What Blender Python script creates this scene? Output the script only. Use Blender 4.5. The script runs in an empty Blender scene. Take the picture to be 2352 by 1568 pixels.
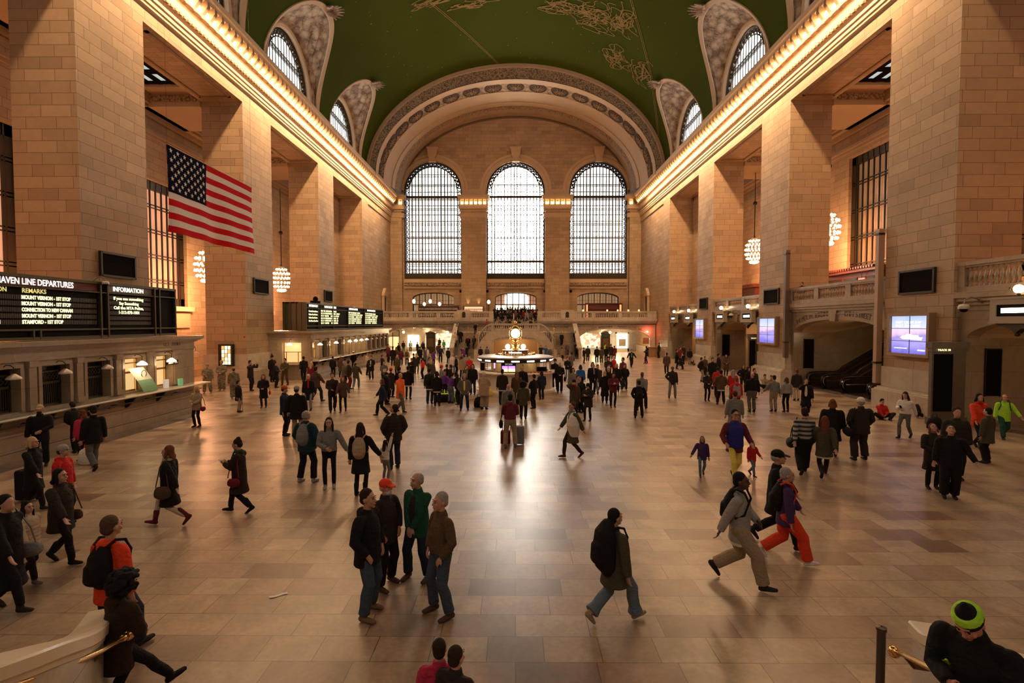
import bpy, bmesh, math, random
from mathutils import Vector, Matrix
R = random.Random(7)
SC = bpy.context.scene
COL = SC.collection
PI = math.pi

# ------------------------------------------------------------------ camera
H = 4.25
cam_d = bpy.data.cameras.new('camera'); cam = bpy.data.objects.new('camera', cam_d); COL.objects.link(cam)
cam_d.sensor_width = 36.0
cam_d.lens = 36.0 * 1180.0 / 2352.0
cam_d.clip_start = 0.05; cam_d.clip_end = 400
cam.location = (0, 0, H)
cam.rotation_euler = (PI/2 - math.atan(42/1180.0), 0, math.atan(8/1180.0))
SC.camera = cam

# ------------------------------------------------------------------ world, exposure
wd = bpy.data.worlds.new('overcast_sky'); SC.world = wd; wd.use_nodes = True
bg = wd.node_tree.nodes['Background']; bg.inputs[0].default_value = (0.75, 0.85, 1, 1); bg.inputs[1].default_value = 0.6
SC.view_settings.view_transform = 'Standard'
SC.view_settings.look = 'None'
SC.view_settings.gamma = 1.0
SC.view_settings.exposure = 0.08
SC.cycles.use_denoising = True
SC.cycles.max_bounces = 5
SC.cycles.diffuse_bounces = 3
SC.cycles.glossy_bounces = 3
SC.cycles.sample_clamp_indirect = 6.0
SC.cycles.caustics_reflective = False
SC.cycles.caustics_refractive = False

# ------------------------------------------------------------------ lamps of the hall (light strengths all here)
E_WINDOW = 4.5        # the west windows, backlit by the sky
E_WINDOW_MID = 38.0   # the middle one, with the sun behind it
E_LUNETTE = 5.0
E_EAST = 0.75
E_BULB = 42.0
WARM = (1.0, 0.56, 0.24)
def lamp(name, kind, loc, power, color=WARM, **kw):
    d = bpy.data.lights.new(name, kind); d.energy = power; d.color = color
    for k, v in kw.items(): setattr(d, k, v)
    o = bpy.data.objects.new(name, d); COL.objects.link(o); o.location = loc
    return o
# the rows of cornice lamps wash the frieze, the vault and the floor below
for s in (-1, 1):
    for y in (6, 18, 30, 42, 54, 66):
        l = lamp('cornice_light', 'AREA', (s*16.9, y, 22.0), {6: 300, 18: 800, 30: 1150}.get(y, 1350)*(0.45 if s > 0 and y < 30 else 1), (1.0, 0.63, 0.34), specular_factor=0.12, shape='RECTANGLE', size=11.5, size_y=0.25)
        l.rotation_euler = (0, -s*math.radians(20), 0)
        l.data.size, l.data.size_y = 0.25, 11.5
# chandeliers and uplights of the side aisles
for s, z in ((-1, 8.6), (1, 11.4)):
    for y in (12.0, 25.4, 38.8, 51.2):
        lamp('chandelier_light', 'POINT', (s*23.4, y, z-2.2), 700 if y < 26 else 1300, (1.0, 0.42, 0.19), shadow_soft_size=0.6)
# ceiling lights of the passages under the terrace and balconies
for x in (-11.5, -14.5, 11.5, 14.5):
    lamp('passage_light', 'POINT', (x, 73.5, 3.0), 380, (1.0, 0.72, 0.38), shadow_soft_size=0.3)
for y in (17.5, 30.8, 44.2, 57.7):
    lamp('gate_light', 'POINT', (21.3, y, 3.3), 45, (1.0, 0.66, 0.32), shadow_soft_size=0.2)
lamp('arch_light', 'POINT', (0, 64.5, 1.9), 130, (1.0, 0.62, 0.3), shadow_soft_size=0.2)

# ------------------------------------------------------------------ materials
MATS = {}
def nodes(m):
    m.use_nodes = True
    return m.node_tree.nodes, m.node_tree.links
def plain(name, col, rough=0.6, metal=0.0, spec=0.5, emit=None, es=0.0, noise=0.0, nscale=8.0, bump=0.0, coat=0.0):
    if name in MATS: return MATS[name]
    m = bpy.data.materials.new(name); n, l = nodes(m); b = n['Principled BSDF']
    b.inputs['Base Color'].default_value = (*col, 1); b.inputs['Roughness'].default_value = rough
    b.inputs['Metallic'].default_value = metal; b.inputs['Specular IOR Level'].default_value = spec
    b.inputs['Coat Weight'].default_value = coat
    if emit: b.inputs['Emission Color'].default_value = (*emit, 1); b.inputs['Emission Strength'].default_value = es
    if noise or bump:
        tc = n.new('ShaderNodeTexCoord'); t = n.new('ShaderNodeTexNoise'); t.inputs['Scale'].default_value = nscale
        t.inputs['Detail'].default_value = 4; l.new(tc.outputs['Object'], t.inputs['Vector'])
        if noise:
            mx = n.new('ShaderNodeMix'); mx.data_type = 'RGBA'
            mx.inputs['A'].default_value = (*[c*(1-noise) for c in col], 1); mx.inputs['B'].default_value = (*[min(1, c*(1+noise)) for c in col], 1)
            l.new(t.outputs['Fac'], mx.inputs['Factor']); l.new(mx.outputs['Result'], b.inputs['Base Color'])
        if bump:
            bp = n.new('ShaderNodeBump'); bp.inputs['Strength'].default_value = bump; bp.inputs['Distance'].default_value = 0.02
            l.new(t.outputs['Fac'], bp.inputs['Height']); l.new(bp.outputs['Normal'], b.inputs['Normal'])
    MATS[name] = m
    return m

def ramp(n, stops):
    r = n.new('ShaderNodeValToRGB'); e = r.color_ramp.elements
    while len(e) < len(stops): e.new(0.5)
    for i, (p, c) in enumerate(stops): e[i].position = p; e[i].color = (*c, 1)
    return r
def blocks(name, stops, w, h, mortar, rough, mcol, vein=0.25, spec=0.5, offset=0.5, vs=1.0, bump=0.25, rotate=False):
    """stone blocks or slabs laid in courses, every one of its own tone, on metric UVs"""
    m = bpy.data.materials.new(name); n, l = nodes(m); b = n['Principled BSDF']
    tc = n.new('ShaderNodeTexCoord'); mp = n.new('ShaderNodeMapping'); l.new(tc.outputs['UV'], mp.inputs['Vector'])
    br = n.new('ShaderNodeTexBrick'); l.new(mp.outputs['Vector'], br.inputs['Vector'])
    br.inputs['Color1'].default_value = (0, 0, 0, 1); br.inputs['Color2'].default_value = (1, 1, 1, 1)
    br.inputs['Mortar'].default_value = (0.5, 0.5, 0.5, 1)
    br.inputs['Scale'].default_value = 1.0; br.inputs['Mortar Size'].default_value = mortar
    br.inputs['Brick Width'].default_value = w; br.inputs['Row Height'].default_value = h
    br.inputs['Mortar Smooth'].default_value = 0.2; br.offset = offset; br.offset_frequency = 2; br.squash = 0.72; br.squash_frequency = 3
    rp = ramp(n, stops); l.new(br.outputs['Color'], rp.inputs['Fac'])
    t = n.new('ShaderNodeTexNoise'); t.inputs['Scale'].default_value = vs; t.inputs['Detail'].default_value = 8; t.inputs['Distortion'].default_value = 1.2
    l.new(mp.outputs['Vector'], t.inputs['Vector'])
    t2 = n.new('ShaderNodeTexNoise'); t2.inputs['Scale'].default_value = vs*14; t2.inputs['Detail'].default_value = 3
    l.new(mp.outputs['Vector'], t2.inputs['Vector'])
    r2 = ramp(n, [(0.3, (1-vein, 1-vein, 1-vein)), (0.7, (1+0, 1, 1))]); l.new(t.outputs['Fac'], r2.inputs['Fac'])
    r3 = ramp(n, [(0.3, (1-vein*0.5,)*3), (0.7, (1, 1, 1))]); l.new(t2.outputs['Fac'], r3.inputs['Fac'])
    mu = n.new('ShaderNodeMix'); mu.data_type = 'RGBA'; mu.blend_type = 'MULTIPLY'; mu.inputs['Factor'].default_value = 1
    l.new(rp.outputs['Color'], mu.inputs['A']); l.new(r2.outputs['Color'], mu.inputs['B'])
    mv = n.new('ShaderNodeMix'); mv.data_type = 'RGBA'; mv.blend_type = 'MULTIPLY'; mv.inputs['Factor'].default_value = 1
    l.new(mu.outputs['Result'], mv.inputs['A']); l.new(r3.outputs['Color'], mv.inputs['B'])
    mm = n.new('ShaderNodeMix'); mm.data_type = 'RGBA'; mm.inputs['B'].default_value = (*mcol, 1)
    l.new(br.outputs['Fac'], mm.inputs['Factor']); l.new(mv.outputs['Result'], mm.inputs['A'])
    l.new(mm.outputs['Result'], b.inputs['Base Color'])
    b.inputs['Roughness'].default_value = rough; b.inputs['Specular IOR Level'].default_value = spec
    if bump:
        bp = n.new('ShaderNodeBump'); bp.inputs['Strength'].default_value = bump; bp.inputs['Distance'].default_value = 0.01; bp.invert = True
        l.new(br.outputs['Fac'], bp.inputs['Height']); l.new(bp.outputs['Normal'], b.inputs['Normal'])
    MATS[name] = m
    return m
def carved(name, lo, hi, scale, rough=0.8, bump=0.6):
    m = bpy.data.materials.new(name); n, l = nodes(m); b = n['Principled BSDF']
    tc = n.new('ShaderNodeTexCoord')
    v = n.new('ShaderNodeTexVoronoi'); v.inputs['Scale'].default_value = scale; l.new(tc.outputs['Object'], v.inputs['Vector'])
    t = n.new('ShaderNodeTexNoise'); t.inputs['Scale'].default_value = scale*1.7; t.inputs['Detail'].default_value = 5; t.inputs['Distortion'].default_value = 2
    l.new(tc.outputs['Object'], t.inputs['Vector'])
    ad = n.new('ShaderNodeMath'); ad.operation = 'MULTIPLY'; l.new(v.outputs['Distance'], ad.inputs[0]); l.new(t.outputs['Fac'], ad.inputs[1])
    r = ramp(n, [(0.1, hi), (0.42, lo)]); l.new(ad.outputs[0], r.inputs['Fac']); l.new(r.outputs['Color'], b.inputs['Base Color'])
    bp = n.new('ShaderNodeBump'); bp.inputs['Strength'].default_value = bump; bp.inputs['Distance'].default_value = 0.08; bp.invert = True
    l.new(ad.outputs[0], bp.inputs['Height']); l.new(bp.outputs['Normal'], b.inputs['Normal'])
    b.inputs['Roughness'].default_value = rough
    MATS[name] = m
    return m

MARBLE2 = blocks('dim_marble', [(0.0, (0.38, 0.285, 0.19)), (1.0, (0.45, 0.34, 0.235))], 2.4, 1.1, 0.006, 0.25, (0.2, 0.13, 0.09), vein=0.22, vs=1.5, bump=0.05)  # polished marble copied darker; dimmer light of bays and counters put into colour
STONE = blocks('caen_stone', [(0.0, (0.37, 0.245, 0.14)), (0.15, (0.43, 0.29, 0.17)), (0.8, (0.48, 0.325, 0.19)), (1.0, (0.52, 0.36, 0.215))],
               1.3, 0.5, 0.012, 0.7, (0.17, 0.105, 0.06), vein=0.16, vs=0.3)
FLOORM = blocks('marble_floor', [(0.0, (0.25, 0.15, 0.10)), (0.1, (0.37, 0.24, 0.17)), (0.35, (0.49, 0.35, 0.24)), (0.6, (0.54, 0.41, 0.275)), (0.78, (0.42, 0.275, 0.20)), (1.0, (0.64, 0.51, 0.35))],
                1.02, 0.525, 0.006, 0.33, (0.10, 0.065, 0.045), vein=0.45, spec=0.62, vs=0.9, bump=0.08)
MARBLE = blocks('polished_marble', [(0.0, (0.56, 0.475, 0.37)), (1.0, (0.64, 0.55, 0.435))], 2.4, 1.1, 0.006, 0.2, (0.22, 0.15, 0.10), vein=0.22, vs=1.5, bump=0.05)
PLAIN = plain('smooth_stone', (0.52, 0.36, 0.22), 0.7, noise=0.12, nscale=0.7)
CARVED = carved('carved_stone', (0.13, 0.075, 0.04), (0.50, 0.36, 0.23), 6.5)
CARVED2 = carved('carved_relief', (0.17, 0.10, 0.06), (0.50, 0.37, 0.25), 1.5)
BRONZE = plain('dark_bronze', (0.045, 0.032, 0.018), 0.45, metal=0.6)
BRONZE2 = plain('olive_bronze', (0.085, 0.075, 0.04), 0.4, metal=0.55)
BRASS = plain('brass', (0.85, 0.55, 0.22), 0.22, metal=1.0)
GOLD = plain('gold_leaf', (0.62, 0.42, 0.15), 0.5, noise=0.2)
PGOLD = plain('painted_gold', (0.27, 0.19, 0.07), 0.8, spec=0.1, noise=0.3)
BLACKM = plain('black_panel', (0.010, 0.007, 0.006), 0.85, spec=0.04)
GREENV = plain('green_vault_paint', (0.052, 0.070, 0.010), 0.9, spec=0.03, noise=0.22, nscale=0.16)
WOOD = plain('mahogany', (0.085, 0.02, 0.009), 0.35, noise=0.3, nscale=3)
OAK = plain('oak', (0.33, 0.17, 0.07), 0.45, noise=0.25, nscale=6)
STEEL = plain('brushed_steel', (0.5, 0.47, 0.42), 0.28, metal=1.0)
WHITE = plain('white_paint', (0.75, 0.72, 0.66), 0.5)
STAIRM = plain('stair_stone', (0.50, 0.41, 0.31), 0.4, noise=0.2, nscale=2)
def emis(name, col, s): return plain(name, tuple(c*0.5 for c in col), 0.5, emit=col, es=s)
G_WIN = emis('window_daylight', (1.0, 0.94, 0.86), E_WINDOW)
G_MID = emis('window_sunlit', (1.0, 0.92, 0.80), E_WINDOW_MID)
G_LUN = emis('lunette_daylight', (0.95, 0.98, 1.0), E_LUNETTE)
G_EAST = emis('east_daylight', (1.0, 0.95, 0.88), E_EAST)
G_BULB = emis('lamp_glow', (1.0, 0.66, 0.30), E_BULB)
G_SIGN = emis('sign_white', (1.0, 0.97, 0.9), 6.0)
G_TEXT = emis('board_text', (1.0, 0.95, 0.5), 1.6)
G_SKY = emis('skylight_pane', (0.72, 0.85, 0.8), 0.55)
G_WARMP = emis('warm_lit_room', (1.0, 0.62, 0.28), 1.2)
G_SHOP = emis('shop_light', (1.0, 0.86, 0.62), 4.0)
G_GLOBE = emis('globe_glow', (1.0, 0.72, 0.40), 14.0)
G_SHADE = emis('lit_glass_shade', (1.0, 0.72, 0.42), 7.0)
G_AISLE = emis('aisle_window', (1.0, 0.46, 0.25), 0.62)

# ------------------------------------------------------------------ mesh builder
class MB:
    def __init__(s): s.v = []; s.f = []
    def q(s, pts):
        i = len(s.v); s.v += [tuple(p) for p in pts]; s.f.append(tuple(range(i, i+len(pts)))); return s
    def grid(s, rows, close=False):
        """rows of equal length joined into quads"""
        i0 = len(s.v); n = len(rows[0])
        for r in rows: s.v += [tuple(p) for p in r]
        for a in range(len(rows)-1):
            for b in range(n if close else n-1):
                c = (b+1) % n
                s.f.append((i0+a*n+b, i0+a*n+c, i0+(a+1)*n+c, i0+(a+1)*n+b))
        return s
    def box(s, x0, y0, z0, x1, y1, z1):
        i = len(s.v)
        s.v += [(x, y, z) for z in (z0, z1) for y in (y0, y1) for x in (x0, x1)]
        s.f += [(i, i+2, i+3, i+1), (i+4, i+5, i+7, i+6), (i, i+1, i+5, i+4), (i+2, i+6, i+7, i+3), (i, i+4, i+6, i+2), (i+1, i+3, i+7, i+5)]
        return s
    def prism(s, poly, fn, a, b):
        """2D polygon extruded between depths a and b, placed by fn(u, v, d)"""
        i = len(s.v); n = len(poly)
        s.v += [fn(u, v, a) for u, v in poly] + [fn(u, v, b) for u, v in poly]
        s.f.append(tuple(range(i, i+n))); s.f.append(tuple(range(i+2*n-1, i+n-1, -1)))
        for k in range(n): s.f.append((i+k, i+n+k, i+n+(k+1) % n, i+(k+1) % n))
        return s
    def lathe(s, prof, c=(0, 0, 0), n=16, a0=0, a1=2*PI, sx=1, sy=1):
        full = abs(a1-a0-2*PI) < 1e-6
        m = n if full else n+1
        rows = [[(c[0]+r*sx*math.cos(a0+(a1-a0)*k/n), c[1]+r*sy*math.sin(a0+(a1-a0)*k/n), c[2]+z) for k in range(m)] for r, z in prof]
        return s.grid(rows, close=full)
    def tube(s, pts, r, n=8, cap=True):
        P = [Vector(p) for p in pts]; rows = []
        rr = r if isinstance(r, (list, tuple)) else [r]*len(P)
        up = Vector((0, 0, 1))
        for i, p in enumerate(P):
            t = (P[min(i+1, len(P)-1)]-P[max(i-1, 0)]).normalized()
            a = t.cross(up)
            if a.length < 0.05: a = t.cross(Vector((0, 1, 0)))
            a.normalize(); b = t.cross(a).normalized()
            rows.append([p+(a*math.cos(2*PI*k/n)+b*math.sin(2*PI*k/n))*rr[i] for k in range(n)])
        i0 = len(s.v); s.grid(rows, close=True)
        if cap:
            s.f.append(tuple(range(i0, i0+n))); e = i0+(len(P)-1)*n; s.f.append(tuple(range(e+n-1, e-1, -1)))
        return s
    def ball(s, c, r, n=10, m=7, sx=1, sy=1, sz=1):
        rows = []
        for j in range(m+1):
            th = PI*j/m
            rows.append([(c[0]+sx*r*math.sin(th)*math.cos(2*PI*k/n), c[1]+sy*r*math.sin(th)*math.sin(2*PI*k/n), c[2]+sz*r*math.cos(th)) for k in range(n)])
        return s.grid(rows, close=True)
    def mesh(s, name, smooth=False, uv=True):
        me = bpy.data.meshes.new(name); me.from_pydata(s.v, [], s.f); me.validate()
        if smooth:
            for p in me.polygons: p.use_smooth = True
        if uv:
            u = me.uv_layers.new(name='UV').data; V = me.vertices
            for p in me.polygons:
                nx, ny, nz = map(abs, p.normal)
                for li in p.loop_indices:
                    c = V[me.loops[li].vertex_index].co
                    if nz > nx and nz > ny: u[li].uv = (c.x, c.y)
                    elif nx > ny: u[li].uv = (c.y, c.z)
                    else: u[li].uv = (c.x, c.z)
        return me
    def build(s, name, mat, parent=None, smooth=False, fix=True, uv=True):
        me = s.mesh(name, smooth, uv)
        if fix:
            bm = bmesh.new(); bm.from_mesh(me); bmesh.ops.remove_doubles(bm, verts=bm.verts, dist=1e-5)
            bmesh.ops.recalc_face_normals(bm, faces=bm.faces); bm.to_mesh(me); bm.free()
        me.materials.append(mat)
        o = bpy.data.objects.new(name, me); COL.objects.link(o)
        if parent: o.parent = parent; o.matrix_parent_inverse = parent_inv(parent)
        return o
def world_of(p):
    m = p.matrix_parent_inverse @ Matrix.Translation(p.location) @ p.rotation_euler.to_matrix().to_4x4()
    return world_of(p.parent) @ m if p.parent else Matrix.Translation(p.location) @ p.rotation_euler.to_matrix().to_4x4()
def parent_inv(p): return world_of(p).inverted()
def tag(o, label, cat, group=None):
    o['label'] = label; o['category'] = cat
    if group: o['group'] = group
    return o
def struct(o): o['kind'] = 'structure'; return o
def empty(name, loc=(0, 0, 0), rz=0):
    o = bpy.data.objects.new(name, None); COL.objects.link(o); o.location = loc; o.rotation_euler = (0, 0, rz); o.empty_display_size = 0.2
    return o
def copy_tree(o, parent=None):
    c = o.copy(); COL.objects.link(c)
    if parent: c.parent = parent
    for ch in o.children: copy_tree(ch, c)
    return c
def text_mesh(s, size, mat, name, parent, loc, rot, extrude=0.004, align='LEFT', sx=1.0, font_bold=0.0):
    cu = bpy.data.curves.new(name, 'FONT'); cu.body = s; cu.size = size; cu.extrude = extrude; cu.align_x = align; cu.align_y = 'CENTER'; cu.offset = font_bold; cu.resolution_u = 3
    t = bpy.data.objects.new('tmp', cu); COL.objects.link(t)
    me = bpy.data.meshes.new_from_object(t.evaluated_get(bpy.context.evaluated_depsgraph_get()))
    bpy.data.objects.remove(t); bpy.data.curves.remove(cu)
    M = Matrix.Translation(loc) @ rot.to_4x4() @ Matrix.Diagonal((sx, 1, 1, 1)); me.transform(M)
    me.name = name; me.materials.clear(); me.materials.append(mat)
    o = bpy.data.objects.new(name, me); COL.objects.link(o)
    if parent: o.parent = parent; o.matrix_parent_inverse = parent_inv(parent)
    return o
def facing(dirx, diry):
    """rotation for lettering whose front looks along (dirx, diry)"""
    z = Vector((dirx, diry, 0)).normalized(); y = Vector((0, 0, 1)); x = y.cross(z)
    return Matrix((x, y, z)).transposed()
EAST = facing(0, -1); FROM_LEFT = facing(1, 0); FROM_RIGHT = facing(-1, 0)
def arch_wall(mb, fn, u0, u1, z0, z1, ops, d0, d1, n=24, reveal=True):
    """wall pierced by openings (uc, half width, z bottom, z spring, rise); fn(u, z, depth) places it"""
    cuts = {u0, u1}
    for uc, h, zb, zs, ri in ops:
        for k in range(n+1): cuts.add(round(uc-h*math.cos(PI*k/n), 5))
    cuts = sorted(c for c in cuts if u0-1e-6 <= c <= u1+1e-6)
    def top(o, u):
        uc, h, zb, zs, ri = o; t = 1-((u-uc)/h)**2
        return zs+ri*math.sqrt(max(0, t))
    for a, b in zip(cuts, cuts[1:]):
        if b-a < 1e-5: continue
        m = (a+b)/2
        hit = sorted([o for o in ops if abs(m-o[0]) < o[1]], key=lambda o: o[2])
        za, zb_ = z0, z0
        for o in hit:
            if o[2] > max(za, zb_)+1e-4:
                for d in (d0, d1): mb.q([fn(a, za, d), fn(b, zb_, d), fn(b, o[2], d), fn(a, o[2], d)])
            if reveal: mb.q([fn(a, top(o, a), d0), fn(b, top(o, b), d0), fn(b, top(o, b), d1), fn(a, top(o, a), d1)])
            if reveal and o[2] > z0+1e-3: mb.q([fn(a, o[2], d0), fn(b, o[2], d0), fn(b, o[2], d1), fn(a, o[2], d1)])
            za, zb_ = top(o, a), top(o, b)
        for d in (d0, d1): mb.q([fn(a, za, d), fn(b, zb_, d), fn(b, z1, d), fn(a, z1, d)])
    if reveal:
        for uc, h, zb, zs, ri in ops:
            for u in (uc-h, uc+h):
                mb.q([fn(u, zb, d0), fn(u, zs, d0), fn(u, zs, d1), fn(u, zb, d1)])
    return mb
BALU = [(0.075, 0), (0.075, 0.06), (0.045, 0.1), (0.05, 0.16), (0.085, 0.26), (0.088, 0.34), (0.06, 0.46), (0.035, 0.56), (0.04, 0.6), (0.075, 0.64), (0.075, 0.7)]

# ================================================================== THE HALL
W = 18.6; WI = 21.4; YW = 77.9; XO = 25.5
# floor with its dark and light slabs
struct(MB().q([(-31, -8, 0), (31, -8, 0), (31, 95, 0), (-31, 95, 0)]).build('floor', FLOORM))
PER = 13.4
PIERS = [(8.6+PER*k, 12.65+PER*k) for k in range(-1, 4)]        # the last one visible spans 48.8-52.9
for s, side in ((-1, 'left'), (1, 'right')):
    mb = MB()
    for a, b in PIERS:
        mb.box(min(s*W, s*WI), a, 0, max(s*W, s*WI), b, 19.3)
    # last pier runs on as solid wall to the west wall
    mb.box(min(s*W, s*WI), 62.6, 0, max(s*W, s*WI), 65.3, 19.3)
    mb.box(min(s*(W+0.12), s*WI), 65.3, 0, max(s*(W+0.12), s*WI), YW+0.6, 19.3)
    # lintels and the wall above
    mb.box(min(s*W, s*WI), -8, 19.3, max(s*W, s*WI), YW+0.5, 23.0)
    # stone behind the camera
    mb.box(min(s*W, s*WI), -8, 0, max(s*W, s*WI), -4.8, 19.3)
    struct(mb.build('wall_'+side, STONE))
    # shallow sunk panel moulding on each soffit
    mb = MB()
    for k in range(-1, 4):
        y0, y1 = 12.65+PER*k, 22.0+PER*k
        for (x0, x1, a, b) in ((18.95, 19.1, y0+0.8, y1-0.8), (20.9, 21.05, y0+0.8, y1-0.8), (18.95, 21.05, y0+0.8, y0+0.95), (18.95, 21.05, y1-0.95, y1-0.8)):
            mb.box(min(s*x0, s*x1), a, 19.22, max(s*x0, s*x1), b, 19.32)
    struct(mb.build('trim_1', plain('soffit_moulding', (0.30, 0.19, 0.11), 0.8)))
    # plinths of the piers and the base course
    mb = MB()
    for a, b in PIERS+[(62.6, 66.0)]:
        for x1, z0, z1, g in ((18.15, 0, 0.95, .18), (18.25, 0.95, 1.02, .12), (18.35, 1.02, 1.1, .08), (18.52, 1.1, 2.1, .03)):
            mb.box(min(s*x1, s*(WI+0.2)), a-g, z0, max(s*x1, s*(WI+0.2)), b+g, z1)
    mb.box(min(s*18.3, s*18.9), 66, 0, max(s*18.3, s*18.9), YW, 1.0)
    struct(mb.build('baseboard_'+side, MARBLE))
    # ---- entablature: architrave mouldings, dentils, frieze, lamp niche, crown
    prof = [(18.6, 20.05), (18.45, 20.12), (18.45, 20.25), (18.38, 20.3), (18.38, 20.48), (18.3, 20.55), (18.3, 20.72), (18.42, 20.8), (18.22, 20.95), (18.16, 21.05),
            (18.3, 21.12), (18.3, 21.62), (18.2, 21.7), (17.95, 21.75), (17.92, 21.95), (18.25, 22.0), (18.25, 22.55), (17.85, 22.6), (17.75, 22.66), (17.72, 22.85), (17.6, 22.92), (17.55, 23.15), (19.3, 23.2), (19.3, 20.0)]
    rows = [[(s*x, y, z) for x, z in prof] for y in (-8, YW)]
    mb = MB().grid(rows)
    for y, x0 in ((48.8+13.8, 0.1), (65.3, 0.0)):
        pass
    struct(mb.build('trim_2', PLAIN))
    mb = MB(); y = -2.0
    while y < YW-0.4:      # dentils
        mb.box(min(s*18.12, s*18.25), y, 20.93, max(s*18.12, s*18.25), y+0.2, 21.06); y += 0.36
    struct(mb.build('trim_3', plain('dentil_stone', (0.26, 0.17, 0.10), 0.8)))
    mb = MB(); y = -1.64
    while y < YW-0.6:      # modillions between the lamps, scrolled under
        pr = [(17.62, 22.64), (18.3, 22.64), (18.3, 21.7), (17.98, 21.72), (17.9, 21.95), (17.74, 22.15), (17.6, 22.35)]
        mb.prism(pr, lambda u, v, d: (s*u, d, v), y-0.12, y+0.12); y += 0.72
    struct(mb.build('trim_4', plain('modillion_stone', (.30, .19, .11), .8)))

# side aisles: outer walls, their windows, ceilings with skylights
for s, side in ((-1, 'left'), (1, 'right')):
    zf = 0.0 if s < 0 else 5.0
    zb, zt = (5.5, 14.3) if s < 0 else (6.6, 16.8)
    wins = [(18.4+PER*k+4.0+0.0, 4.1, zb, zt, 0.001) for k in range(-1, 4)]
    mb = MB()
    arch_wall(mb, lambda u, z, d: (s*d, u, z), -8, 79, 0, 20.5, wins+([(30.72, 4.35, 0, 5.2, .001)] if s > 0 else []), XO, XO+0.9, n=2)
    struct(mb.build('wall_aisle_'+side, STONE))
    struct(MB().box(min(s*WI, s*XO), 60, 0, max(s*WI, s*XO), 62.7, 20.5).build('wall_aisle_end_'+side, STONE))
    struct(MB().box(min(s*WI, s*XO), -8, 0, max(s*WI, s*XO), -7.6, 20.5).build('wall_aisle_east_'+side, STONE))
    # beams across the aisle beside every pier, with an ornamented flank
    mb = MB()
    for a, b in PIERS+[(62.6, 65.3)]:
        mb.box(min(s*WI, s*XO), a-0.2, 18.9, max(s*WI, s*XO), b+0.2, 20.6)
    struct(mb.build('ceiling_beam_'+side, PLAIN))
    mb = MB()
    for a, b in PIERS:
        mb.box(min(s*(WI+0.2), s*(XO-0.2)), a-0.28, 19.25, max(s*(WI+0.2), s*(XO-0.2)), a-0.2, 19.65)
    struct(mb.build('trim_5', CARVED))
    mb = MB()
    for k in range(-1, 4):
        y0, y1 = 12.8+PER*k, 21.9+PER*k
        sk0, sk1 = y0+0.4+0.2, y1-1.0
        for (xa, xb, ya, yb) in ((WI, 21.75, y0, y1+4.6), (25.1, XO, y0, y1+4.6), (WI, XO, y0, sk0), (WI, XO, sk1, y1)):
            mb.box(min(s*xa, s*xb), ya, 19.8, max(s*xa, s*xb), yb, 20.5)
    struct(mb.build('ceiling_aisle_'+side, PLAIN))
    mb = MB()               # crown moulding along the outer wall
    for x, z0, z1 in ((25.35, 17.2, 17.4), (25.2, 17.4, 17.6), (24.9, 18.9, 19.1), (24.7, 19.1, 19.8), (25.3, 18.5, 18.9)):
        mb.box(min(s*x, s*XO), -8, z0, max(s*x, s*XO), 60, z1)
    struct(mb.build('trim_6', plain('aisle_moulding', (0.36, 0.24, 0.14), 0.8, noise=0.2)))
    n = 1
    for k in range(-1, 4):
        y0, y1 = 13.4+PER*k, 20.9+PER*k
        root = empty('skylight', (s*23.4, (y0+y1)/2, 20.2)); root.name = 'window_%d' % (20+n+(5 if s > 0 else 0)); n += 1; struct(root)
        m2 = MB()
        for i in range(6):
            yy = y0+(y1-y0)*i/5; m2.box(s*23.4-1.7, yy-0.16, 20.0, s*23.4+1.7, yy+0.16, 20.15)
        for i in range(5):
            xx = s*23.4-1.7+3.4*i/4; m2.box(xx-0.13, y0, 19.98, xx+0.13, y1, 20.16)
        m2.build('glazing_bars', BLACKM, root)
        MB().q([(s*23.4-1.7, y0, 20.2), (s*23.4+1.7, y0, 20.2), (s*23.4+1.7, y1, 20.2), (s*23.4-1.7, y1, 20.2)]).build('pane', G_SKY, root)
    # tall bronze windows of the outer wall
    n = 1
    for (yc, h, b, t, _) in wins:
        root = empty('window_%d' % (30+n+(6 if s > 0 else 0)), (s*XO, yc, b)); n += 1; struct(root)
        m2 = MB(); X = s*(XO+0.25)
        m2.box(min(X, X+s*.25), yc-h, b, max(X, X+s*.25), yc-h+0.45, t); m2.box(min(X, X+s*.25), yc+h-0.45, b, max(X, X+s*.25), yc+h, t)
        m2.box(min(X, X+s*.25), yc-h, t-0.6, max(X, X+s*.25), yc+h, t); m2.box(min(X, X+s*.25), yc-h, b, max(X, X+s*.25), yc+h, b+0.6)
        m2.build('frame', BRONZE, root)
        m3 = MB()
        for i in range(1, 14):
            yy = yc-h+2*h*i/14; m3.box(min(X, X+s*.1), yy-0.04, b, max(X, X+s*.1), yy+0.04, t)
        for zz in ([b+(t-b)*i/5 for i in range(1, 5)]):
            for dz in (-0.1, 0.1): m3.box(min(X, X+s*.16), yc-h, zz+dz-0.03, max(X, X+s*.16), yc+h, zz+dz+0.03)
        m3.build('glazing_bars', BRONZE, root)
        mm = G_AISLE if s < 0 else plain('aisle_glass_dim', (0.22, 0.13, 0.07), 0.2, noise=.5, nscale=1.2, emit=(1.0, 0.5, 0.22), es=0.16)
        MB().q([(s*(XO+0.6), yc-h, b), (s*(XO+0.6), yc+h, b), (s*(XO+0.6), yc+h, t), (s*(XO+0.6), yc-h, t)]).build('pane', mm, root)
        if s < 0:
            struct(MB().box(-XO-0.1, yc-h-0.3, b-0.35, -XO+0.35, yc+h+0.3, b).build('trim_7', PLAIN))
            struct(MB().box(-XO-0.1, yc-h-0.1, b-1.6, -XO+0.12, yc+h+0.1, b-0.5).build('trim_8', PLAIN))
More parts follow.
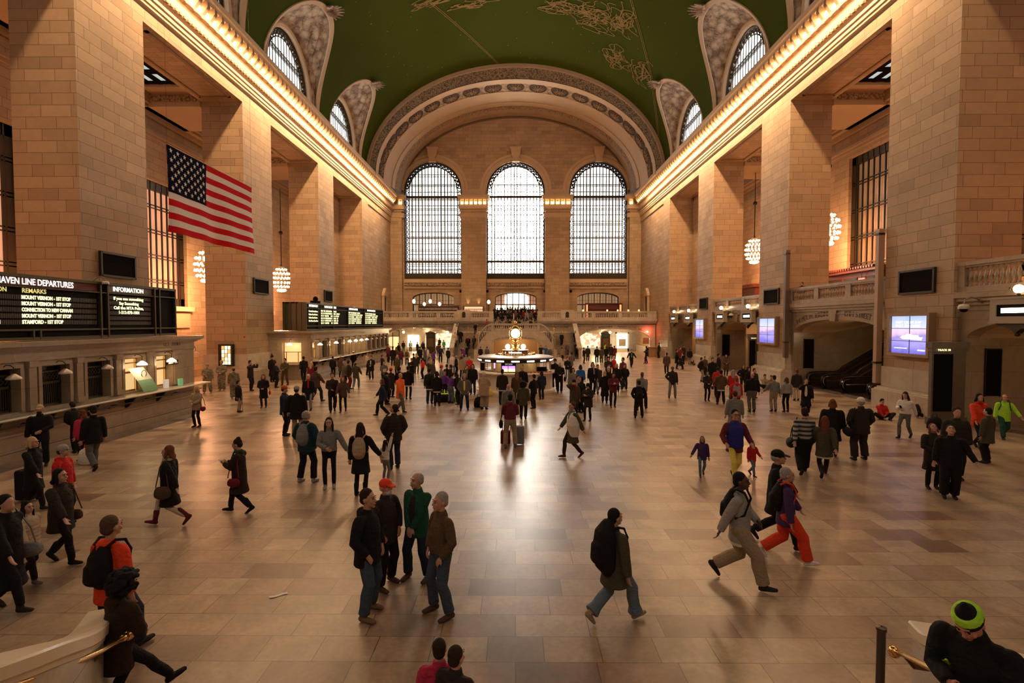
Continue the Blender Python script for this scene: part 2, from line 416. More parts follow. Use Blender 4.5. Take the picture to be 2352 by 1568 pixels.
# carved roundels high on the left aisle wall
for y in (36.2, 22.8):
    r = empty('wall_roundel', (-XO+0.05, y, 15.6)); tag(r, 'carved stone wreath roundel on the aisle wall %s' % ('beside the flag' if y > 30 else 'at the left picture edge'), 'relief')
    m2 = MB()
    for rr, t in ((1.15, .16), (.75, .1), (.35, .14)):
        m2.tube([(-XO+0.1, y+rr*math.cos(2*PI*k/20), 15.6+rr*math.sin(2*PI*k/20)) for k in range(21)], t, 6, cap=False)
    m2.build('wreath_ring', CARVED, r)
    MB().lathe([(0.001, .2), (.3, .15), (1.1, 0)], (0, 0, 0), 20).build('boss', CARVED, r).rotation_euler = (0, PI/2, 0)
    r.children[-1].matrix_parent_inverse = Matrix.Identity(4)

# ------------------------------------------------------------------ west wall with the three great windows
fn_w = lambda u, z, d: (u, d, z)
GW = [-12.46, 0.03, 12.46]
ops = []
for c in GW:
    ops.append((c, 4.35, 10.88, 24.2, 4.3)); ops.append((c, 3.15, 4.8, 8.05, 0.85))
ops += [(-12.6, 6.35, 0, 3.8, .001), (13.2, 5.4, 0, 3.8, .001)]
# passages that run on under the terrace
mb = arch_wall(MB(), fn_w, -19, 19, 0, 37, ops, YW, YW+1.3)
struct(mb.build('wall_west', STONE))
for s in (-1, 1):     # narrow dark doors at the terrace corners
    d = MB().box(s*18.45-0.0, 71.9, 4.8, s*18.62, 73.1, 7.9).build('door_%d' % (1 if s < 0 else 2), BRONZE); struct(d)
    for f in ((71.7, 71.9), (73.1, 73.3)): struct(MB().box(min(s*18.3, s*18.65), f[0], 4.8, max(s*18.3, s*18.65), f[1], 8.3).build('trim_9', PLAIN))
    struct(MB().prism([(71.6, 8.1), (73.4, 8.1), (73.3, 8.4), (72.5, 9.2), (71.7, 8.4)], lambda u, v, dd: (dd, u, v), s*18.25, s*18.65).build('trim_10', PLAIN))
# corner pilasters and the two between the windows, with caps
mb = MB()
for x0, x1 in ((-18.7, -17.0), (-8.1, -4.4), (4.45, 8.05), (17.0, 18.7)):
    mb.box(x0, YW-0.75, 4.8, x1, YW+0.1, 21.8)
struct(mb.build('wall_pilasters', STONE))
for x0, x1 in ((-18.8, -16.75), (-8.25, -4.25), (4.3, 8.2), (16.75, 18.8)):
    mb = MB()
    for g, z0, z1 in ((.08, 20.0, 20.15), (.14, 20.15, 20.4), (.2, 20.4, 20.6), (.1, 20.95, 21.1), (.3, 21.2, 21.9), (.5, 22.6, 22.75), (.62, 22.75, 22.95), (.7, 22.95, 23.2)):
        mb.box(x0-g*.5, YW-0.75-g, z0, x1+g*.5, YW, z1)
    nl = max(2, round((x1-x0)/0.72))
    for i in range(nl+1):
        xx = x0+(x1-x0)*i/nl; mb.box(xx-0.09, YW-1.2, 21.8, xx+0.09, YW-0.7, 22.65)
    mb.box(x0, YW-0.8, 21.8, x1, YW, 22.65)
    struct(mb.build('trim_11', PLAIN))
for ci, c in enumerate(GW):
    # archivolts, keystones, carved string course, sill
    mb = MB(); rows = []
    for k in range(33):
        a = PI*k/32; rows.append([(c+(rr)*math.cos(a), yy, 24.2+rr*math.sin(a)) for rr, yy in ((4.35, YW-.1), (4.45, YW-.16), (4.85, YW-.16), (4.95, YW-.06), (5.35, YW-.06), (5.4, YW+.01))])
    mb.grid(rows)
    mb.prism([(c-.55, 28.3), (c+.55, 28.3), (c+.42, 28.9), (c+.6, 29.2), (c+.75, 30.3), (c+.85, 30.35), (c+.85, 30.5), (c-.85, 30.5), (c-.85, 30.35), (c-.75, 30.3), (c-.6, 29.2), (c-.42, 28.9)], lambda u, v, d: (u, d, v), YW-.55, YW)
    struct(mb.build('trim_12', PLAIN))
    mb = MB().box(c-4.3, YW-.25, 9.95, c+4.3, YW+.1, 10.35)
    struct(mb.build('trim_13', CARVED))
    mb = MB().box(c-4.35, YW-.35, 10.35, c+4.35, YW+.1, 10.9)
    mb.box(c-4.3, YW-.3, 9.5, c+4.3, YW+.1, 9.62)
    struct(mb.build('trim_14', PLAIN))
# string course between windows above pilaster caps
mb = MB()
for x0, x1 in ((-8, -4.5), (4.5, 8)): mb.box(x0, YW-.12, 23.2, x1, YW+.02, 24.3)
struct(mb.build('trim_15', PLAIN))
# the great windows
for ci, c in enumerate(GW):
    root = empty('window_%d' % (ci+1), (c, YW+.6, 10.88)); struct(root)
    Y1 = YW+0.55; zs = 24.2
    def wtop(x, rr=4.35): return zs+math.sqrt(max(0, rr*rr-(x-c)**2))*0.99 if abs(x-c) < rr else zs
    mb = MB()       # outer frame
    for s in (-1, 1):
        mb.box(c+s*4.3-.12, Y1-.1, 10.9, c+s*4.3+.12, Y1+.15, zs); mb.box(c+s*3.66-.07, Y1-.1, 10.9, c+s*3.66+.07, Y1+.15, zs)
    for rr, t in ((4.27, .14), (3.66, .08)):
        rows = []
        for k in range(41):
            a = PI*k/40; rows.append([(c+q*math.cos(a), yy, zs+q*math.sin(a)) for q, yy in ((rr-t, Y1-.1), (rr+t, Y1-.1), (rr+t, Y1+.15), (rr-t, Y1+.15), (rr-t, Y1-.1))])
        mb.grid(rows)
    mb.box(c-4.3, Y1-.12, 10.9, c+4.3, Y1+.2, 11.85)
    for z, t in ((13.6, .17), (23.3, .17)): mb.box(c-4.3, Y1-.16, z-t, c+4.3, Y1+.2, z+t)
    mb.build('frame', BRONZE, root)
    mb = MB()       # rosettes in the border
    z = 12.2
    while z < zs:
        for s in (-1, 1):
            mb.tube([(c+s*3.98+.2*math.cos(2*PI*k/8), Y1, z+.2*math.sin(2*PI*k/8)) for k in range(9)], .055, 4, cap=False)
            mb.box(c+s*3.98-.27, Y1-.05, z+.27, c+s*3.98+.27, Y1+.05, z+.35)
        z += .62
    for k in range(1, 21):
        a = PI*k/21; q = 3.97
        mb.tube([(c+q*math.cos(a)+.2*math.cos(2*PI*j/8), Y1, zs+q*math.sin(a)+.2*math.sin(2*PI*j/8)) for j in range(9)], .09, 4, cap=False)
        mb.tube([(c+3.6*math.cos(a+.075), Y1, zs+3.6*math.sin(a+.075)), (c+4.3*math.cos(a+.075), Y1, zs+4.3*math.sin(a+.075))], .05, 4)
    mb.build('border_ornament', BRONZE, root)
    mb = MB()
    for i in range(1, 15):
        x = c-3.66+7.32*i/15; mb.box(x-.065, Y1-.1, 11.8, x+.065, Y1+.1, wtop(x, 3.7))
    def hw(z, rr=3.7): return 3.7 if z < zs else math.sqrt(max(0, rr*rr-(z-zs)**2))
    for z in (11.95, 12.3, 12.9, 13.15, 15.2, 15.42, 17.15, 17.37, 19.1, 19.3, 21.35, 21.55, 24.9, 25.1, 26.35, 26.65, 14.0):
        mb.box(c-hw(z), Y1-.06, z-.04, c+hw(z), Y1+.06, z+.04)
    mb.build('mullions', BRONZE, root)
    mb = MB()       # second, outer skin of glazing bars beyond the glass walkways
    for i in range(1, 23):
        x = c-4+8*i/23; mb.box(x-.035, Y1+1.7, 11, x+.035, Y1+1.78, wtop(x, 4.3))
    for z in (12.6, 14.9, 16.6, 18.4, 20.0, 21.0, 22.4, 24.5, 25.6):
        mb.box(c-min(4.2, hw(z, 4.2) if z > zs else 4.2), Y1+1.68, z-.05, c+min(4.2, hw(z, 4.2) if z > zs else 4.2), Y1+1.8, z+.05)
    for z in (13.55, 17.3, 23.2): mb.box(c-4.2, Y1+.3, z-.03, c+4.2, Y1+1.7, z+.03)
    mb.build('outer_glazing_bars', BRONZE, root)
    mb = MB(); pts = [(c-4.35, 10.88), (c+4.35, 10.88)]+[(c+4.35*math.cos(PI*k/24), zs+4.3*math.sin(PI*k/24)) for k in range(25)]
    mb.q([(u, Y1+1.95, v) for u, v in pts])
    mb.build('pane', G_MID if ci == 1 else G_WIN, root)
# small arched windows behind the terrace
for ci, c in enumerate(GW):
    root = empty('window_%d' % (ci+4), (c, YW+.8, 4.8)); struct(root)
    Y1 = YW+.75; fm = WOOD if ci != 1 else BRONZE
    def wt(x): return 8.05+.85*math.sqrt(max(0, 1-((x-c)/3.15)**2))
    mb = MB()
    for i in range(8):
        x = c-3.12+6.24*i/7
        if ci == 2 and 2 <= i <= 6: mb.box(x-.06, Y1-.06, 7.1, x+.06, Y1+.1, wt(x)); continue
        mb.box(x-.07, Y1-.06, 4.8, x+.07, Y1+.1, wt(x))
    for i in range(7):
        x = c-3.12+6.24*(i+.5)/7; mb.box(x-.02, Y1-.04, 7.15, x+.02, Y1+.06, wt(x))
    for z, t in ((7.1, .08), (7.7, .02), (4.85, .05)): mb.box(c-3.12, Y1-.08, z-t, c+3.12, Y1+.1, z+t)
    rows = []
    for k in range(21):
        a = PI*k/20; x = c-3.15*math.cos(a); rows.append([(x, Y1-.1, wt(x)-.12), (x, Y1-.1, wt(x)), (x, Y1+.1, wt(x)), (x, Y1+.1, wt(x)-.12), (x, Y1-.1, wt(x)-.12)])
    mb.grid(rows); mb.build('frame', fm, root)
    if ci == 1:
        mb = MB().q([(c-1.6, Y1+.3, 7.1), (c+1.9, Y1+.3, 7.1), (c+1.9, Y1+.3, 8.3), (c+1.2, Y1+.3, 8.85), (c-1.2, Y1+.3, 8.85), (c-1.6, Y1+.3, 8.2)])
        mb.build('pane', G_SIGN, root)
        for i in range(7):
            x = c-3.12+6.24*(i+.5)/7; MB().box(x-.33, Y1+.25, 6.3, x+.33, Y1+.28, 6.98).build('lit_transom', G_SHOP, root)
        MB().q([(c-3.1, Y1+.5, 4.8), (c+3.1, Y1+.5, 4.8), (c+3.1, Y1+.5, 8.9), (c-3.1, Y1+.5, 8.9)]).build('backdrop', plain('vestibule_wall', (0.5, 0.3, 0.22), 0.7, emit=(1, .5, .3), es=.25), root)
    else:
        MB().q([(c-3.1, Y1+.6, 4.8), (c+3.1, Y1+.6, 4.8), (c+3.1, Y1+.6, 8.9), (c-3.1, Y1+.6, 8.9)]).build('pane', plain('lit_glass_upper', (0.45, 0.28, 0.16), 0.3, emit=(1, .62, .3), es=.22), root)

# ------------------------------------------------------------------ the coffered arch in front of the west wall
YA = 65.3
def ell(a, b, z0, t): return (a*math.cos(t), z0+b*math.sin(t))
NA = 72
ring = [(18.9, 13.6, 23.1, YA+.35), (18.85, 13.55, 23.1, YA-.1), (18.45, 13.1, 23.1, YA-.1), (18.4, 13.05, 23.1, YA+.05), (17.75, 11.75, 23.1, YA+.1), (17.6, 11.6, 23.1, YA)]
# plain archivolt faces
mb = MB(); mb.grid([[(lambda p: (p[0], y, p[1]))(ell(a, b, z0, PI*k/NA)) for (a, b, z0, y) in ring[:4]] for k in range(NA+1)])
sof = [(17.6, 11.6, 23.1, YA), (17.55, 11.55, 23.1, YA+1.1)]
mb.grid([[(lambda p: (p[0], y, p[1]))(ell(a, b, z0, PI*k/NA)) for (a, b, z0, y) in sof] for k in range(NA+1)])
sof = [(17.55, 11.65, 23.1, YA+3.6), (17.45, 11.8, 23.2, YA+6.5), (17.4, 11.8, 23.3, YA+7.4), (17.3, 11.7, 23.3, YA+7.4), (17.3, 11.75, 23.4, YA+9.0)]
mb.grid([[(lambda p: (p[0], y, p[1]))(ell(a, b, z0, PI*k/NA)) for (a, b, z0, y) in sof] for k in range(NA+1)])
archo = struct(mb.build('ceiling_arch', PLAIN, smooth=False))
mb = MB(); mb.grid([[(lambda p: (p[0], y, p[1]))(ell(a, b, z0, PI*k/NA)) for (a, b, z0, y) in ring[3:]] for k in range(NA+1)])
mb.build('leaf_band', CARVED, archo)
mb = MB(); mb.grid([[(lambda p: (p[0], y, p[1]))(ell(a, b, z0, PI*k/NA)) for (a, b, z0, y) in ((17.55, 11.55, 23.1, YA+1.1), (17.65, 11.7, 23.1, YA+1.15), (17.65, 11.75, 23.1, YA+3.5), (17.55, 11.65, 23.1, YA+3.6))] for k in range(NA+1)])
mb.build('coffer_band', carved('coffer_ornament', (0.22, 0.13, 0.07), (0.46, 0.33, 0.21), 2.2), archo)
mb = MB(); mb.grid([[(lambda p: (p[0], y, p[1]))(ell(a, b, z0, PI*k/NA)) for (a, b, z0, y) in ((17.3, 11.75, 23.4, YA+9.0), (17.2, 11.7, 23.6, YA+9.6), (17.15, 11.6, 23.6, YA+10.2))] for k in range(NA+1)])
mb.build('leaf_band', CARVED, archo)
mb = MB(); mb.grid([[(lambda p: (p[0], y, p[1]))(ell(a, b, z0, PI*k/NA)) for (a, b, z0, y) in ((17.15, 11.6, 23.6, YA+10.2), (17.1, 11.45, 23.6, YA+11), (17.1, 11.35, 23.8, YW))] for k in range(NA+1)])
mb.build('inner_band', plain('inner_arch_stone', (0.36, 0.245, 0.15), .8, noise=.3, nscale=.9), archo)
mb = MB(); mb.grid([[(lambda p: (p[0], y, p[1]))(ell(a, b, z0, PI*k/NA)) for (a, b, z0, y) in ((17.1, 11.35, 23.8, YW), (17.0, 11.25, 23.8, YW-.12), (16.85, 11.1, 23.8, YW-.12), (16.8, 11.0, 23.8, YW+.02))] for k in range(NA+1)])
mb.build('edge_moulding', plain('arch_dark_edge', (0.16, 0.10, 0.055), .8), archo)
# springing walls under the arch, from the cornice up
for s in (-1, 1):
    struct(MB().box(min(s*17.5, s*18.9), YA, 22.9, max(s*17.5, s*18.9), YW, 23.3).build('trim_16', PLAIN))
    struct(MB().box(min(s*17.7, s*17.9), YA+.5, 23.2, max(s*17.7, s*17.9), YW-1.2, 24.0).build('trim_17', PLAIN))
# sunk rosettes along the coffer band
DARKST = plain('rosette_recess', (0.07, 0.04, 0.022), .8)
proto_b = None
for i in range(19):
    t = PI*(i+.5+0.0)/19
    x, z = ell(17.63, 11.72, 23.1, t); nrm = Vector((-math.cos(t)/17.6, 0, -math.sin(t)/11.7)).normalized()
    M = Matrix((Vector((0, 1, 0)).cross(nrm), Vector((0, 1, 0)), nrm)).transposed().to_4x4(); M.translation = Vector((x, YA+2.35, z))
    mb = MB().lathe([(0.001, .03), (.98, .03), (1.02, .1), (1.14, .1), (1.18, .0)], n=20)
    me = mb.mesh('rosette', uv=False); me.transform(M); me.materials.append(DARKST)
    o = bpy.data.objects.new('rosette', me); COL.objects.link(o); o.parent = archo
    mb = MB()
    for k in range(12):
        a = 2*PI*k/12; ca, sa = math.cos(a), math.sin(a)
        mb.tube([(.25*ca, .25*sa, .12), (.6*ca, .6*sa, .2), (.86*ca, .86*sa, .08)], [.035, .05, .02], 4)
    mb.ball((0, 0, .14), .2, 8, 5)
    me = mb.mesh('petals', uv=False); me.transform(M); me.materials.append(plain('petal_stone', (.36, .24, .14), .8))
    c2 = bpy.data.objects.new('petals', me); COL.objects.link(c2); c2.parent = o

# ------------------------------------------------------------------ vault, lunettes
VA, VB, VZ = 18.9, 13.4, 23.2
LC = [3.9, 17.3, 30.75, 44.2, 57.6]
def lun_z(y):
    z = VZ
    for c in LC:
        t = (y-c)/5.5
        if abs(t) < 1: z = max(z, VZ+7.45*(1-abs(t)**2.2)**0.5)
    return z
def vang(z): return math.asin(min(1, max(0, (z-VZ)/VB)))
ys = set([-8.0, YA+.3])
for c in LC:
    for k in range(33): ys.add(round(c-5.5*math.cos(PI*k/32), 4))
ys |= {float(y) for y in range(-8, 65, 2)}
ys = sorted(y for y in ys if -8 <= y <= YA+.3)
rows = []
for y in ys:
    t0 = vang(lun_z(y)); rows.append([(VA*math.cos(t0+(PI-2*t0)*k/48), y, VZ+VB*math.sin(t0+(PI-2*t0)*k/48)) for k in range(49)])
vault = struct(MB().grid(rows).build('ceiling', GREENV, smooth=True))
for s in (-1, 1):
    # wall strip between the lunettes is hidden; ledge on top of the cornice
    struct(MB().box(min(s*17.6, s*20.2), -8, 23.1, max(s*17.6, s*20.2), YA, 23.25).build('trim_18', PLAIN))
    for li, c in enumerate(LC):
        root = empty('ceiling_lunette_%d' % (li+1+(5 if s > 0 else 0)), (s*19.0, c, 23.3)); struct(root)
        NS, NR = 64, 26
        R2 = random.Random(int(c*10)+(5 if s > 0 else 0))
        waves = [(R2.uniform(3, 9), R2.uniform(2, 7), R2.uniform(0, 6), R2.uniform(0, 6)) for _ in range(7)]
        rows = []
        for k in range(NS+1):
            t = -1+2*k/NS
            yv = c+5.5*t; zv = max(VZ, lun_z(yv)); th = vang(zv); xv = VA*math.cos(th)
            a = math.acos(max(-1, min(1, t)))
            yw, zw, xw = c+4.45*t, 24.7+4.45*math.sin(a)*1.0, 19.35
            if k in (0, NS): zw = 23.2
            row = []
            for j in range(NR+1):
                u = j/NR
                x = xw+(xv-xw)*u; yy = yw+(yv-yw)*u; z = zw+(zv-zw)*(u**0.85)
                m = min(1, max(0, (u-.1)*8))*min(1, max(0, (.86-u)*8))*math.sin(PI*k/NS)**.4
                if m > 0:
                    w = sum(math.sin(f*u*2.2+g*t*2.6+p)*math.cos(g*u*3+f*t*1.3+q) for f, g, p, q in waves)/3
                    dd = .26*m*max(-.35, w)+.05*m*R2.uniform(-1, 1)
                    x -= dd*.8; z -= dd*.4
                row.append((s*x, yy, z))
            rows.append(row)
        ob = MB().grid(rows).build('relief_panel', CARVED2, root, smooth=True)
        # plain rim following the vault edge
        rw = []
        for k in range(NS+1):
            t = -1+2*k/NS; yv = c+5.5*t; zv = max(VZ, lun_z(yv)); th = vang(zv)
            p = Vector((VA*math.cos(th), yv, zv)); q = Vector((19.0, c+4.6*t, 24.2+4*math.sqrt(max(0, 1-t*t)))); d = (q-p).normalized()
            rw.append([tuple((p+d*e+Vector((-f, 0, -f)))*1.0) for e, f in ((-.02, .0), (0, .07), (.42, .07), (.46, 0))])
        rw = [[(s*x, y, z) for x, y, z in r] for r in rw]
        MB().grid(rw).build('rim', PLAIN, root)
        # thick roll around the window and the window itself
        MB().tube([(s*19.25, c+4.25*math.cos(PI*k/24), 24.7+4.25*math.sin(PI*k/24)) for k in range(25)], .28, 8).build('roll_moulding', PLAIN, root)
        mb = MB(); n = 13
        def lt(y, rr=4.0): return 24.7+math.sqrt(max(0, rr*rr-(y-c)**2))
        for rr in (3.95, 3.35): mb.tube([(s*19.5, c+rr*math.cos(PI*k/24), 24.7+rr*math.sin(PI*k/24)) for k in range(25)], .14 if rr > 3.5 else .06, 5)
        for k in range(1, 18):
            a = PI*k/18; mb.tube([(s*19.5, c+3.65*math.cos(a)+.2*math.cos(2*PI*j/6), 24.7+3.65*math.sin(a)+.2*math.sin(2*PI*j/6)) for j in range(7)], .09, 4)
        mb.box(s*19.5-.1, c+3.3, 23.2, s*19.5+.1, c+4.05, 24.8); mb.box(s*19.5-.1, c-4.05, 23.2, s*19.5+.1, c-3.3, 24.8)
        for i in range(1, n):
            yy = c-3.35+6.7*i/n; mb.box(s*19.5-.03, yy-.04, 23.2, s*19.5+.03, yy+.04, lt(yy, 3.4))
        for z in (26.35, 26.65): mb.box(s*19.5-.09, c-3.0, z-.045, s*19.5+.09, c+3.0, z+.045)
        mb.build('window_bars', BRONZE, root)
        pts = [(c-4, 23.2), (c+4, 23.2)]+[(c+4*math.cos(PI*k/20), 24.7+4*math.sin(PI*k/20)) for k in range(21)]
        MB().q([(s*19.9, u, v) for u, v in pts]).build('window_pane', G_LUN, root)
        mb = MB()       # wall around the pane, closes the gap to the relief
        arch_wall(mb, lambda u, z, d: (s*d, u, z), c-6.7, c+6.7, 22.9, 33, [(c, 4.1, 22.9, 24.7, 4.1)], 19.42, 19.9, n=24)
        mb.build('surround', PLAIN, root)
        # leaf ornament at the point of the lunette
        mb = MB(); th = vang(VZ+7.45); px, pz = s*VA*math.cos(th), VZ+7.45
        for k in range(9):
            a = -1.25+2.5*k/8; L = .9+.5*math.cos(a)
            mb.tube([(px, c, pz-.1), (px-s*(.25*math.cos(a)), c+.5*L*math.sin(a), pz+.15*math.cos(a)-.15), (px-s*(.9*L*math.cos(a)), c+.9*L*math.sin(a), pz+.35*L*math.cos(a)-.45)], [.2, .17, .03], 5)
        mb.ball((px-s*.1, c, pz-.25), .3, 8, 5)
        mb.build('leaf_finial', CARVED2, root)
# gilt line figures, stars and belts painted on the vault
def on_vault(x, y, lift=.06): return (x*(1-lift/30), y, VZ+VB*math.sqrt(max(0, 1-(x/VA)**2))-lift)
RG = random.Random(21)
def wander(cx, cy, rx, ry, n, turns=2.2):
    p0, p1 = RG.uniform(0, 6), RG.uniform(0, 6); f0, f1 = RG.uniform(1, turns), RG.uniform(1, turns)
    return [(cx+rx*math.sin(f0*2*PI*i/n/2+p0)+.25*rx*math.sin(7*i/n*PI+p1), cy+ry*math.cos(f1*2*PI*i/n/2+p1)) for i in range(n+1)]
CL = [(4.5, 53.2, 2.3, 1.9, 9), (8.0, 53.2, 2.2, 2.6, 14), (10.6, 52.2, 1.6, 2.4, 12), (11.5, 58.4, 1.7, 2.4, 11), (14.2, 58.3, 1.1, 2.6, 9), (-7.5, 50.5, 2.6, 1.2, 9), (-4.6, 52.4, 2.6, 1.0, 9),
      (-12, 30, 3, 3, 10), (3, 36, 4, 3, 12), (9, 22, 3, 4, 12), (-5, 16, 4, 3, 12)]
for cx, cy, rx, ry, k in CL:
    mb = MB()
    for _ in range(k):
        sx, sy = cx+RG.uniform(-1, 1)*rx*.5, cy+RG.uniform(-1, 1)*ry*.5
        pts = wander(sx, sy, rx*RG.uniform(.2, .7), ry*RG.uniform(.2, .7), 26)
        pts = [(max(-18, min(18, x)), y) for x, y in pts]
        for d in (-1, 1):
            mb.grid([[on_vault(x-.045, y), on_vault(x+.045, y)] for x, y in pts]); mb.grid([[on_vault(x, y-.045, .065), on_vault(x, y+.045, .065)] for x, y in pts]); break
    mb.build('painted_figure', PGOLD, vault, fix=False)
mb = MB()
for (xa, ya, xb, yb) in ((-7.9, 51.6, -2.1, 65.2), (6.5, 40, 14.9, 57.5), (14.9, 57.5, 17.9, 65.2), (-16, 28, -7.9, 51.6)):
    for off in (-.09, .09):
        mb.grid([[on_vault(xa+(xb-xa)*i/20+off-.03, ya+(yb-ya)*i/20), on_vault(xa+(xb-xa)*i/20+off+.03, ya+(yb-ya)*i/20)] for i in range(21)])
mb.build('painted_belt', PGOLD, vault, fix=False)
mb = MB()
for _ in range(420):
    x = 17*math.sin(RG.uniform(-1.4, 1.4)); y = RG.uniform(8, 64); r = RG.uniform(.02, .06)
    if abs(x) > 14 and min(abs(y-c) for c in LC) < 6: continue
    mb.q([on_vault(x-r, y-r), on_vault(x+r, y-r), on_vault(x+r, y+r), on_vault(x-r, y+r)])
mb.build('painted_stars', PGOLD, vault, fix=False)
# east end, behind the photographer's back
mb = arch_wall(MB(), fn_w, -19, 19, 0, 37, [(c, 4.35, 10.88, 24.2, 4.3) for c in GW], -8, -8.8, n=12)
struct(mb.build('wall_east', STONE))
for ci, c in enumerate(GW):
    struct(MB().box(c-4.4, -8.95, 10.8, c+4.4, -8.9, 28.6).build('window_%d' % (ci+10), G_EAST))

# ================================================================== FIXTURES
def arc_text(s, size, mat, name, parent, uc, width, zf, place, zrot, slope=True):
    """cut lettering laid along a curve zf(u) on a wall; place(u, z) -> point"""
    me_all = bmesh.new(); n = len(s); hgt = 0
    for i, ch in enumerate(s):
        if ch == ' ': continue
        u = uc-width/2+width*(i+.5)/n
        dz = (zf(u+.05)-zf(u-.05))/.1 if slope else 0
        cu = bpy.data.curves.new('c', 'FONT'); cu.body = ch; cu.size = size; cu.extrude = .006; cu.align_x = 'CENTER'; cu.align_y = 'BOTTOM'; cu.resolution_u = 2
        t = bpy.data.objects.new('tmp', cu); COL.objects.link(t)
        me = bpy.data.meshes.new_from_object(t.evaluated_get(bpy.context.evaluated_depsgraph_get()))
        bpy.data.objects.remove(t); bpy.data.curves.remove(cu)
        me.transform(Matrix.Translation(place(u, zf(u))) @ zrot.to_4x4() @ Matrix.Rotation(math.atan(dz), 4, 'Z'))
        me_all.from_mesh(me); bpy.data.meshes.remove(me)
    me = bpy.data.meshes.new(name); me_all.to_mesh(me); me_all.free(); me.materials.append(mat)
    o = bpy.data.objects.new(name, me); COL.objects.link(o)
    if parent: o.parent = parent; o.matrix_parent_inverse = parent_inv(parent)
    return o
INK = plain('cut_letters', (0.10, 0.07, 0.05), 0.7)

# ------------------------------------------------------------------ lamps of the cornice, one every 0.72 m
lp = empty('cornice_lamp')
MB().lathe([(0.02, .34), (.09, .3), (.12, .2), (.07, .12), (.13, .05), (.16, 0)], (0, 0, 0), 10).build('socket', GOLD, lp, smooth=True)
MB().ball((0, 0, -.03), .175, 8, 6, sz=.95).build('bulb', G_BULB, lp, smooth=True)
tag(lp, 'glowing round lamp in the long row under the left cornice', 'lamp', 'lamps under the left cornice')
pos = []
y = -1.28
while y < YW-1.6:
    pos.append((y, 'left', (-18.0, y, 22.12))); pos.append((y, 'right', (18.0, y, 22.12))); y += 0.72
for x0, x1 in ((-18.8, -16.75), (-8.25, -4.25), (4.3, 8.2), (16.75, 18.8)):
    nl = max(2, round((x1-x0)/0.72))
    for i in range(nl):
        xx = x0+(x1-x0)*(i+.5)/nl
        if abs(xx) < 17.5: pos.append((0, 'far', (xx, YW-.98, 22.12)))
first = True
for y, wh, p in pos:
    if wh != 'far' and y < 10: continue
    c = lp if first else copy_tree(lp)
    first = False
    c.location = p
    c['label'] = {'left': 'glowing round lamp in the long row under the left cornice', 'right': 'glowing round lamp in the long row under the right cornice', 'far': 'glowing round lamp on a pilaster cap between the great windows'}[wh]
    c['group'] = {'left': 'lamps under the left cornice', 'right': 'lamps under the right cornice', 'far': 'lamps on the far pilaster caps'}[wh]

# ------------------------------------------------------------------ chandeliers
ch = empty('chandelier')
m = MB(); cp = [(0.05, 1.25), (.3, 1.2), (.42, 1.0), (.62, .8), (.72, .4), (.74, 0), (.72, -.4), (.6, -.8), (.42, -1.05), (.1, -1.2)]
for k in range(12): m.tube([(r*math.cos(PI*k/6), r*math.sin(PI*k/6), z) for r, z in cp], .018, 4)
for r, z in cp[1:-1]: m.tube([(r*math.cos(PI*k/10), r*math.sin(PI*k/10), z) for k in range(21)], .02, 4, cap=False)
m.build('cage', plain('dark_gold', (.16, .09, .03), .4, metal=.6), ch)
m = MB(); m.lathe([(0.03, 1.2), (.12, 1.3), (.05, 1.5), (.03, 9.0)], (0, 0, 0), 8); m.ball((0, 0, 4.6), .2); m.build('stem', BRONZE, ch)
for z, r, n in ((.95, .45, 10), (.55, .72, 14), (.1, .8, 16), (-.35, .78, 16), (-.75, .66, 14)):
    b0 = None
    for k in range(n):
        a = 2*PI*k/n+z
        if b0 is None: b0 = MB().ball((0, 0, 0), .095, 8, 6).build('bulb', G_GLOBE, ch, smooth=True); b = b0
        else: b = b0.copy(); COL.objects.link(b); b.parent = ch
        b.location = (r*math.cos(a), r*math.sin(a), z)
MB().lathe([(0.02, -1.3), (.38, -1.22), (.45, -1.1), (.4, -1.0), (.02, -1.0)], (0, 0, 0), 16).build('bottom_bowl', G_GLOBE, ch, smooth=True)
for i, (x, y, z, lb) in enumerate([(-23.4, 51.4, 8.65, 'round bulb chandelier hanging in the left aisle above the second departures board'), (23.4, 50.8, 11.35, 'round bulb chandelier hanging in the right aisle on its long dark stem'),
                                   (-23.3, 38.8, 8.56, 'bulb chandelier half hidden by the pier behind the flag'), (23.3, 38.8, 11.3, 'bulb chandelier half hidden by the pier near the escalators')]):
    c = ch if i == 0 else copy_tree(ch)
    c.location = (x, y, z); c['label'] = lb; c['category'] = 'chandelier'

# ------------------------------------------------------------------ west terrace, balustrades and arches beneath
YT = 67.6
def seg(c, h, zs, ri): return (c, h, 0.0, zs, ri)
mb = arch_wall(MB(), fn_w, -18.6, 18.6, 0, 4.75, [(-12.6, 4.9, 0, 2.2, 1.45), (13.2, 4.7, 0, 2.2, 1.3), (0, 2.89, 0, 4.76, .001)], YT+.9, YT+1.5, n=24)
struct(mb.build('wall_terrace', MARBLE))
mb = MB()
for x0, x1 in ((-18.6, -2.9), (2.9, 18.6)):
    mb.box(x0, YT, 4.55, x1, YW, 4.8); mb.box(x0, YT+.1, 4.4, x1, YT+1.2, 4.55); mb.box(x0, YT+.35, 4.2, x1, YT+1.2, 4.42)
    mb.box(x0, YT+.6, 3.95, x1, YT+1.1, 4.02)
mb.box(-2.9, 70.2, 4.55, 2.9, YW, 4.8)
struct(mb.build('floor_terrace', MARBLE))
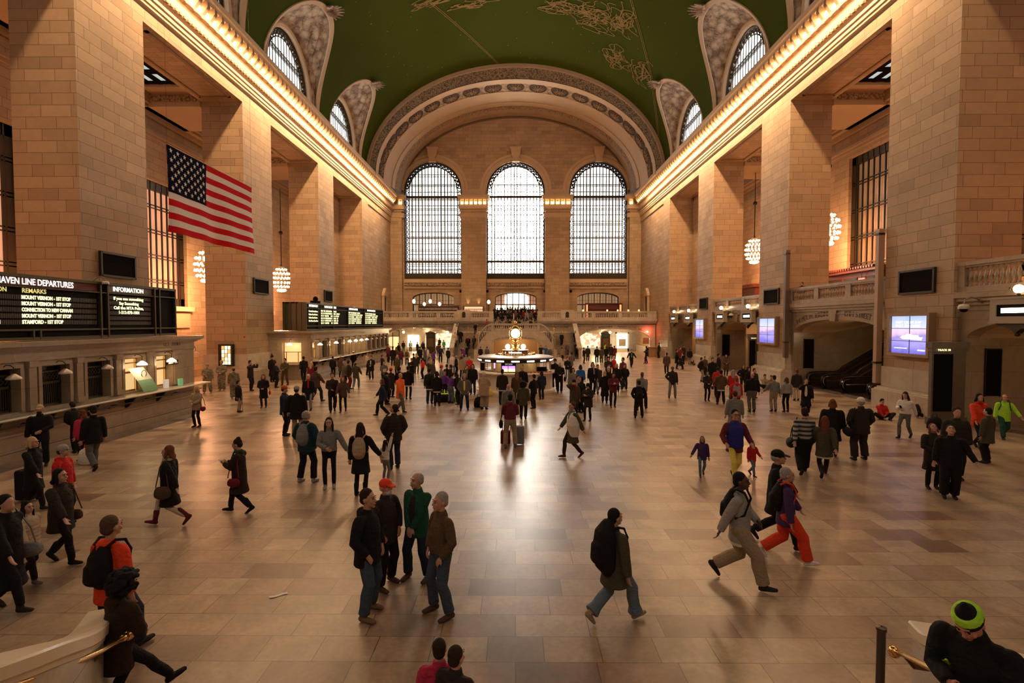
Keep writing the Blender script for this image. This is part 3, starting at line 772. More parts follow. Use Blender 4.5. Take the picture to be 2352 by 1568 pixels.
def balustrade(name, u0, u1, zf, pl, gaps, zt, kind_label=None, nb=9, parent=None, MARBLE=MARBLE):
    """stone rail: solid dies at gaps, balusters between; pl(u, d, z)"""
    mb = MB()
    def bx(ua, ub, d0, d1, z0, z1):
        P = [pl(u, d, z) for z in (z0, z1) for d in (d0, d1) for u in (ua, ub)]; i = len(mb.v); mb.v += P
        mb.f += [(i, i+2, i+3, i+1), (i+4, i+5, i+7, i+6), (i, i+1, i+5, i+4), (i+2, i+6, i+7, i+3), (i, i+4, i+6, i+2), (i+1, i+3, i+7, i+5)]
    bx(u0, u1, -.14, .14, zf, zf+.22); bx(u0, u1, -.19, .19, zt-.16, zt); bx(u0, u1, -.13, .13, zt-.24, zt-.16)
    for a, b in gaps: bx(a, b, -.16, .16, zf+.2, zt-.1)
    rail = struct(mb.build(name, MARBLE))
    edges = sorted([u0]+[e for g in gaps for e in g]+[u1]); bays = []
    prev = u0
    for a, b in sorted(gaps):
        if a-prev > .3: bays.append((prev, a))
        prev = b
    if u1-prev > .3: bays.append((prev, u1))
    proto = None
    h = zt-.24-(zf+.22)
    for a, b in bays:
        k = max(1, round((b-a)/.235))
        for i in range(k):
            u = a+(b-a)*(i+.5)/k
            if proto is None:
                proto = MB().lathe([(r*.92, z*h/.7) for r, z in BALU], (0, 0, 0), 8).build('baluster', MARBLE, rail, smooth=True); o = proto
            else: o = proto.copy(); COL.objects.link(o); o.parent = rail
            o.location = pl(u, 0, zf+.22)
    return rail
wp = lambda u, d, z: (u, YT+.2+d, z)
balustrade('trim_30', -18.5, -7.65, 4.8, wp, [(-18.5, -17.3), (-14.0, -13.5), (-10.4, -9.9), (-8.1, -7.65)], 5.82)
balustrade('trim_31', -6.0, -2.9, 4.8, wp, [(-6.0, -5.75), (-3.5, -2.9)], 5.82)
balustrade('trim_32', 2.9, 6.0, 4.8, wp, [(2.9, 3.6), (5.75, 6.0)], 5.82)
balustrade('trim_33', 7.65, 18.5, 4.8, wp, [(7.65, 8.1), (10.0, 10.5), (13.5, 14.0), (17.3, 18.5)], 5.82)
for s in (-1, 1):
    d = struct(MB().box(min(s*5.95, s*7.7), YT-.05, 4.78, max(s*5.95, s*7.7), YT+.45, 5.98).build('trim_34', MARBLE))
    pts = [(s*6.8-.22, 5.0), (s*6.8+.22, 5.0), (s*6.8+.22, 5.6), (s*6.8+.1, 5.74), (s*6.8, 5.78), (s*6.8-.1, 5.74), (s*6.8-.22, 5.6)]
    pn = MB().prism(pts, lambda u, v, dd: (u, dd, v), YT-.09, YT-.03).build('louvre_panel', BRONZE)
    tag(pn, 'small dark arched vent panel on the %s pedestal of the terrace rail' % ('left' if s < 0 else 'right'), 'vent')
# keystone blocks and lettering over the passages
mb = MB()
for c in (-12.6, 13.2): mb.prism([(c-.28, 3.55), (c+.28, 3.55), (c+.36, 4.1), (c-.36, 4.1)], lambda u, v, d: (u, d, v), YT+.78, YT+.95)
struct(mb.build('trim_35', MARBLE))
def az(c, h, zs, ri): return lambda u: zs+ri*math.sqrt(max(0.02, 1-((u-c)/h)**2))+.1
lt = [('TICKET MACHINES', -15.0, 3.6, -12.6, 4.9, 2.2, 1.45), ('SUBWAY 42ND ST', -10.3, 3.5, -12.6, 4.9, 2.2, 1.45), ('TICKET MACHINES', 11.2, 3.4, 13.2, 4.7, 2.2, 1.3), ('TRACKS 11 TO 42', 15.1, 3.2, 13.2, 4.7, 2.2, 1.3)]
tw = bpy.data.objects['wall_terrace']
for s, uc, wd, c, h, zs, ri in lt: arc_text(s, .36, INK, 'lettering', tw, uc, wd, az(c, h, zs, ri), lambda u, z: (u, YT+.895, z), EAST)
for s, uc, wd, z0 in (('WEST BALCONY', -6.0, 2.0, 3.55), ('WEST BALCONY', 6.1, 2.0, 3.55)): arc_text(s, .26, INK, 'lettering', tw, uc, wd, lambda u: z0, lambda u, z: (u, YT+.895, z), EAST, slope=False)
arc_text('TO VANDERBILT AVENUE', .42, INK, 'lettering', bpy.data.objects['wall_west'], 0, 5.2, lambda u: 9.55-.035*u*u, lambda u, z: (u, YW-.01, z-.1), EAST)
arc_text('THE CAMPBELL APARTMENT', .42, INK, 'lettering', bpy.data.objects['wall_west'], 0, 6.0, lambda u: 9.05-.03*u*u, lambda u, z: (u, YW-.01, z-.06), EAST)
# passages: ceilings, back rooms, lit shopfronts
SHOPM = bpy.data.materials.new('shop_goods_wall'); n_, l_ = nodes(SHOPM); v_ = n_.new('ShaderNodeTexVoronoi'); v_.inputs['Scale'].default_value = 2.2; t_ = n_.new('ShaderNodeTexCoord'); l_.new(t_.outputs['UV'], v_.inputs['Vector'])
r_ = ramp(n_, [(0, (1, .85, .6)), (.5, (1, .75, .45)), (.75, (.5, .25, .12)), (1, (.9, .5, .25))]); l_.new(v_.outputs['Color'], r_.inputs['Fac']); l_.new(r_.outputs['Color'], n_['Principled BSDF'].inputs['Emission Color']); n_['Principled BSDF'].inputs['Emission Strength'].default_value = 1.3
for c, h in ((-12.6, 6.4), (13.2, 6.0)):
    s = -1 if c < 0 else 1
    struct(MB().box(c-h, YT+1.5, 3.75, c+h, 84, 3.9).build('ceiling_passage_'+('left' if s < 0 else 'right'), PLAIN))
    struct(MB().box(c-h-.3, YT+1.5, 0, c-h, 90, 3.9).build('wall_passage_'+('left' if s < 0 else 'right'), MARBLE))
    struct(MB().box(c+h, YT+1.5, 0, c+h+.3, 90, 3.9).build('wall_passage_b_'+('left' if s < 0 else 'right'), MARBLE))
    mb = arch_wall(MB(), fn_w, c-h, c+h, 0, 3.75, [(c+(1.6 if s < 0 else -2.7), 3.0, 0, 2.3, .4)], 79.2, 79.6, n=10)
    struct(mb.build('wall_passage_c_'+('left' if s < 0 else 'right'), MARBLE))
    struct(MB().q([(c-h, 90, 0), (c+h, 90, 0), (c+h, 90, 3.9), (c-h, 90, 3.9)]).build('wall_shop_'+('left' if s < 0 else 'right'), SHOPM))
    struct(MB().q([(c-h, 79.6, 3.8), (c+h, 79.6, 3.8), (c+h, 90, 3.8), (c-h, 90, 3.8)]).build('ceiling_shop_'+('left' if s < 0 else 'right'), WHITE))
arc_text('SUBWAY AND LEX', .34, INK, 'lettering', bpy.data.objects['wall_passage_c_left'], -11.0, 4.4, lambda u: 2.95, lambda u, z: (u, 79.19, z), EAST, slope=False)
arc_text('WAITING ROOM', .34, INK, 'lettering', bpy.data.objects['wall_passage_c_right'], 12.2, 4.4, lambda u: 2.95, lambda u, z: (u, 79.19, z), EAST, slope=False)
lit = MB().box(-16.6, 79.0, .6, -14.9, 79.15, 2.4).build('shop_window', G_SHOP); tag(lit, 'brightly lit shop window inside the passage left of the stairs', 'shop window')
for x, lb in ((-17.9, 'tall bronze framed shop door at the left end of the passage'),):
    r = empty('shop_door', (x, 75.0, 0)); tag(r, lb, 'door')
    m = MB()
    for dx in (-.9, -.05, .9): m.box(x+dx-.05, 74.95, 0, x+dx+.05, 75.05, 3.2)
    m.box(x-.95, 74.95, 3.1, x+.95, 75.05, 3.2); m.box(x-.95, 74.95, 2.3, x+.95, 75.05, 2.4); m.build('frame', BRONZE, r)
    MB().q([(x-.9, 75.02, 0), (x+.9, 75.02, 0), (x+.9, 75.02, 2.3), (x-.9, 75.02, 2.3)]).build('glass', G_WARMP, r)
r = empty('display_case', (15.9, 77.2, 0)); tag(r, 'white framed lit display case at the right end of the passage', 'display case')
m = MB().box(15.0, 77.0, 0, 15.2, 77.3, 2.9).box(16.8, 77.0, 0, 17.0, 77.3, 2.9).box(15.0, 77.0, 2.7, 17.0, 77.3, 2.9).box(15.0, 77.0, 0, 17.0, 77.3, .5); m.build('frame', WHITE, r)
MB().box(15.2, 77.15, .5, 16.8, 77.2, 2.7).build('backdrop', G_SHOP, r)
MB().box(15.5, 76.98, .8, 16.5, 77.1, 1.9).build('shelf_goods', plain('goods', (0.35, 0.3, 0.25), .6, noise=.6, nscale=5), r)
# clock-topped kiosks in both passages
for x, lb in ((-11.9, 'dark wooden kiosk standing in the passage left of the stairs'), (12.6, 'dark wooden kiosk with a pale poster in the right passage')):
    r = empty('kiosk', (x, 72.2, 0)); tag(r, lb, 'kiosk')
    m = MB().box(x-.62, 71.9, 0, x+.62, 72.6, 2.75).box(x-.7, 71.8, 2.75, x+.7, 72.7, 2.95).box(x-.7, 71.8, 0, x+.7, 72.7, .3)
    m.lathe([(.5, 2.95), (.42, 3.05), (.2, 3.15), (.05, 3.2)], (x, 72.2, 0), 10); m.build('body', plain('kiosk_wood', (.07, .04, .025), .4), r)
    MB().box(x-.55, 71.86, 2.35, x+.55, 71.9, 2.68).build('sign_board', plain('kiosk_green', (.05, .11, .05), .5), r)
    MB().box(x-.42, 71.86, .95, x+.42, 71.9, 2.1).build('poster', plain('poster_tan', (.45, .27, .2) if x > 0 else (.2, .13, .06), .6, noise=.5, nscale=4), r)
# hanging globe lamps of the passages
gl = empty('globe_lamp')
MB().ball((0, 0, 0), .17, 10, 7).build('globe', G_GLOBE, gl, smooth=True); MB().tube([(0, 0, .15), (0, 0, .75)], .02, 5).build('rod', BRONZE, gl)
for i, (x, y, z, lb) in enumerate([(-15.6, 71.5, 3.0, 'round globe lamp hanging in the left part of the left passage'), (-9.4, 71.0, 3.0, 'round globe lamp hanging near the stairs in the left passage'), (12.9, 70.2, 3.0, 'round globe lamp hanging in the middle of the right passage'), (9.8, 72, 3.0, 'round globe lamp hanging near the stairs in the right passage')]):
    c = gl if i == 0 else copy_tree(gl); c.location = (x, y, z); c['label'] = lb; c['category'] = 'lamp'

# ------------------------------------------------------------------ west stairs
ZL = 3.2; YB = 61.0
mb = MB(); NS_ = 19
for s in (-1, 1):
    for i in range(NS_):
        y0 = 61.9+i*.285; z1 = ZL*(i+1)/NS_
        mb.box(min(s*4.75, s*7.6), y0, 0, max(s*4.75, s*7.6), 68.4, z1)
mb.box(-7.6, 66.9, 2.6, 7.6, 68.5, ZL); mb.box(-4.6, 61.4, ZL-.3, 4.6, 68.5, ZL)
for i in range(10): mb.box(-2.9, 67.6+i*.28, 0 if False else ZL-.2, 2.9, 70.6, ZL+1.6*(i+1)/10)
struct(mb.build('floor_stairs_west', STAIRM))
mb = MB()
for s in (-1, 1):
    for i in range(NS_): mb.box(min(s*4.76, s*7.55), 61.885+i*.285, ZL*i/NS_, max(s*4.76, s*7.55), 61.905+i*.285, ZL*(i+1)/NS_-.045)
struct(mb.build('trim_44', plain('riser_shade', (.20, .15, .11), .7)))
mb = arch_wall(MB(), fn_w, -2.95, 2.95, 0, ZL+.05, [(0, 2.75, 0, 1.82, .55)], YB, YB+.5, n=20)
for s in (-1, 1):
    fx = lambda u, v, d, s=s: (s*u, d, v)
    mb.prism([(2.95, 0), (4.7, 0), (4.7, 1.25), (4.5, 1.6), (3.9, 2.5), (3.4, 3.05), (2.95, ZL+.05)], fx, YB, YB+.5)
    mb.box(min(s*2.78, s*2.95), YB+.45, 0, max(s*2.78, s*2.95), 66.5, ZL-.3)
    mb.prism([(61.3, 0), (67.0, 0), (67.0, ZL), (61.9, .25), (61.3, .2)], lambda u, v, d, s=s: (s*d, u, v), 4.55, 4.75)
struct(mb.build('wall_stairs_west', MARBLE))
struct(MB().box(-2.8, 66.4, 0, 2.8, 66.6, ZL-.3).build('wall_under_landing', plain('warm_limestone', (.55, .36, .2), .7, noise=.1)))
sw = bpy.data.objects['wall_stairs_west']
arc_text('TRAINS TO GRAND HYATT AND DINING CONCOURSE', .17, INK, 'lettering', sw, 0, 5.0, lambda u: 1.86+.6*math.sqrt(max(.02, 1-(u/2.9)**2))+.03, lambda u, z: (u, YB-.01, z), EAST)
balustrade('trim_40', -2.9, 2.9, ZL, lambda u, d, z: (u, YB+.25+d, z), [(-2.9, -2.6), (2.6, 2.9)], 4.22)
for s in (-1, 1):
    # raking rails that sweep down and outwards from the landing
    mb = MB(); pr = []
    path = [(2.9, YB+.25, 4.14), (3.4, YB+.25, 3.95), (3.9, YB+.25, 3.5), (4.3, YB+.2, 3.0), (4.6, YB+.0, 2.4), (4.7, YB-.1, 1.6), (4.72, YB-.2, 1.15)]
    rows = []
    for x, y, z in path: rows.append([(s*(x+dx), y+dy, z+dz) for dx, dy, dz in ((-.03, -.2, -.08), (-.03, -.2, .08), (.03, .2, .08), (.03, .2, -.08))])
    mb.grid(rows, close=True); mb.box(min(s*4.5, s*4.9), YB-.4, 0, max(s*4.5, s*4.9), YB+.1, 1.15)
    r = struct(mb.build('trim_41', MARBLE))
    pb = None
    for i in range(7):
        t = (i+.6)/7.2; x = 2.95+1.5*t; zt_ = 4.1-1.55*t*t-.12*t; zb_ = ZL+.05-1.6*t**1.25
        hh = max(.3, zt_-zb_-.1)
        MB().lathe([(q*.9, z*hh/.7) for q, z in BALU], (s*x, YB+.25, zb_), 7).build('baluster', MARBLE, r, smooth=True)
    # outer stone string wall of each flight
    mb = MB().prism([(61.4, 0), (67.6, 0), (67.6, 4.1), (67.0, 4.1), (61.9, 1.2), (61.4, 1.2)], lambda u, v, d: (s*d, u, v), 7.55, 7.9)
    mb.prism([(61.3, 1.15), (61.9, 1.15), (67.1, 4.05), (67.6, 4.05), (67.6, 4.2), (67.0, 4.2), (61.85, 1.32), (61.3, 1.32)], lambda u, v, d: (s*d, u, v), 7.45, 8.0)
    struct(mb.build('trim_42', MARBLE))
    for x, nm in ((6.2, 'centre'), (4.95, 'inner')):
        h = empty('handrail', (s*x, 62, 0)); tag(h, 'brass handrail %s of the %s flight of the far stairs' % ('down the middle' if nm == 'centre' else 'along the inner side', 'left' if s < 0 else 'right'), 'handrail')
        MB().tube([(s*x, 61.8, .95), (s*x, 67.2, ZL+.9)], .035, 6).build('rail', BRASS, h)
        m = MB()
        for i in range(4): yy = 62+i*1.65; m.tube([(s*x, yy, ZL*(yy-61.9)/5.4 if yy > 61.9 else 0), (s*x, yy, .95+(yy-61.8)/5.4*(ZL-.05))], .022, 5)
        m.build('post', BRASS, h)

# ------------------------------------------------------------------ things on the terrace
tl = empty('torch_lamp')
MB().lathe([(.12, 0), (.1, .1), (.05, .2), (.05, 1.9), (.12, 2.0), (.02, 2.05)], (0, 0, 0), 8).build('post', BRONZE, tl)
MB().ball((0, 0, 2.3), .2, 10, 8, sz=1.35).build('globe', G_GLOBE, tl, smooth=True)
for i, (x, y, dz, lb) in enumerate([(-13.7, 69.3, 0.1, 'tallest left torch lamp standing on the left terrace'), (-12.5, 70.5, -.25, 'second torch lamp from the left on the left terrace'), (-11.5, 69.4, .1, 'third torch lamp from the left on the left terrace'), (-10.4, 70.4, -.25, 'fourth torch lamp from the left on the left terrace'), (-3.6, 69.2, 0, 'torch lamp next to the stairs at the right end of the left terrace')]):
    c = tl if i == 0 else copy_tree(tl); c.location = (x, y, 4.8); c.scale = (1, 1, 1+dz*.4); c['label'] = lb; c['category'] = 'lamp'
cl = empty('candle_lamp')
MB().lathe([(.08, 0), (.03, .05), (.03, .2), (.07, .25)], (0, 0, 0), 8).build('foot', BRONZE, cl)
MB().ball((0, 0, .38), .11, 8, 6, sz=1.3).build('shade', emis('amber_glow', (1.0, .3, .1), 6), cl, smooth=True)
for i, x in enumerate((9.0, 12.2, 13.6, 15.0, 16.4)):
    c = cl if i == 0 else copy_tree(cl); c.location = (x, 68.5, 5.55); c['category'] = 'lamp'; c['group'] = 'amber lamps on the right terrace tables'; c['label'] = 'small amber table lamp on the right terrace behind the balustrade'
tb = empty('bar_table')
MB().box(-.6, -.35, .7, .6, .35, .75).build('table_top', WHITE, tb); MB().lathe([(.25, 0), (.04, .05), (.04, .7)], (0, 0, 0), 8).build('leg', BRONZE, tb)
k = 0
for x in (-16.9, -15.2, -13.4, -11.6, -9.8, 9.0, 10.6, 12.2, 13.7, 15.1, 16.5):
    c = tb if k == 0 else copy_tree(tb); k += 1; c.location = (x, 68.6, 4.8)
    sd = 'left' if x < 0 else 'right'; c['category'] = 'table'; c['group'] = 'tables on the %s terrace' % sd; c['label'] = 'small table on the %s terrace behind the stone balustrade' % sd
r = empty('metal_fence', (-13, 69.8, 4.8)); tag(r, 'low dark railing in front of the left terrace restaurant', 'railing')
m = MB().box(-18.3, 69.75, 5.85, -5.2, 69.8, 5.92).box(-18.3, 69.75, 5.5, -5.2, 69.8, 5.53)
m.build('rail', plain('rail_brown', (.12, .05, .03), .5), r)
m = MB()
for i in range(12): m.box(-18.3+i*1.19, 69.74, 4.8, -18.22+i*1.19, 69.82, 5.92)
m.build('post', BRONZE, r)
r = empty('back_bar', (-12, 76.6, 4.8)); tag(r, 'bottle shelves of the restaurant under the left great window', 'shelf')
m = MB()
for z in (5.3, 5.75, 6.2, 6.65): m.box(-14.5, 76.4, z, -8.4, 76.8, z+.05)
m.box(-14.5, 76.75, 4.8, -8.4, 76.82, 6.9); m.build('shelf', WOOD, r)
m = MB()
for z in (5.35, 5.8, 6.25):
    for i in range(34): x = -14.3+i*.17; m.lathe([(.045, 0), (.045, .2), (.015, .26), (.015, .32)], (x, 76.55, z), 5)
MB_b = m.build('bottle', plain('bottles', (.5, .35, .2), .2, noise=.7, nscale=3, emit=(1, .7, .4), es=.12), r); MB_b['kind'] = 'stuff'
r = empty('lit_shelf', (-6.3, 76.8, 4.8)); tag(r, 'glowing bottle cabinet against the pilaster on the left terrace', 'cabinet')
MB().box(-7.8, 76.7, 4.8, -4.8, 77.1, 6.8).build('cabinet_body', WOOD, r)
MB().box(-7.6, 76.66, 5.7, -4.9, 76.7, 6.7).build('lit_back', emis('peach_glow', (1, .5, .28), 1.3), r)
m = MB()
for z in (5.75, 6.2):
    m.box(-7.6, 76.5, z-.04, -4.9, 76.7, z)
    for i in range(16): m.lathe([(.05, 0), (.05, .2), (.015, .26), (.015, .32)], (-7.45+i*.165, 76.6, z), 5)
m.build('bottles', plain('bottles_dark', (.12, .05, .03), .3), r)
r = empty('red_bar', (13.3, 76.6, 4.8)); tag(r, 'mahogany bar cabinet lit red under the right great window', 'bar')
MB().box(10.7, 77.0, 4.8, 15.6, 77.5, 7.15).build('cabinet_body', plain('red_mahogany', (.13, .02, .01), .4), r)
m = MB().box(10.4, 76.7, 4.8, 10.9, 77.1, 7.1).box(15.4, 76.7, 4.8, 15.9, 77.1, 7.1).box(10.4, 76.7, 7.1, 15.9, 77.1, 7.25).box(10.4, 76.7, 6.3, 15.9, 77.0, 6.36).box(10.4, 76.7, 5.5, 15.9, 77, 5.56); m.build('frame', WOOD, r)
MB().box(10.55, 76.68, 4.8, 10.75, 76.7, 7.0).box(15.5, 76.68, 4.8, 15.75, 76.7, 7.0).build('lit_strip', emis('red_glow', (1, .25, .08), 2.2), r)
m = MB()
for i in range(20): m.lathe([(.05, 0), (.05, .25), (.015, .3), (.015, .38)], (11.2+i*.21, 76.85, 5.56), 5)
m.build('bottles', plain('bottles_dark', (.12, .05, .03), .3), r)
# terrace wall sconces spots (uplights over the shelves)
for x in (-7.1, -5.5): lamp('sconce_light', 'SPOT', (x, 77.0, 6.9), 90, (1, .65, .32), spot_size=1.0, spot_blend=.8, shadow_soft_size=.05).rotation_euler = (PI, 0, 0)
for x in (10.6, 12.4, 14.2, 16.0): lamp('sconce_light', 'SPOT', (x, 77.2, 7.4), 60, (1, .6, .3), spot_size=1.1, spot_blend=.9, shadow_soft_size=.05).rotation_euler = (PI, 0, 0)
for x in (16.9, 18.2): lamp('sconce_light', 'SPOT', (x, 74, 5.2), 70, (1, .5, .25), spot_size=.7, spot_blend=.9, shadow_soft_size=.05).rotation_euler = (PI, 0, 0)
m = MB()
for x in (-8.3, -4.25, 4.4, 8.35): m = MB().box(x-.14, YW-.12, 9.0-.14, x+.14, YW-.02, 9.0+.14) if False else m.box(x-.16, YW-.9 if False else YW-.12, 8.9, x+.16, YW, 9.25)
struct(m.build('trim_43', BLACKM))

# ------------------------------------------------------------------ right side: balconies and gates between the piers
AW = 18.95
struct(MB().box(19.5, -8, 5.32, XO, 79, 5.5).build('floor_balcony', PLAIN))
bays = [(12.65, 22.0), (26.05, 35.4), (39.45, 48.8), (52.85, 62.6)]
zr = [6.8, 6.62, 6.45, 6.3]
for bi, (a, b) in enumerate(bays):
    c, h = (a+b)/2, (b-a)/2-.3
    zs, ri = 3.62, .85
    mb = arch_wall(MB(), lambda u, z, d: (d, u, z), a, b, 0, 5.3, [(c, h, 0, zs, ri)], AW, AW+.6, n=24)
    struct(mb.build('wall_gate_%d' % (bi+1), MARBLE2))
    mb = MB().box(AW-.35, a, 5.3, XO, b, 5.55).box(AW-.25, a, 5.15, AW+.3, b, 5.32).box(AW-.12, a, 5.0, AW+.3, b, 5.17)
    mb.box(AW-.06, a+.3, 4.78, AW+.02, c-.25, 4.84); mb.box(AW-.06, c+.25, 4.78, AW+.02, b-.3, 4.84)
    mb.prism([(c-.25, zs+ri-.1), (c+.25, zs+ri-.1), (c+.38, 5.0), (c-.38, 5.0)], lambda u, v, d: (d, u, v), AW-.12, AW+.1)
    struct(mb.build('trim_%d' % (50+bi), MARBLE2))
    L = b-a; g = [(a, a+.35), (a+L*.31, a+L*.36), (a+L*.64, a+L*.69), (b-.35, b)]
    balustrade('trim_%d' % (56+bi), a, b, 5.55, lambda u, d, z: (AW-.05+d, u, z), g, zr[bi], MARBLE=MARBLE2)
    # recess behind: side walls facing the hall, ceiling, back
    dp = 30.0 if bi == 1 else 24.5
    struct(MB().box(AW+.6, b-.3, 0, dp, b+.2, 5.3).build('wall_recess_%d' % (bi+1), MARBLE2))
    struct(MB().box(AW+.6, a-.2, 0, dp, a+.3, 5.3).build('wall_recess_b_%d' % (bi+1), MARBLE))
    struct(MB().box(dp, a-.2, 0, dp+.3, b+.2, 6.3).build('wall_recess_back_%d' % (bi+1), PLAIN))
    # barrel ceiling of the recess
    rows = [[(x, c-h*math.cos(PI*k/16), zs+up+ri*math.sin(PI*k/16)) for k in range(17)] for x, up in ((AW+.55, 0), (21.6, 0), (dp, 1.6 if bi == 1 else 0))]
    struct(MB().grid(rows).build('ceiling_recess_%d' % (bi+1), PLAIN))
    # black notice board on the far recess wall
    nb = empty('notice_board', (AW+1.3, b-.35, 1.2)); tag(nb, ['tall black notice board inside the nearest right gate', 'tall black notice board beside the escalators', 'tall black notice board inside the gate between screens', 'tall black notice board inside the farthest right gate'][bi], 'notice board')
    x0 = (19.75, 19.65, 19.5, 19.6)[bi]
    if bi < 3:
        MB().box(x0, b-.36, 1.2, x0+.62, b-.3, 3.15).build('panel', BLACKM, nb)
        MB().box(x0-.03, b-.37, 1.17, x0, b-.3, 3.18).box(x0+.62, b-.37, 1.17, x0+.65, b-.3, 3.18).box(x0-.03, b-.37, 3.15, x0+.65, b-.3, 3.19).build('frame', BRONZE, nb)
    else:
        MB().lathe([(.001, .02), (.2, .02), (.22, 0)], (0, 0, 0), 14).build('panel', plain('green_plaque', (.25, .28, .16), .5), nb).rotation_euler = (PI/2, 0, 0)
        nb.location = (20.0, b-.32, 2.0); nb['label'] = 'round greenish plaque on the wall of the farthest right gate'; nb['category'] = 'plaque'; nb.name = 'round_plaque'; nb.children[0].matrix_parent_inverse = Matrix.Identity(4)
    if bi in (2, 3):     # lit cross arch with a doorway behind
        mb = arch_wall(MB(), lambda u, z, d: (u, d, z), 20.5, 23.8, 0, 4.4, [(22.0, 1.15, 0, 2.5, .5)], b-3.0, b-2.7, n=12)
        struct(mb.build('wall_cross_%d' % (bi+1), plain('warm_limestone', (.55, .36, .2), .7)))
w2 = bpy.data.objects['wall_gate_2']
zf2 = lambda u: 3.62+.85*math.sqrt(max(.02, 1-((u-30.72)/4.38)**2))+.12
# in this view larger y is further left, so lettering runs towards the camera
arc_text('THE METLIFE BUILDING', .42, INK, 'lettering', w2, -33.0, 3.5, lambda v: zf2(-v), lambda v, z: (AW-.012, -v, z), FROM_RIGHT)
arc_text('45TH STREET', .42, INK, 'lettering', w2, -28.7, 2.3, lambda v: zf2(-v), lambda v, z: (AW-.012, -v, z), FROM_RIGHT)

# bronze framed track boards and illuminated track signs
def kiosk_board(x0, x1, y, zt, label):
    r = empty('track_board', ((x0+x1)/2, y, 0)); tag(r, label, 'sign')
    m = MB().box(x0, y, 0, x1, y+.15, zt-.25).box(x0-.12, y-.12, zt-.25, x1+.06, y+.2, zt).box(x0-.06, y-.06, zt-.4, x1+.06, y+.17, zt-.25).box(x0-.1, y-.1, 0, x1+.06, y+.17, .3)
    m.build('body', plain('gate_bronze', (.14, .105, .065), .45, noise=.2), r)
    MB().box(x0+.08, y-.02, .55, x0+(x1-x0)*.62, y, zt-.5).build('black_panel', BLACKM, r)
    text_mesh('TRACK 30' if x1 > 18.8 else 'TRACK', .12, G_TEXT, 'track_number', r, (x0+.12, y-.13, zt-.33), EAST)
kiosk_board(17.45, 18.85, 21.6, 3.46, 'tall bronze track board standing beside the nearest picture screen')
kiosk_board(18.0, 18.82, 39.78, 3.42, 'bronze track board between the middle gate and the middle screen')
ts = empty('track_sign')
m = MB()
for y0, y1, z0, z1 in ((-.95, .95, -.42, -.22), (-.95, .95, .22, .42), (-.95, -.72, -.22, .22), (.72, .95, -.22, .22)): m.box(-.32, y0, z0, .0, y1, z1)
m.box(-.25, -.95, -.42, .0, .95, .42); m.box(-.34, -1.0, .42, .02, 1.0, .5); m.box(-.34, -1.0, -.48, .02, 1.0, -.42)
m.build('housing', plain('sign_stone', (.36, .28, .18), .5), ts)
MB().box(-.27, -.72, -.22, -.25, .72, .22).build('face', BLACKM, ts)
MB().box(-.3, -.52, -.09, -.28, .52, .09).build('lit_number', G_SIGN, ts)
m = MB().prism([(-.8, -.48), (.8, -.48), (.5, -.62), (.2, -.68), (0, -.85), (-.2, -.68), (-.5, -.62)], lambda u, v, d: (d, u, v), -.25, 0); m.ball((-.15, 0, -.86), .1, 8, 5); m.build('scroll_bracket', BRONZE, ts)
m = MB().tube([(0, .3, .7), (-.2, .3, .85), (-.2, .3, .75)], .03, 5); m.lathe([(.05, .5), (.06, .62), (.03, .66)], (-.16, 0, 0), 8); m.build('lamp_arm', BRONZE, ts)
MB().ball((-.16, 0, .78), .16, 10, 8).build('globe', G_GLOBE, ts, smooth=True)
for i, (y, z, lb) in enumerate([(18.9, 4.72, 'illuminated track sign with a lamp at the right picture edge'), (40.7, 4.8, 'illuminated track sign right of the pair between two screens'), (46.0, 4.83, 'illuminated track sign left of the pair between two screens'),
                                (54.6, 4.8, 'right sign of the farthest pair of illuminated track signs'), (59.6, 4.8, 'left sign of the farthest pair of illuminated track signs')]):
    c = ts if i == 0 else copy_tree(ts); c.location = (18.5, y, z); c['label'] = lb; c['category'] = 'sign'
    MB().box(18.48, y-.12, z-.1, AW+.02, y+.12, z+.1).build('mounting', BRONZE, None).name = 'mounting'
    o = bpy.data.objects[-1] if False else None
for o in [o for o in COL.objects if o.name.startswith('mounting') and not o.parent]:
    c = min([q for q in COL.objects if q.name.startswith('track_sign')], key=lambda q: abs(q.location.y-(o.data.vertices[0].co.y+.12)))
    o.parent = c; o.matrix_parent_inverse = parent_inv(c)
cam_p = empty('security_camera')
MB().tube([(0, 0, 0), (-.3, 0, .25), (-.55, 0, .3), (-.75, 0, .2), (-.8, 0, 0)], .03, 6).build('arm', plain('grey_metal', (.2, .17, .13), .4), cam_p)
MB().lathe([(.01, .12), (.15, .1), (.2, 0), (.19, -.08)], (-.8, 0, -.1), 12).build('housing', plain('cam_white', (.5, .45, .38), .4), cam_p, smooth=True)
MB().ball((-.8, 0, -.2), .14, 10, 6, sz=.8).build('dome', BLACKM, cam_p, smooth=True)
for i, (x, y, z, rz, lb) in enumerate([(18.9, 20.9, 5.0, 0, 'dome security camera beside the track sign at right'), (18.9, 43.3, 5.05, 0, 'dome security camera between the pair of track signs'), (-16.15, 19.6, 5.85, PI, 'dome security camera on the nearest departures board'), (-16.15, 49.9, 5.85, PI, 'dome security camera on top of the far departures board')]):
    c = cam_p if i == 0 else copy_tree(cam_p); c.location = (x, y, z); c.rotation_euler = (0, 0, rz); c['label'] = lb; c['category'] = 'camera'
    if rz: c.scale = (.6, .6, .6)

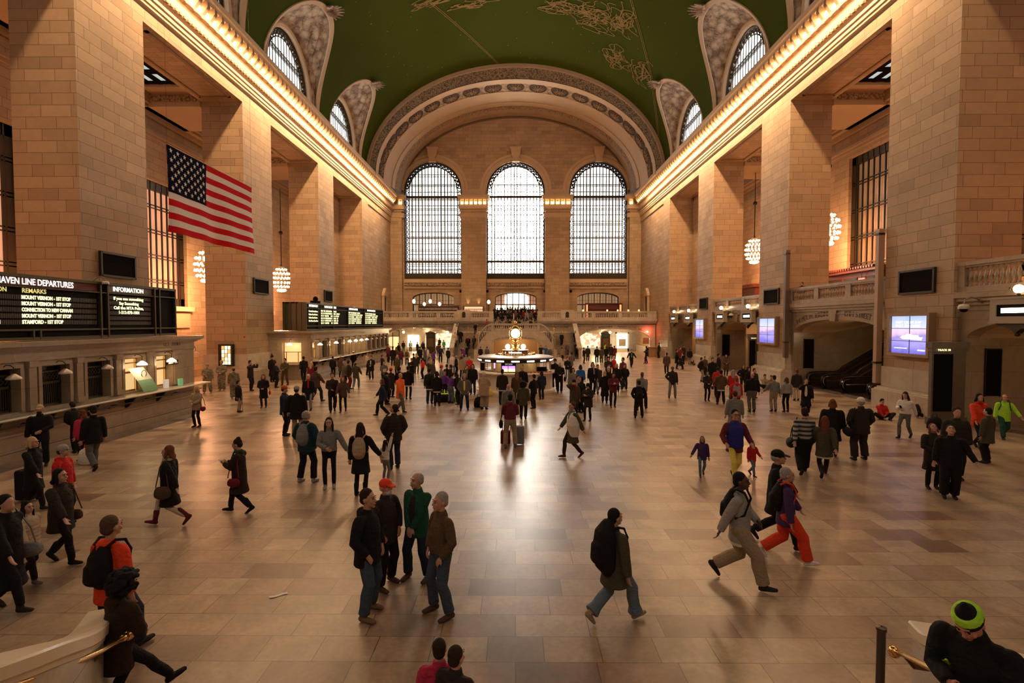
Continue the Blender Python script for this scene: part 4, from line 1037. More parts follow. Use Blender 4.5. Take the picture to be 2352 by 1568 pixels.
# picture screens on the right piers: 2 x 3 panels
def screen_mat(name, kind):
    m = bpy.data.materials.new(name); n, l = nodes(m); b = n['Principled BSDF']
    tc = n.new('ShaderNodeTexCoord'); sp = n.new('ShaderNodeSeparateXYZ'); l.new(tc.outputs['Generated'], sp.inputs[0])
    r = ramp(n, [(0, (.14, .12, .62)), (.3, (.42, .36, .85)), (.45, (.35, .28, .7)), (.55, (.85, .55, .75)), (.68, (.7, .7, .95)), (1, (.42, .55, .95))])
    t = n.new('ShaderNodeTexNoise'); t.inputs['Scale'].default_value = 3.2; t.inputs['Detail'].default_value = 5; l.new(tc.outputs['Generated'], t.inputs['Vector'])
    ad = n.new('ShaderNodeMath'); ad.operation = 'MULTIPLY_ADD'; ad.inputs[1].default_value = .35; ad.inputs[2].default_value = -.17
    l.new(t.outputs['Fac'], ad.inputs[0]); a2 = n.new('ShaderNodeMath'); a2.operation = 'ADD'; l.new(ad.outputs[0], a2.inputs[0]); l.new(sp.outputs['Z'], a2.inputs[1])
    l.new(a2.outputs[0], r.inputs['Fac']); l.new(r.outputs['Color'], b.inputs['Emission Color']); b.inputs['Emission Strength'].default_value = 1.15
    b.inputs['Base Color'].default_value = (.02, .02, .03, 1)
    return m
SM = screen_mat('screen_picture', 0)
for k, (y0, y1) in enumerate(((23.0, 25.27), (36.45, 38.9), (50.2, 52.65))):
    r = empty('picture_screen', (18.5, (y0+y1)/2, 3.7)); tag(r, ['large lit picture screen with a cruise ship on the nearest right pier', 'lit picture screen on the pier left of the escalators', 'smallest lit picture screen on the farthest visible pier at right'][k], 'screen')
    g = .14; m = MB()
    for a, b, c_, d in ((y0-g, y0, 2.83-g, 4.58+g), (y1, y1+g, 2.83-g, 4.58+g), (y0, y1, 4.58, 4.58+g), (y0, y1, 2.83-g, 2.83)): m.box(18.28, a, c_, 18.62, b, d)
    m.build('frame', plain('screen_frame', (.30, .19, .11), .4), r)
    p0 = None
    for i in range(2):
        for j in range(3):
            pass
    MB().box(18.42, y0, 2.83, 18.6, y1, 4.58).build('display', SM, r)
    m = MB(); ym = (y0+y1)/2
    m.box(18.405, ym-.015, 2.83, 18.42, ym+.015, 4.58)
    for z in (3.41, 4.0): m.box(18.405, y0, z-.012, 18.42, y1, z+.012)
    m.build('panel_joint', plain('joint', (.1, .09, .15), .5), r)
    if k == 0:
        f = lambda u, v, d: (d, y1-u, v)
        ship = MB().prism([(.55, 3.58), (.72, 3.5), (1.85, 3.47), (1.88, 3.56), (1.95, 3.6), (1.7, 3.62), (1.66, 3.7), (1.3, 3.7), (1.2, 3.75), (.95, 3.75), (.9, 3.68), (.75, 3.68), (.65, 3.62)], f, 18.40, 18.415)
        ship.build('ship_picture', emis('ship_white', (.85, .85, 1), 1.3), r)
        TW = emis('screen_letters', (.85, .88, 1), 1.35)
        text_mesh('PART CRUISE SHIP', .16, TW, 'screen_lettering', r, (18.412, y1-.25, 4.28), FROM_RIGHT, sx=1.2, extrude=.002)
        text_mesh('PART SPA OASIS', .16, TW, 'screen_lettering', r, (18.412, y1-.25, 4.12), FROM_RIGHT, sx=1.3, extrude=.002)
        MB().box(18.40, y1-1.0, 3.05, 18.412, y1-.2, 3.09).box(18.40, y0+.2, 2.98, 18.412, y0+.62, 3.04).build('caption_bar', TW, r)
# dark grille plaques high on all piers
for s in (-1, 1):
    for k, (y0, y1) in enumerate(((22.95, 25.0), (36.4, 38.5), (49.9, 51.9))):
        z0, z1 = (6.4, 7.44) if s < 0 else (5.65, 6.7)
        r = empty('speaker_grille', (s*W, (y0+y1)/2, z0)); tag(r, 'dark rectangular grille on the %s %s pier' % (['nearest', 'second', 'third'][k], 'left' if s < 0 else 'right'), 'grille')
        X = s*18.52
        MB().box(min(X, s*W), y0, z0, max(X, s*W), y1, z1).build('panel', BLACKM, r)
        m = MB()
        for a, b, c_, d in ((y0-.04, y0+.05, z0-.04, z1+.04), (y1-.05, y1+.04, z0-.04, z1+.04), (y0, y1, z1-.05, z1+.04), (y0, y1, z0-.04, z0+.05)): m.box(min(s*18.48, s*W), a, c_, max(s*18.48, s*W), b, d)
        m.build('frame', BRONZE, r)
# conduits running up the right piers
for y, z0, z1, lb in ((35.2, 1.9, 9.2, 'tall brown conduit column between escalator hall and middle screen'), (26.3, 1.2, 9.0, 'pale corner conduit up the pier right of the escalators')):
    r = empty('conduit', (18.5, y, z0)); tag(r, lb, 'pipe')
    MB().box(18.32, y-.12, z0, 18.6, y+.12, z1).build('channel', plain('conduit_%d' % int(y), (.12, .07, .045) if y > 30 else (.42, .27, .17), .5), r)
    for zz in (z1-.3, z0+1): MB().box(18.28, y-.15, zz, 18.6, y+.15, zz+.1).build('clamp', BRONZE, r)
# mahogany shop fronts on the right balcony
for y0, y1, zt, lb in ((35.6, 41.4, 8.3, 'carved mahogany shop front on the balcony behind the escalators'), (53.6, 57.5, 8.35, 'small mahogany shop front on the far right balcony')):
    r = empty('shop_front', (25.2, (y0+y1)/2, 5.4)); tag(r, lb, 'shop front')
    m = MB().box(24.9, y0, 5.5, 25.42, y1, zt-.35); m.build('body', WOOD, r)
    m = MB().box(24.6, y0-.2, zt-.35, 25.42, y1+.2, zt-.15)
    i = y0
    while i < y1: m.box(24.5, i, zt-.15, 25.42, i+.16, zt); i += .28
    m.build('cornice', WOOD, r)
    m = MB()
    for i in range(3):
        a = y0+.3+i*(y1-y0-.3)/3; m.box(24.86, a, 5.6, 24.9, a+(y1-y0)/3-.4, zt-.7)
    m.build('dark_pane', plain('dark_glass', (.03, .02, .02), .15), r)
e = empty('exit_sign', (24.72, 37.0, 7.3)); tag(e, 'small red lit exit sign in front of the mahogany shop front', 'sign')
MB().box(-.03, -.3, -.17, .03, .3, .17).build('box', emis('exit_red', (1, .12, .1), 3), e).matrix_parent_inverse = Matrix.Identity(4)
text_mesh('EXIT', .2, plain('exit_white', (.9, .8, .8), .5), 'lettering', e, (24.68, 37.22, 7.3), FROM_RIGHT, extrude=.003)
MB().box(24.70, 36.98, 7.45, 24.74, 37.02, 7.97).build('bracket', BRONZE, e)

# ------------------------------------------------------------------ escalators
RUB = plain('black_rubber', (.012, .010, .010), .35)
def escal_side(y, r):
    X0 = 19.55
    def prof(x, up): # height of line along the run
        t = max(0, x-21.4)
        return up+(0.577*t if t > .6 else .577*t*t/1.2 if t > 0 else 0)-(0)
    xs = [X0+.25, 20.2, 20.8, 21.4, 21.7, 22.0, 22.6, 23.5, 24.6, 26, 28, 29.5]
    m = MB(); m.grid([[(x, y-.16, 0 if x < 21.4 else max(0, prof(x, -.6))), (x, y-.16, prof(x, .55)), (x, y-.08, prof(x, .62)), (x, y-.05, prof(x, .92)), (x, y+.05, prof(x, .92)), (x, y+.08, prof(x, .62)), (x, y+.16, prof(x, .55)), (x, y+.16, 0 if x < 21.4 else max(0, prof(x, -.6)))] for x in xs])
    m.build('balustrade', plain('escalator_bronze', (.075, .05, .035), .3, metal=.5), r, smooth=False)
    hp = [(X0+.5, y, .18), (X0+.2, y, .2), (X0+.05, y, .38), (X0, y, .6), (X0+.06, y, .82), (X0+.25, y, .96), (X0+.6, y, 1.0)]+[(x, y, prof(x, 1.0)) for x in xs[2:]]
    MB().tube(hp, .05, 7).build('handrail', RUB, r, smooth=True)
    MB().tube([(X0+.35, y, .2), (X0+.15, y, .4), (X0+.1, y, .6), (X0+.15, y, .78), (X0+.32, y, .9), (X0+.65, y, .93)], .03, 6).build('newel_trim', STEEL, r, smooth=True)
    MB().tube([(x, y-.02, prof(x, .96)) for x in xs[2:]], .02, 5).build('light_strip', STEEL, r)
    rows = [[(19.95+q*math.cos(2*PI*k/16), y+d, .56+q*math.sin(2*PI*k/16)) for k in range(17)] for q, d in ((.3, -.13), (.34, -.1), (.34, .1), (.3, .13))]
    MB().grid(rows).build('newel', plain('newel_bronze', (.3, .22, .14), .2, metal=.9), r)
for (y0, y1, sides, lb) in ((33.05, 34.45, (34.6,), 'escalator farthest from the camera, rising away to the right'), (31.1, 32.75, (32.9,), 'middle one of the three escalators'), (28.75, 30.8, (30.95, 28.6), 'escalator nearest to the large picture screen')):
    r = empty('escalator', (19.6, (y0+y1)/2, 0)); tag(r, lb, 'escalator')
    for y in sides: escal_side(y, r)
    m = MB()
    m.box(19.7, y0, 0, 21.4, y1, .06)
    for i in range(19): m.box(21.3+i*.4, y0, 0.0, 21.72+i*.4, y1, .06+i*.23)
    m.build('steps', plain('step_metal', (.10, .08, .065), .35, metal=.7), r)

# ------------------------------------------------------------------ left side: ticket counters
def ticket_counter(yA, yB, nwin, lits, label, side_win, y0, pitch):
    XF = -15.4; r = empty('ticket_counter', (XF, (yA+yB)/2, 0)); tag(r, label, 'ticket counter')
    ops_ = [(y0+pitch*i, .52, 1.5, 2.86, .001) for i in range(nwin)]
    mb = arch_wall(MB(), lambda u, z, d: (d, u, z), yA, yB, 0, 3.1, ops_, XF, XF-.5, n=2)
    sops = [(-16.84, .72, 1.25, 2.78, .001)] if side_win else []
    arch_wall(mb, lambda u, z, d: (u, d, z), -19.9, XF, 0, 3.1, sops, yA, yA+.4, n=2)
    arch_wall(mb, lambda u, z, d: (u, d, z), -19.9, XF, 0, 3.1, [], yB-.4, yB, n=2)
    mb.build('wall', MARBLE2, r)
    m = MB()
    for g, z0, z1 in ((.06, 3.05, 3.15), (.02, 3.15, 3.38), (.12, 3.38, 3.45), (.22, 3.45, 3.52), (.32, 3.52, 3.66)): m.box(-20, yA-g, z0, XF+g, yB+g, z1)
    m.box(-20, yA-.05, 0, XF+.06, yB+.05, .28)
    for z in (.78, .3): m.box(XF-.02, yA, z, XF+.05, yB, z+.06)
    m.build('cornice', MARBLE2, r)
    for i in range(nwin+1):
        y = min(max(y0+pitch*(i-.5), yA+.16), yB-.16); w = .13 if i < nwin else .3
        m = MB().box(XF, y-w, 1.5, XF+.12, y+w, 3.05); m.box(XF, y-w-.03, 2.86, XF+.17, y+w+.03, 3.05); m.box(XF, y-w-.03, 1.5, XF+.16, y+w+.03, 1.68)
        m.build('pilaster', MARBLE2, r)
    for (yc, h, zb_, zt_, _) in ops_:
        m = MB()
        for a, b, c_, d in ((yc-h-.12, yc-h, zb_, zt_+.12), (yc+h, yc+h+.12, zb_, zt_+.12), (yc-h, yc+h, zt_, zt_+.12)): m.box(XF, a, c_, XF+.07, b, d)
        m.build('window_surround', MARBLE2, r)
    m = MB().prism([(0, 1.36), (.62, 1.36), (.66, 1.4), (.62, 1.44), (0, 1.44)], lambda u, v, d: (XF+u, d, v), yA, yB+.25); m.build('ledge', MARBLE, r)
    m = MB()
    for i in range(nwin*2):
        y = y0-pitch*.25+pitch*i/2; m.tube([(XF+.02, y, 1.05), (XF+.2, y, 1.15), (XF+.4, y, 1.15)], .035, 5)
        if i % 2 == 0: m.prism([(0, 1.36), (.45, 1.36), (.1, .95), (0, .9)], lambda u, v, d: (XF+u, d, v), y-.04, y+.04)
    m.tube([(XF+.4, yA+.2, 1.15), (XF+.4, yB-.1, 1.15)], .028, 6)
    m.build('foot_rail', BRONZE, r)
    for i, (yc, h, zb_, zt_, _) in enumerate(ops_):
        g = empty('ticket_window', (0, 0, 0)); g.parent = r; g.matrix_parent_inverse = parent_inv(r)
        lit = i in lits; X = XF-.3
        m = MB()
        for a, b, c_, d in ((yc-h, yc-h+.05, zb_, zt_), (yc+h-.05, yc+h, zb_, zt_), (yc-h, yc+h, zt_-.06, zt_), (yc-h, yc+h, zt_-.25, zt_-.2), (yc-h, yc+h, zb_+.72, zb_+.8), (yc-h+.1, yc+h-.1, zb_, zb_+.06)): m.box(X, a, c_, X+.05, b, d)
        if not lit:
            for k in range(13): yy = yc-h+.08+(2*h-.16)*k/12; m.box(X, yy-.012, zb_, X+.03, yy+.012, zb_+.72)
            for k in range(9):
                yy = yc-h+2*h*k/8
                m.tube([(X+.01, yy, zb_+.85), (X+.01, min(yc+h, yy+.2), zt_-.25)], .008, 4); m.tube([(X+.01, yy, zb_+.85), (X+.01, max(yc-h, yy-.2), zt_-.25)], .008, 4)
        m.build('grille', BRASS if lit else BRONZE2, g)
        MB().box(X-.1, yc-h, zb_, X-.06, yc+h, zt_).build('glass', plain('booth_lit', (.4, .28, .14), .4, emit=(1, .66, .28), es=.75) if lit else plain('booth_dark', (.02, .014, .01), .2), g)
    return r, ops_
BRX = lambda y: y
c1, o1 = ticket_counter(8.5, 24.45, 8, (6, 7), 'long marble ticket counter under the nearest departures board', False, 9.95, 1.765)
c2, o2 = ticket_counter(38.5, 62.3, 13, (0, 2, 4, 5, 6, 7), 'long marble ticket counter under the far departures board', True, 39.4, 1.77)
arc_text('GCT TOURS', .2, INK, 'lettering', c1, 22.9, 1.15, lambda u: 3.2, lambda u, z: (-15.375, u, z), FROM_LEFT, slope=False)
arc_text('TICKETS', .2, INK, 'lettering', c2, 51.5, 1.6, lambda u: 3.2, lambda u, z: (-15.375, u, z), FROM_LEFT, slope=False)
m = MB().box(-17.5, 38.8, 1.3, -16.15, 38.85, 2.78); m.build('lit_side_window', plain('booth_lit', (.4, .28, .14), .4), c2)
m = MB().box(-17.55, 38.55, 2.05, -16.1, 38.6, 2.1).box(-17.3, 38.55, 1.3, -17.25, 38.6, 2.1).box(-16.4, 38.55, 1.3, -16.35, 38.6, 2.1); m.build('side_grille', BRASS, c2)
MB().box(-17.4, 38.0, 1.14, -16.2, 38.5, 1.2).build('side_ledge', MARBLE, c2)
# brass pendant lamps hung over the windows
pl_ = empty('pendant_lamp')
MB().tube([(-.4, 0, .42), (-.3, 0, .5), (-.12, 0, .48), (0, 0, .4), (0, 0, .14)], .02, 5).build('arm', BRONZE, pl_)
MB().lathe([(.02, .16), (.07, .14), (.12, .1), (.22, .02), (.25, -.02), (.25, -.07)], (0, 0, 0), 14).build('shade', plain('frosted_glass_off', (.62, .5, .38), .35), pl_, smooth=True)
pl_['category'] = 'lamp'; tag(pl_, 'unlit frosted pendant lamp', 'lamp')
lit_p = copy_tree(pl_)
sh = [q for q in lit_p.children if q.name.startswith('shade')][0]; sh.data = sh.data.copy(); sh.data.materials.clear(); sh.data.materials.append(G_SHADE)
used = {'a': False, 'b': False}
names = ['at the left picture edge', 'over the second window from the left edge', 'over the dark window left of the lit ones', '', '']
idx = 0
ordn = ['first', 'second', 'third', 'fourth', 'fifth', 'sixth', 'seventh', 'eighth', 'ninth', 'tenth', 'eleventh', 'twelfth', 'thirteenth', 'fourteenth']
for cnt, (ops_, lits, wh) in enumerate(((o1, (6, 7), 'nearest'), (o2, (0, 2, 4, 5, 6, 7), 'far'))):
    for i, (yc, h, zb_, zt_, _) in enumerate(ops_):
        if cnt == 0 and i < 2: continue
        lit = i in lits; key = 'b' if lit else 'a'; src = lit_p if lit else pl_
        c = src if not used[key] else copy_tree(src); used[key] = True
        c.location = (-15.03, yc, 2.62); c.scale = (.75, .75, .75)
        c['label'] = ('lit white glass' if lit else 'unlit frosted')+' pendant lamp at the %s window of the %s ticket counter' % (ordn[i-(2 if cnt == 0 else 0)], wh)
        if lit: lamp('pendant_light', 'POINT', (-14.95, yc, 2.5), 9, (1, .68, .36), shadow_soft_size=.12)
c = copy_tree(lit_p); c.scale = (.8, .8, .8); c.location = (-16.85, 38.15, 2.66); c.rotation_euler = (0, 0, -PI/2); c['label'] = 'lit pendant lamp over the end window of the far ticket counter'
lamp('pendant_light', 'POINT', (-16.85, 38.1, 2.5), 22, (1, .68, .36), shadow_soft_size=.12)
# things on the ledge
p = empty('poster_stand', (-15.2, 20.3, 1.45)); tag(p, 'curved white and green poster leaning at the lit ticket window', 'poster')
rows = [[(-15.15-.25*math.sin(v*1.6), 19.75+.5*v+u*.95, 1.46+v*1.05) for u in (0, .5, 1)] for v in [i/8 for i in range(9)]]
rows = [[(-15.0-.28*(1-math.cos(v*1.5)), 20.55-.5*v+u*.85, 1.46+v*1.0) for u in (0, .5, 1)] for v in [i/8 for i in range(9)]]
MB().grid(rows[:5]).build('green_part', plain('poster_green', (.25, .5, .28), .5), p); MB().grid(rows[4:]).build('white_part', plain('poster_white', (.8, .82, .7), .5), p)
m = MB().tube([(-15.12, 20.75+.14*math.cos(2*PI*k/12), 2.2+.14*math.sin(2*PI*k/12)) for k in range(13)], .012, 5, cap=False); m.build('emblem', BLACKM, p)
for y, hgt, nm, lb, col in ((21.95, .36, 'card_display', 'small white card display on the lit ticket ledge', (.7, .66, .6)), (22.9, .3, 'small_screen', 'small green lit screen on the last window ledge', (.2, .5, .25))):
    o = MB().box(-15.18, y, 1.45, -15.1, y+.26, 1.45+hgt).build(nm, plain(nm, col, .5, emit=col, es=.3)); tag(o, lb, 'display')
o = MB().box(-15.28, 22.3, 2.42, -15.2, 23.0, 2.6).build('audio_tour_sign', BLACKM); tag(o, 'small black audio tour sign above the last ticket window', 'sign')
text_mesh('Audio Tour', .13, WHITE, 'lettering', o, (-15.19, 22.35, 2.5), FROM_LEFT)

# ------------------------------------------------------------------ departures boards
def board_frame(r, y0, y1, cols):
    X = -15.9
    MB().box(X-.5, y0, 3.7, X, y1, 5.8).build('cabinet', plain('board_black', (.010, .007, .004), .7, spec=.06), r)
    m = MB()
    for z, t in ((3.74, .05), (4.03, .03), (5.78, .05), (5.42, .02)): m.box(X, y0, z-t, X+.1, y1, z+t)
    for y in cols: m.box(X, y-.035, 3.7, X+.12, y+.035, 5.8)
    m.box(X-.52, y0-.02, 3.68, X+.1, y0+.06, 5.83); m.box(X-.52, y1-.06, 3.68, X+.1, y1+.02, 5.83)
    m.build('frame', BRONZE2, r)
    return X
def flaps(r, y0, y1, z0, z1, nrow, name='flap_rows'):
    m = MB(); X = -15.885; rh = (z1-z0)/nrow
    for i in range(nrow):
        zc = z0+rh*(i+.5); n = int((y1-y0)/.07)
        for k in range(n):
            y = y0+(y1-y0)*k/n; m.box(X, y+.008, zc-rh*.36, X+.015, y+.06, zc+rh*.36)
    m.build(name, plain('split_flaps', (.05, .037, .025), .55, noise=.5, nscale=2), r)
b1 = empty('departures_board', (-16.1, 17, 3.7)); tag(b1, 'large dark departures board with yellow letters nearest at left', 'departures board')
X = board_frame(b1, 10.5, 23.85, [12.0, 15.9-3.6, 19.55, 19.85, 22.55, 22.85, 16.9]) if False else board_frame(b1, 10.5, 23.85, [19.52, 19.86, 22.45, 22.75])
for y in (16.75, 17.0, 12.3, 12.55): MB().box(-15.9, y-.03, 3.7, -15.79, y+.03, 4.03).build('lower_bar', BRONZE2, b1)
MB().box(-15.89, 10.6, 5.46, -15.87, 19.45, 5.74).build('red_header', plain('maroon', (.11, .008, .006), .5), b1)
MB().box(-15.89, 19.95, 5.46, -15.87, 22.35, 5.74).build('grey_header', plain('header_grey', (.12, .1, .065), .5), b1)
flaps(b1, 10.7, 19.4, 4.18, 5.19, 5); flaps(b1, 19.98, 22.3, 4.15, 5.36, 6)
T = lambda s, size, y, z, sx=1.0, parent=b1, m=None, nm='lettering', bold=0.004: text_mesh(s, size, m or G_TEXT, nm, parent, (-15.855, y, z), FROM_LEFT, sx=sx, extrude=.003, font_bold=bold)
HW = emis('header_white', (1, .97, .85), 1.5)
def FIT(t, a, b):
    q = [v.co.y for v in t.data.vertices]; lo, hi = min(q), max(q)
    for v in t.data.vertices: v.co.y = a+(v.co.y-lo)*(b-a)/(hi-lo)
FIT(T('NEW', .285, 14.05, 5.59, .94, m=HW), 14.95, 15.5)
FIT(T('HAVEN LINE DEPARTURES', .285, 14.05, 5.59, .94, m=HW), 15.62, 18.38)
FIT(T('INFORMATION', .25, 20.18, 5.59, .98, m=HW), 20.2, 21.84)
YL = emis('caption_yellow', (.9, .75, .25), .7)
T('TIME    TRK', .2, 11.2, 5.3, 1, m=YL); T('DESTINATION', .2, 14.75, 5.3, .93, m=YL); FIT(T('REMARKS', .2, 16.45, 5.3, .82, m=YL), 16.45, 17.3)
rowz = [5.085, 4.885, 4.685, 4.485, 4.285]
dest = ['STAMFORD', 'STAMFORD', 'NEW HAVEN', 'STAMFORD', 'NEW HAVEN']
rem = ['MOUNT VERNON - 1ST STOP', 'MOUNT VERNON - 1ST STOP', 'CONNECTION TO NEW CANAAN', 'MOUNT VERNON - 1ST STOP', 'STAMFORD - 1ST STOP']
for i in range(5):
    T('%d:%02d   %d' % (1+i//3, (7+i*13) % 60, 15+i*2), .17, 11.2, rowz[i], 1.0); T(dest[i], .17, 14.85, rowz[i], .87 if len(dest[i]) > 8 else .93)
    t = T(rem[i], .17, 16.42, rowz[i], 1.0, bold=.006)
    w = max(v.co.y for v in t.data.vertices)-min(v.co.y for v in t.data.vertices); tw_ = 1.82*(len(rem[i])/23 if i != 2 else 1.04)
    for v in t.data.vertices: v.co.y = 16.42+(v.co.y-16.42)*tw_/w
for s, z, sx in (('If you see something', 5.23, 1), ('Say Something', 5.04, 1), ('Call the MTA Police,', 4.86, 1), ('1-212-878-1001', 4.68, 1)):
    t = T(s, .17, 20.2, z, sx); ys_ = [v.co.y for v in t.data.vertices]; w = max(ys_)-min(ys_); tw_ = {20: 1.62, 13: 1.06, 14: 1.1}[len(s)]
    for v in t.data.vertices: v.co.y = 21.02-tw_/2+(v.co.y-min(ys_))*tw_/w
b2 = empty('departures_board', (-16.1, 50, 3.7)); tag(b2, 'long departures board in four sections over the far ticket counter', 'departures board')
board_frame(b2, 38.75, 61.3, [38.75, 41.2, 44.5+.0, 41.6+0, 48.5, 53.8])
m = MB()
for y in (0,): m.box(-17.6, 38.75, 3.7, -16.4, 38.8, 5.85); m.box(-17.6, 38.75, 5.75, -16, 61.3, 5.85); m.box(-17.5, 38.8, 3.7, -17.4, 61.3, 5.8)
for x in (-17.4, -17.0, -16.6, -16.2): m.box(x-.04, 38.68, 3.7, x+.04, 38.76, 5.8)
m.build('end_panels', BRONZE2, b2)
T('INFORMATION', .26, 39.4, 5.6, 1.05, b2, HW)
for y, s in ((42.6, 'HUDSON LINE DEPARTURES'), (48.9, 'HARLEM LINE DEPARTURES'), (54.9, 'NEW HAVEN LINE DEPARTURES')):
    T(s, .26, y, 5.6, .85, b2, HW)
for i in range(4):
    T(['Current Service Status:', 'Hudson: Good Service', 'Harlem: Good Service', 'New Haven: Good Service'][i], .19, 39.35, 5.18-i*.25, 1.0, b2)
for y0 in (41.6+.2, 48.7, 54.2):
    for i in range(6):
        T(['TIME  TRK  DESTINATION   REMARKS', '7:23  104  POUGHKEEPSIE  HARLEM - 125TH ST', '7:47  37   BEACON       CROTON - 1ST STOP', '8:20  104  POUGHKEEPSIE  YONKERS - 1ST', '8:23  18   WHITE PLAINS   FORDHAM - 1ST', '8:55  37   CROTON        SPUYTEN DUYVIL'][i], .19, y0, 5.25-i*.2, 1.15 if y0 < 50 else 1.25, b2)
r = empty('broadcast_camera', (-16.6, 42.5, 5.85)); tag(r, 'small dark camera equipment on top of the far departures board', 'camera')
MB().box(-16.8, 42.0, 5.85, -16.3, 42.9, 6.1).build('base', BLACKM, r); MB().ball((-16.55, 42.5, 6.25), .22, 8, 6).build('head', BLACKM, r)
# opal glass window beside the far counter
r = empty('window_60', (-19.9, 35.3, 1.4)); struct(r)
MB().box(-20.45, 35.15, 1.3, -19.45, 35.4, 2.8).build('frame', BRONZE, r)
MB().box(-20.2, 35.1, 1.4, -19.55, 35.14, 2.7).build('pane', emis('opal_glass', (1, .85, .5), 1.6), r)
m = MB()
for i in range(4): x = -20.2+.65*i/3; m.box(x-.012, 35.08, 1.4, x+.012, 35.12, 2.7)
for i in range(6): z = 1.4+1.3*i/5; m.box(-20.2, 35.08, z-.012, -19.55, 35.12, z+.012)
m.build('glazing_bars', BRONZE, r)
m = MB()
for i, j, c_ in ((0, 1, 0), (2, 3, 0), (1, 2, 0), (0, 4, 0)): m.box(-20.19+.217*i, 35.09, 1.41+.26*j, -19.99+.217*i, 35.1, 1.65+.26*j)
m.build('amber_square', emis('amber_glass', (1, .6, .2), .8), r)
o = MB().lathe([(.001, .02), (.06, .02), (.07, 0)], (0, 0, 0), 10).build('alarm_bell', plain('alarm_red', (.35, .03, .02), .4)); o.rotation_euler = (PI/2, 0, 0); o.location = (-18.75, 35.38, 3.3); tag(o, 'small round red alarm on the pier behind the soldiers', 'alarm')
c = copy_tree(pl_); c.location = (-20.9, 33.4, 2.3); c['label'] = 'unlit pendant lamp in the open passage left of the soldiers'; c['group'] = ''
del c['group']
MB().tube([(-21.3, 33.4, 2.75), (-21.45, 33.4, 2.75)], .03, 5).build('wall_bracket', BRONZE, c)

# ------------------------------------------------------------------ information booth and its clock
ib = empty('information_booth', (0, 32.7, 0)); tag(ib, 'round marble and brass information booth with a four faced clock', 'booth')
MB().lathe([(2.5, 0), (2.5, .12), (2.42, .15), (2.36, .2), (2.36, 1.1), (2.45, 1.16), (2.5, 1.2)], (0, 0, 0), 48).build('base', plain('pale_marble', (.82, .74, .60), .25, noise=.06), ib)
MB().lathe([(2.3, 1.18), (2.66, 1.18), (2.7, 1.23), (2.66, 1.29), (2.1, 1.29), (2.1, 1.1)], (0, 0, 0), 48).build('counter_top', plain('pale_marble', (.6, .48, .34), .25), ib)
m = MB()
for k in range(16):
    a = 2*PI*(k+.5)/16; m.tube([(2.25*math.cos(a), 2.25*math.sin(a), 1.28), (2.25*math.cos(a), 2.25*math.sin(a), 2.0)], .028, 6)
m.lathe([(2.22, 1.86), (2.3, 1.86), (2.3, 1.9), (2.22, 1.9)], n=48)
m.build('glazing_post', BRASS, ib)
MB().lathe([(2.24, 1.86), (2.34, 1.87), (2.36, 2.08), (2.42, 2.1), (2.42, 2.14), (2.3, 2.18), (1.3, 2.27)], n=48).build('roof', plain('bronze_roof', (.30, .21, .12), .35, metal=.6), ib)
MB().lathe([(2.31, 1.88), (2.375, 1.885), (2.375, 2.08), (2.31, 2.085)], n=48).build('sign_band', plain('band_black', (.03, .02, .015), .4), ib)
for k in range(16):
    a = 2*PI*k/16; o = MB()
    rows = [[(2.385*math.cos(a+b), 2.385*math.sin(a+b), z) for b in (-.1, -.05, 0, .05, .1)] for z in (1.94, 2.02)]
    o.grid(rows).build('lit_sign', G_SIGN, ib)
MB().lathe([(1.15, 2.25), (1.18, 2.3), (1.1, 2.32), (.9, 2.32)], n=32).build('roof_ring', BRASS, ib)
m = MB()
for k in range(40):
    a = 2*PI*k/40; m.tube([(1.2*math.cos(a), 1.2*math.sin(a), 2.27), (1.24*math.cos(a+.03), 1.24*math.sin(a+.03), 2.36), (1.2*math.cos(a+.08), 1.2*math.sin(a+.08), 2.42)], [.03, .025, .008], 4)
m.build('cresting', BRASS, ib)
MB().lathe([(.8, 2.28), (.78, 2.32), (.78, 2.5), (.84, 2.52), (.84, 2.56), (.3, 2.6)], n=32).build('drum', plain('drum_bronze', (.28, .17, .08), .3, metal=.8), ib)
text_mesh('Information', .17, G_SIGN, 'lettering', ib, (-.42, 31.9, 2.42), EAST)
text_mesh('i', .17, G_SIGN, 'lettering', ib, (-.64, 31.93, 2.42), EAST)
MB().lathe([(.001, 1.3), (1.9, 1.3)], n=24).build('inner_floor', OAK, ib)
MB().lathe([(1.55, 1.3), (1.55, 2.2)], n=24).build('core', plain('glowing_core', (.24, .15, .06), .5, noise=.4, nscale=3, emit=(1, .6, .2), es=.12), ib)  # no lamp: a faint glow is put into the core's surface
m = MB().box(-.86, -2.1, 1.32, .03, -2.03, 1.9); m.build('monitor_body', BLACKM, ib)
sm = bpy.data.materials.new('screen_gradient'); n_, l_ = nodes(sm); bb = n_['Principled BSDF']; tc_ = n_.new('ShaderNodeTexCoord'); sp_ = n_.new('ShaderNodeSeparateXYZ'); l_.new(tc_.outputs['Generated'], sp_.inputs[0])
rr_ = ramp(n_, [(0, (1, .9, .2)), (.3, (1, .5, .25)), (.5, (.9, .2, .5)), (.75, (.3, .12, .9)), (1, (.25, .1, .8))]); l_.new(sp_.outputs['Z'], rr_.inputs['Fac']); l_.new(rr_.outputs['Color'], bb.inputs['Emission Color']); bb.inputs['Emission Strength'].default_value = 2.5
MB().box(-.8, -2.13, 1.36, -.02, -2.105, 1.7).build('monitor_screen', sm, ib)
MB().box(-.62, -2.13, 1.76, -.18, -2.105, 1.84).build('notice_strip', plain('notice_grey', (.4, .4, .36), .5, emit=(.5, .5, .45), es=.4), ib)
MB().box(-1.3, -1.95, 1.55, -1.22, -1.93, 1.86).build('violet_screen', emis('violet', (.6, .2, 1), 3), ib)
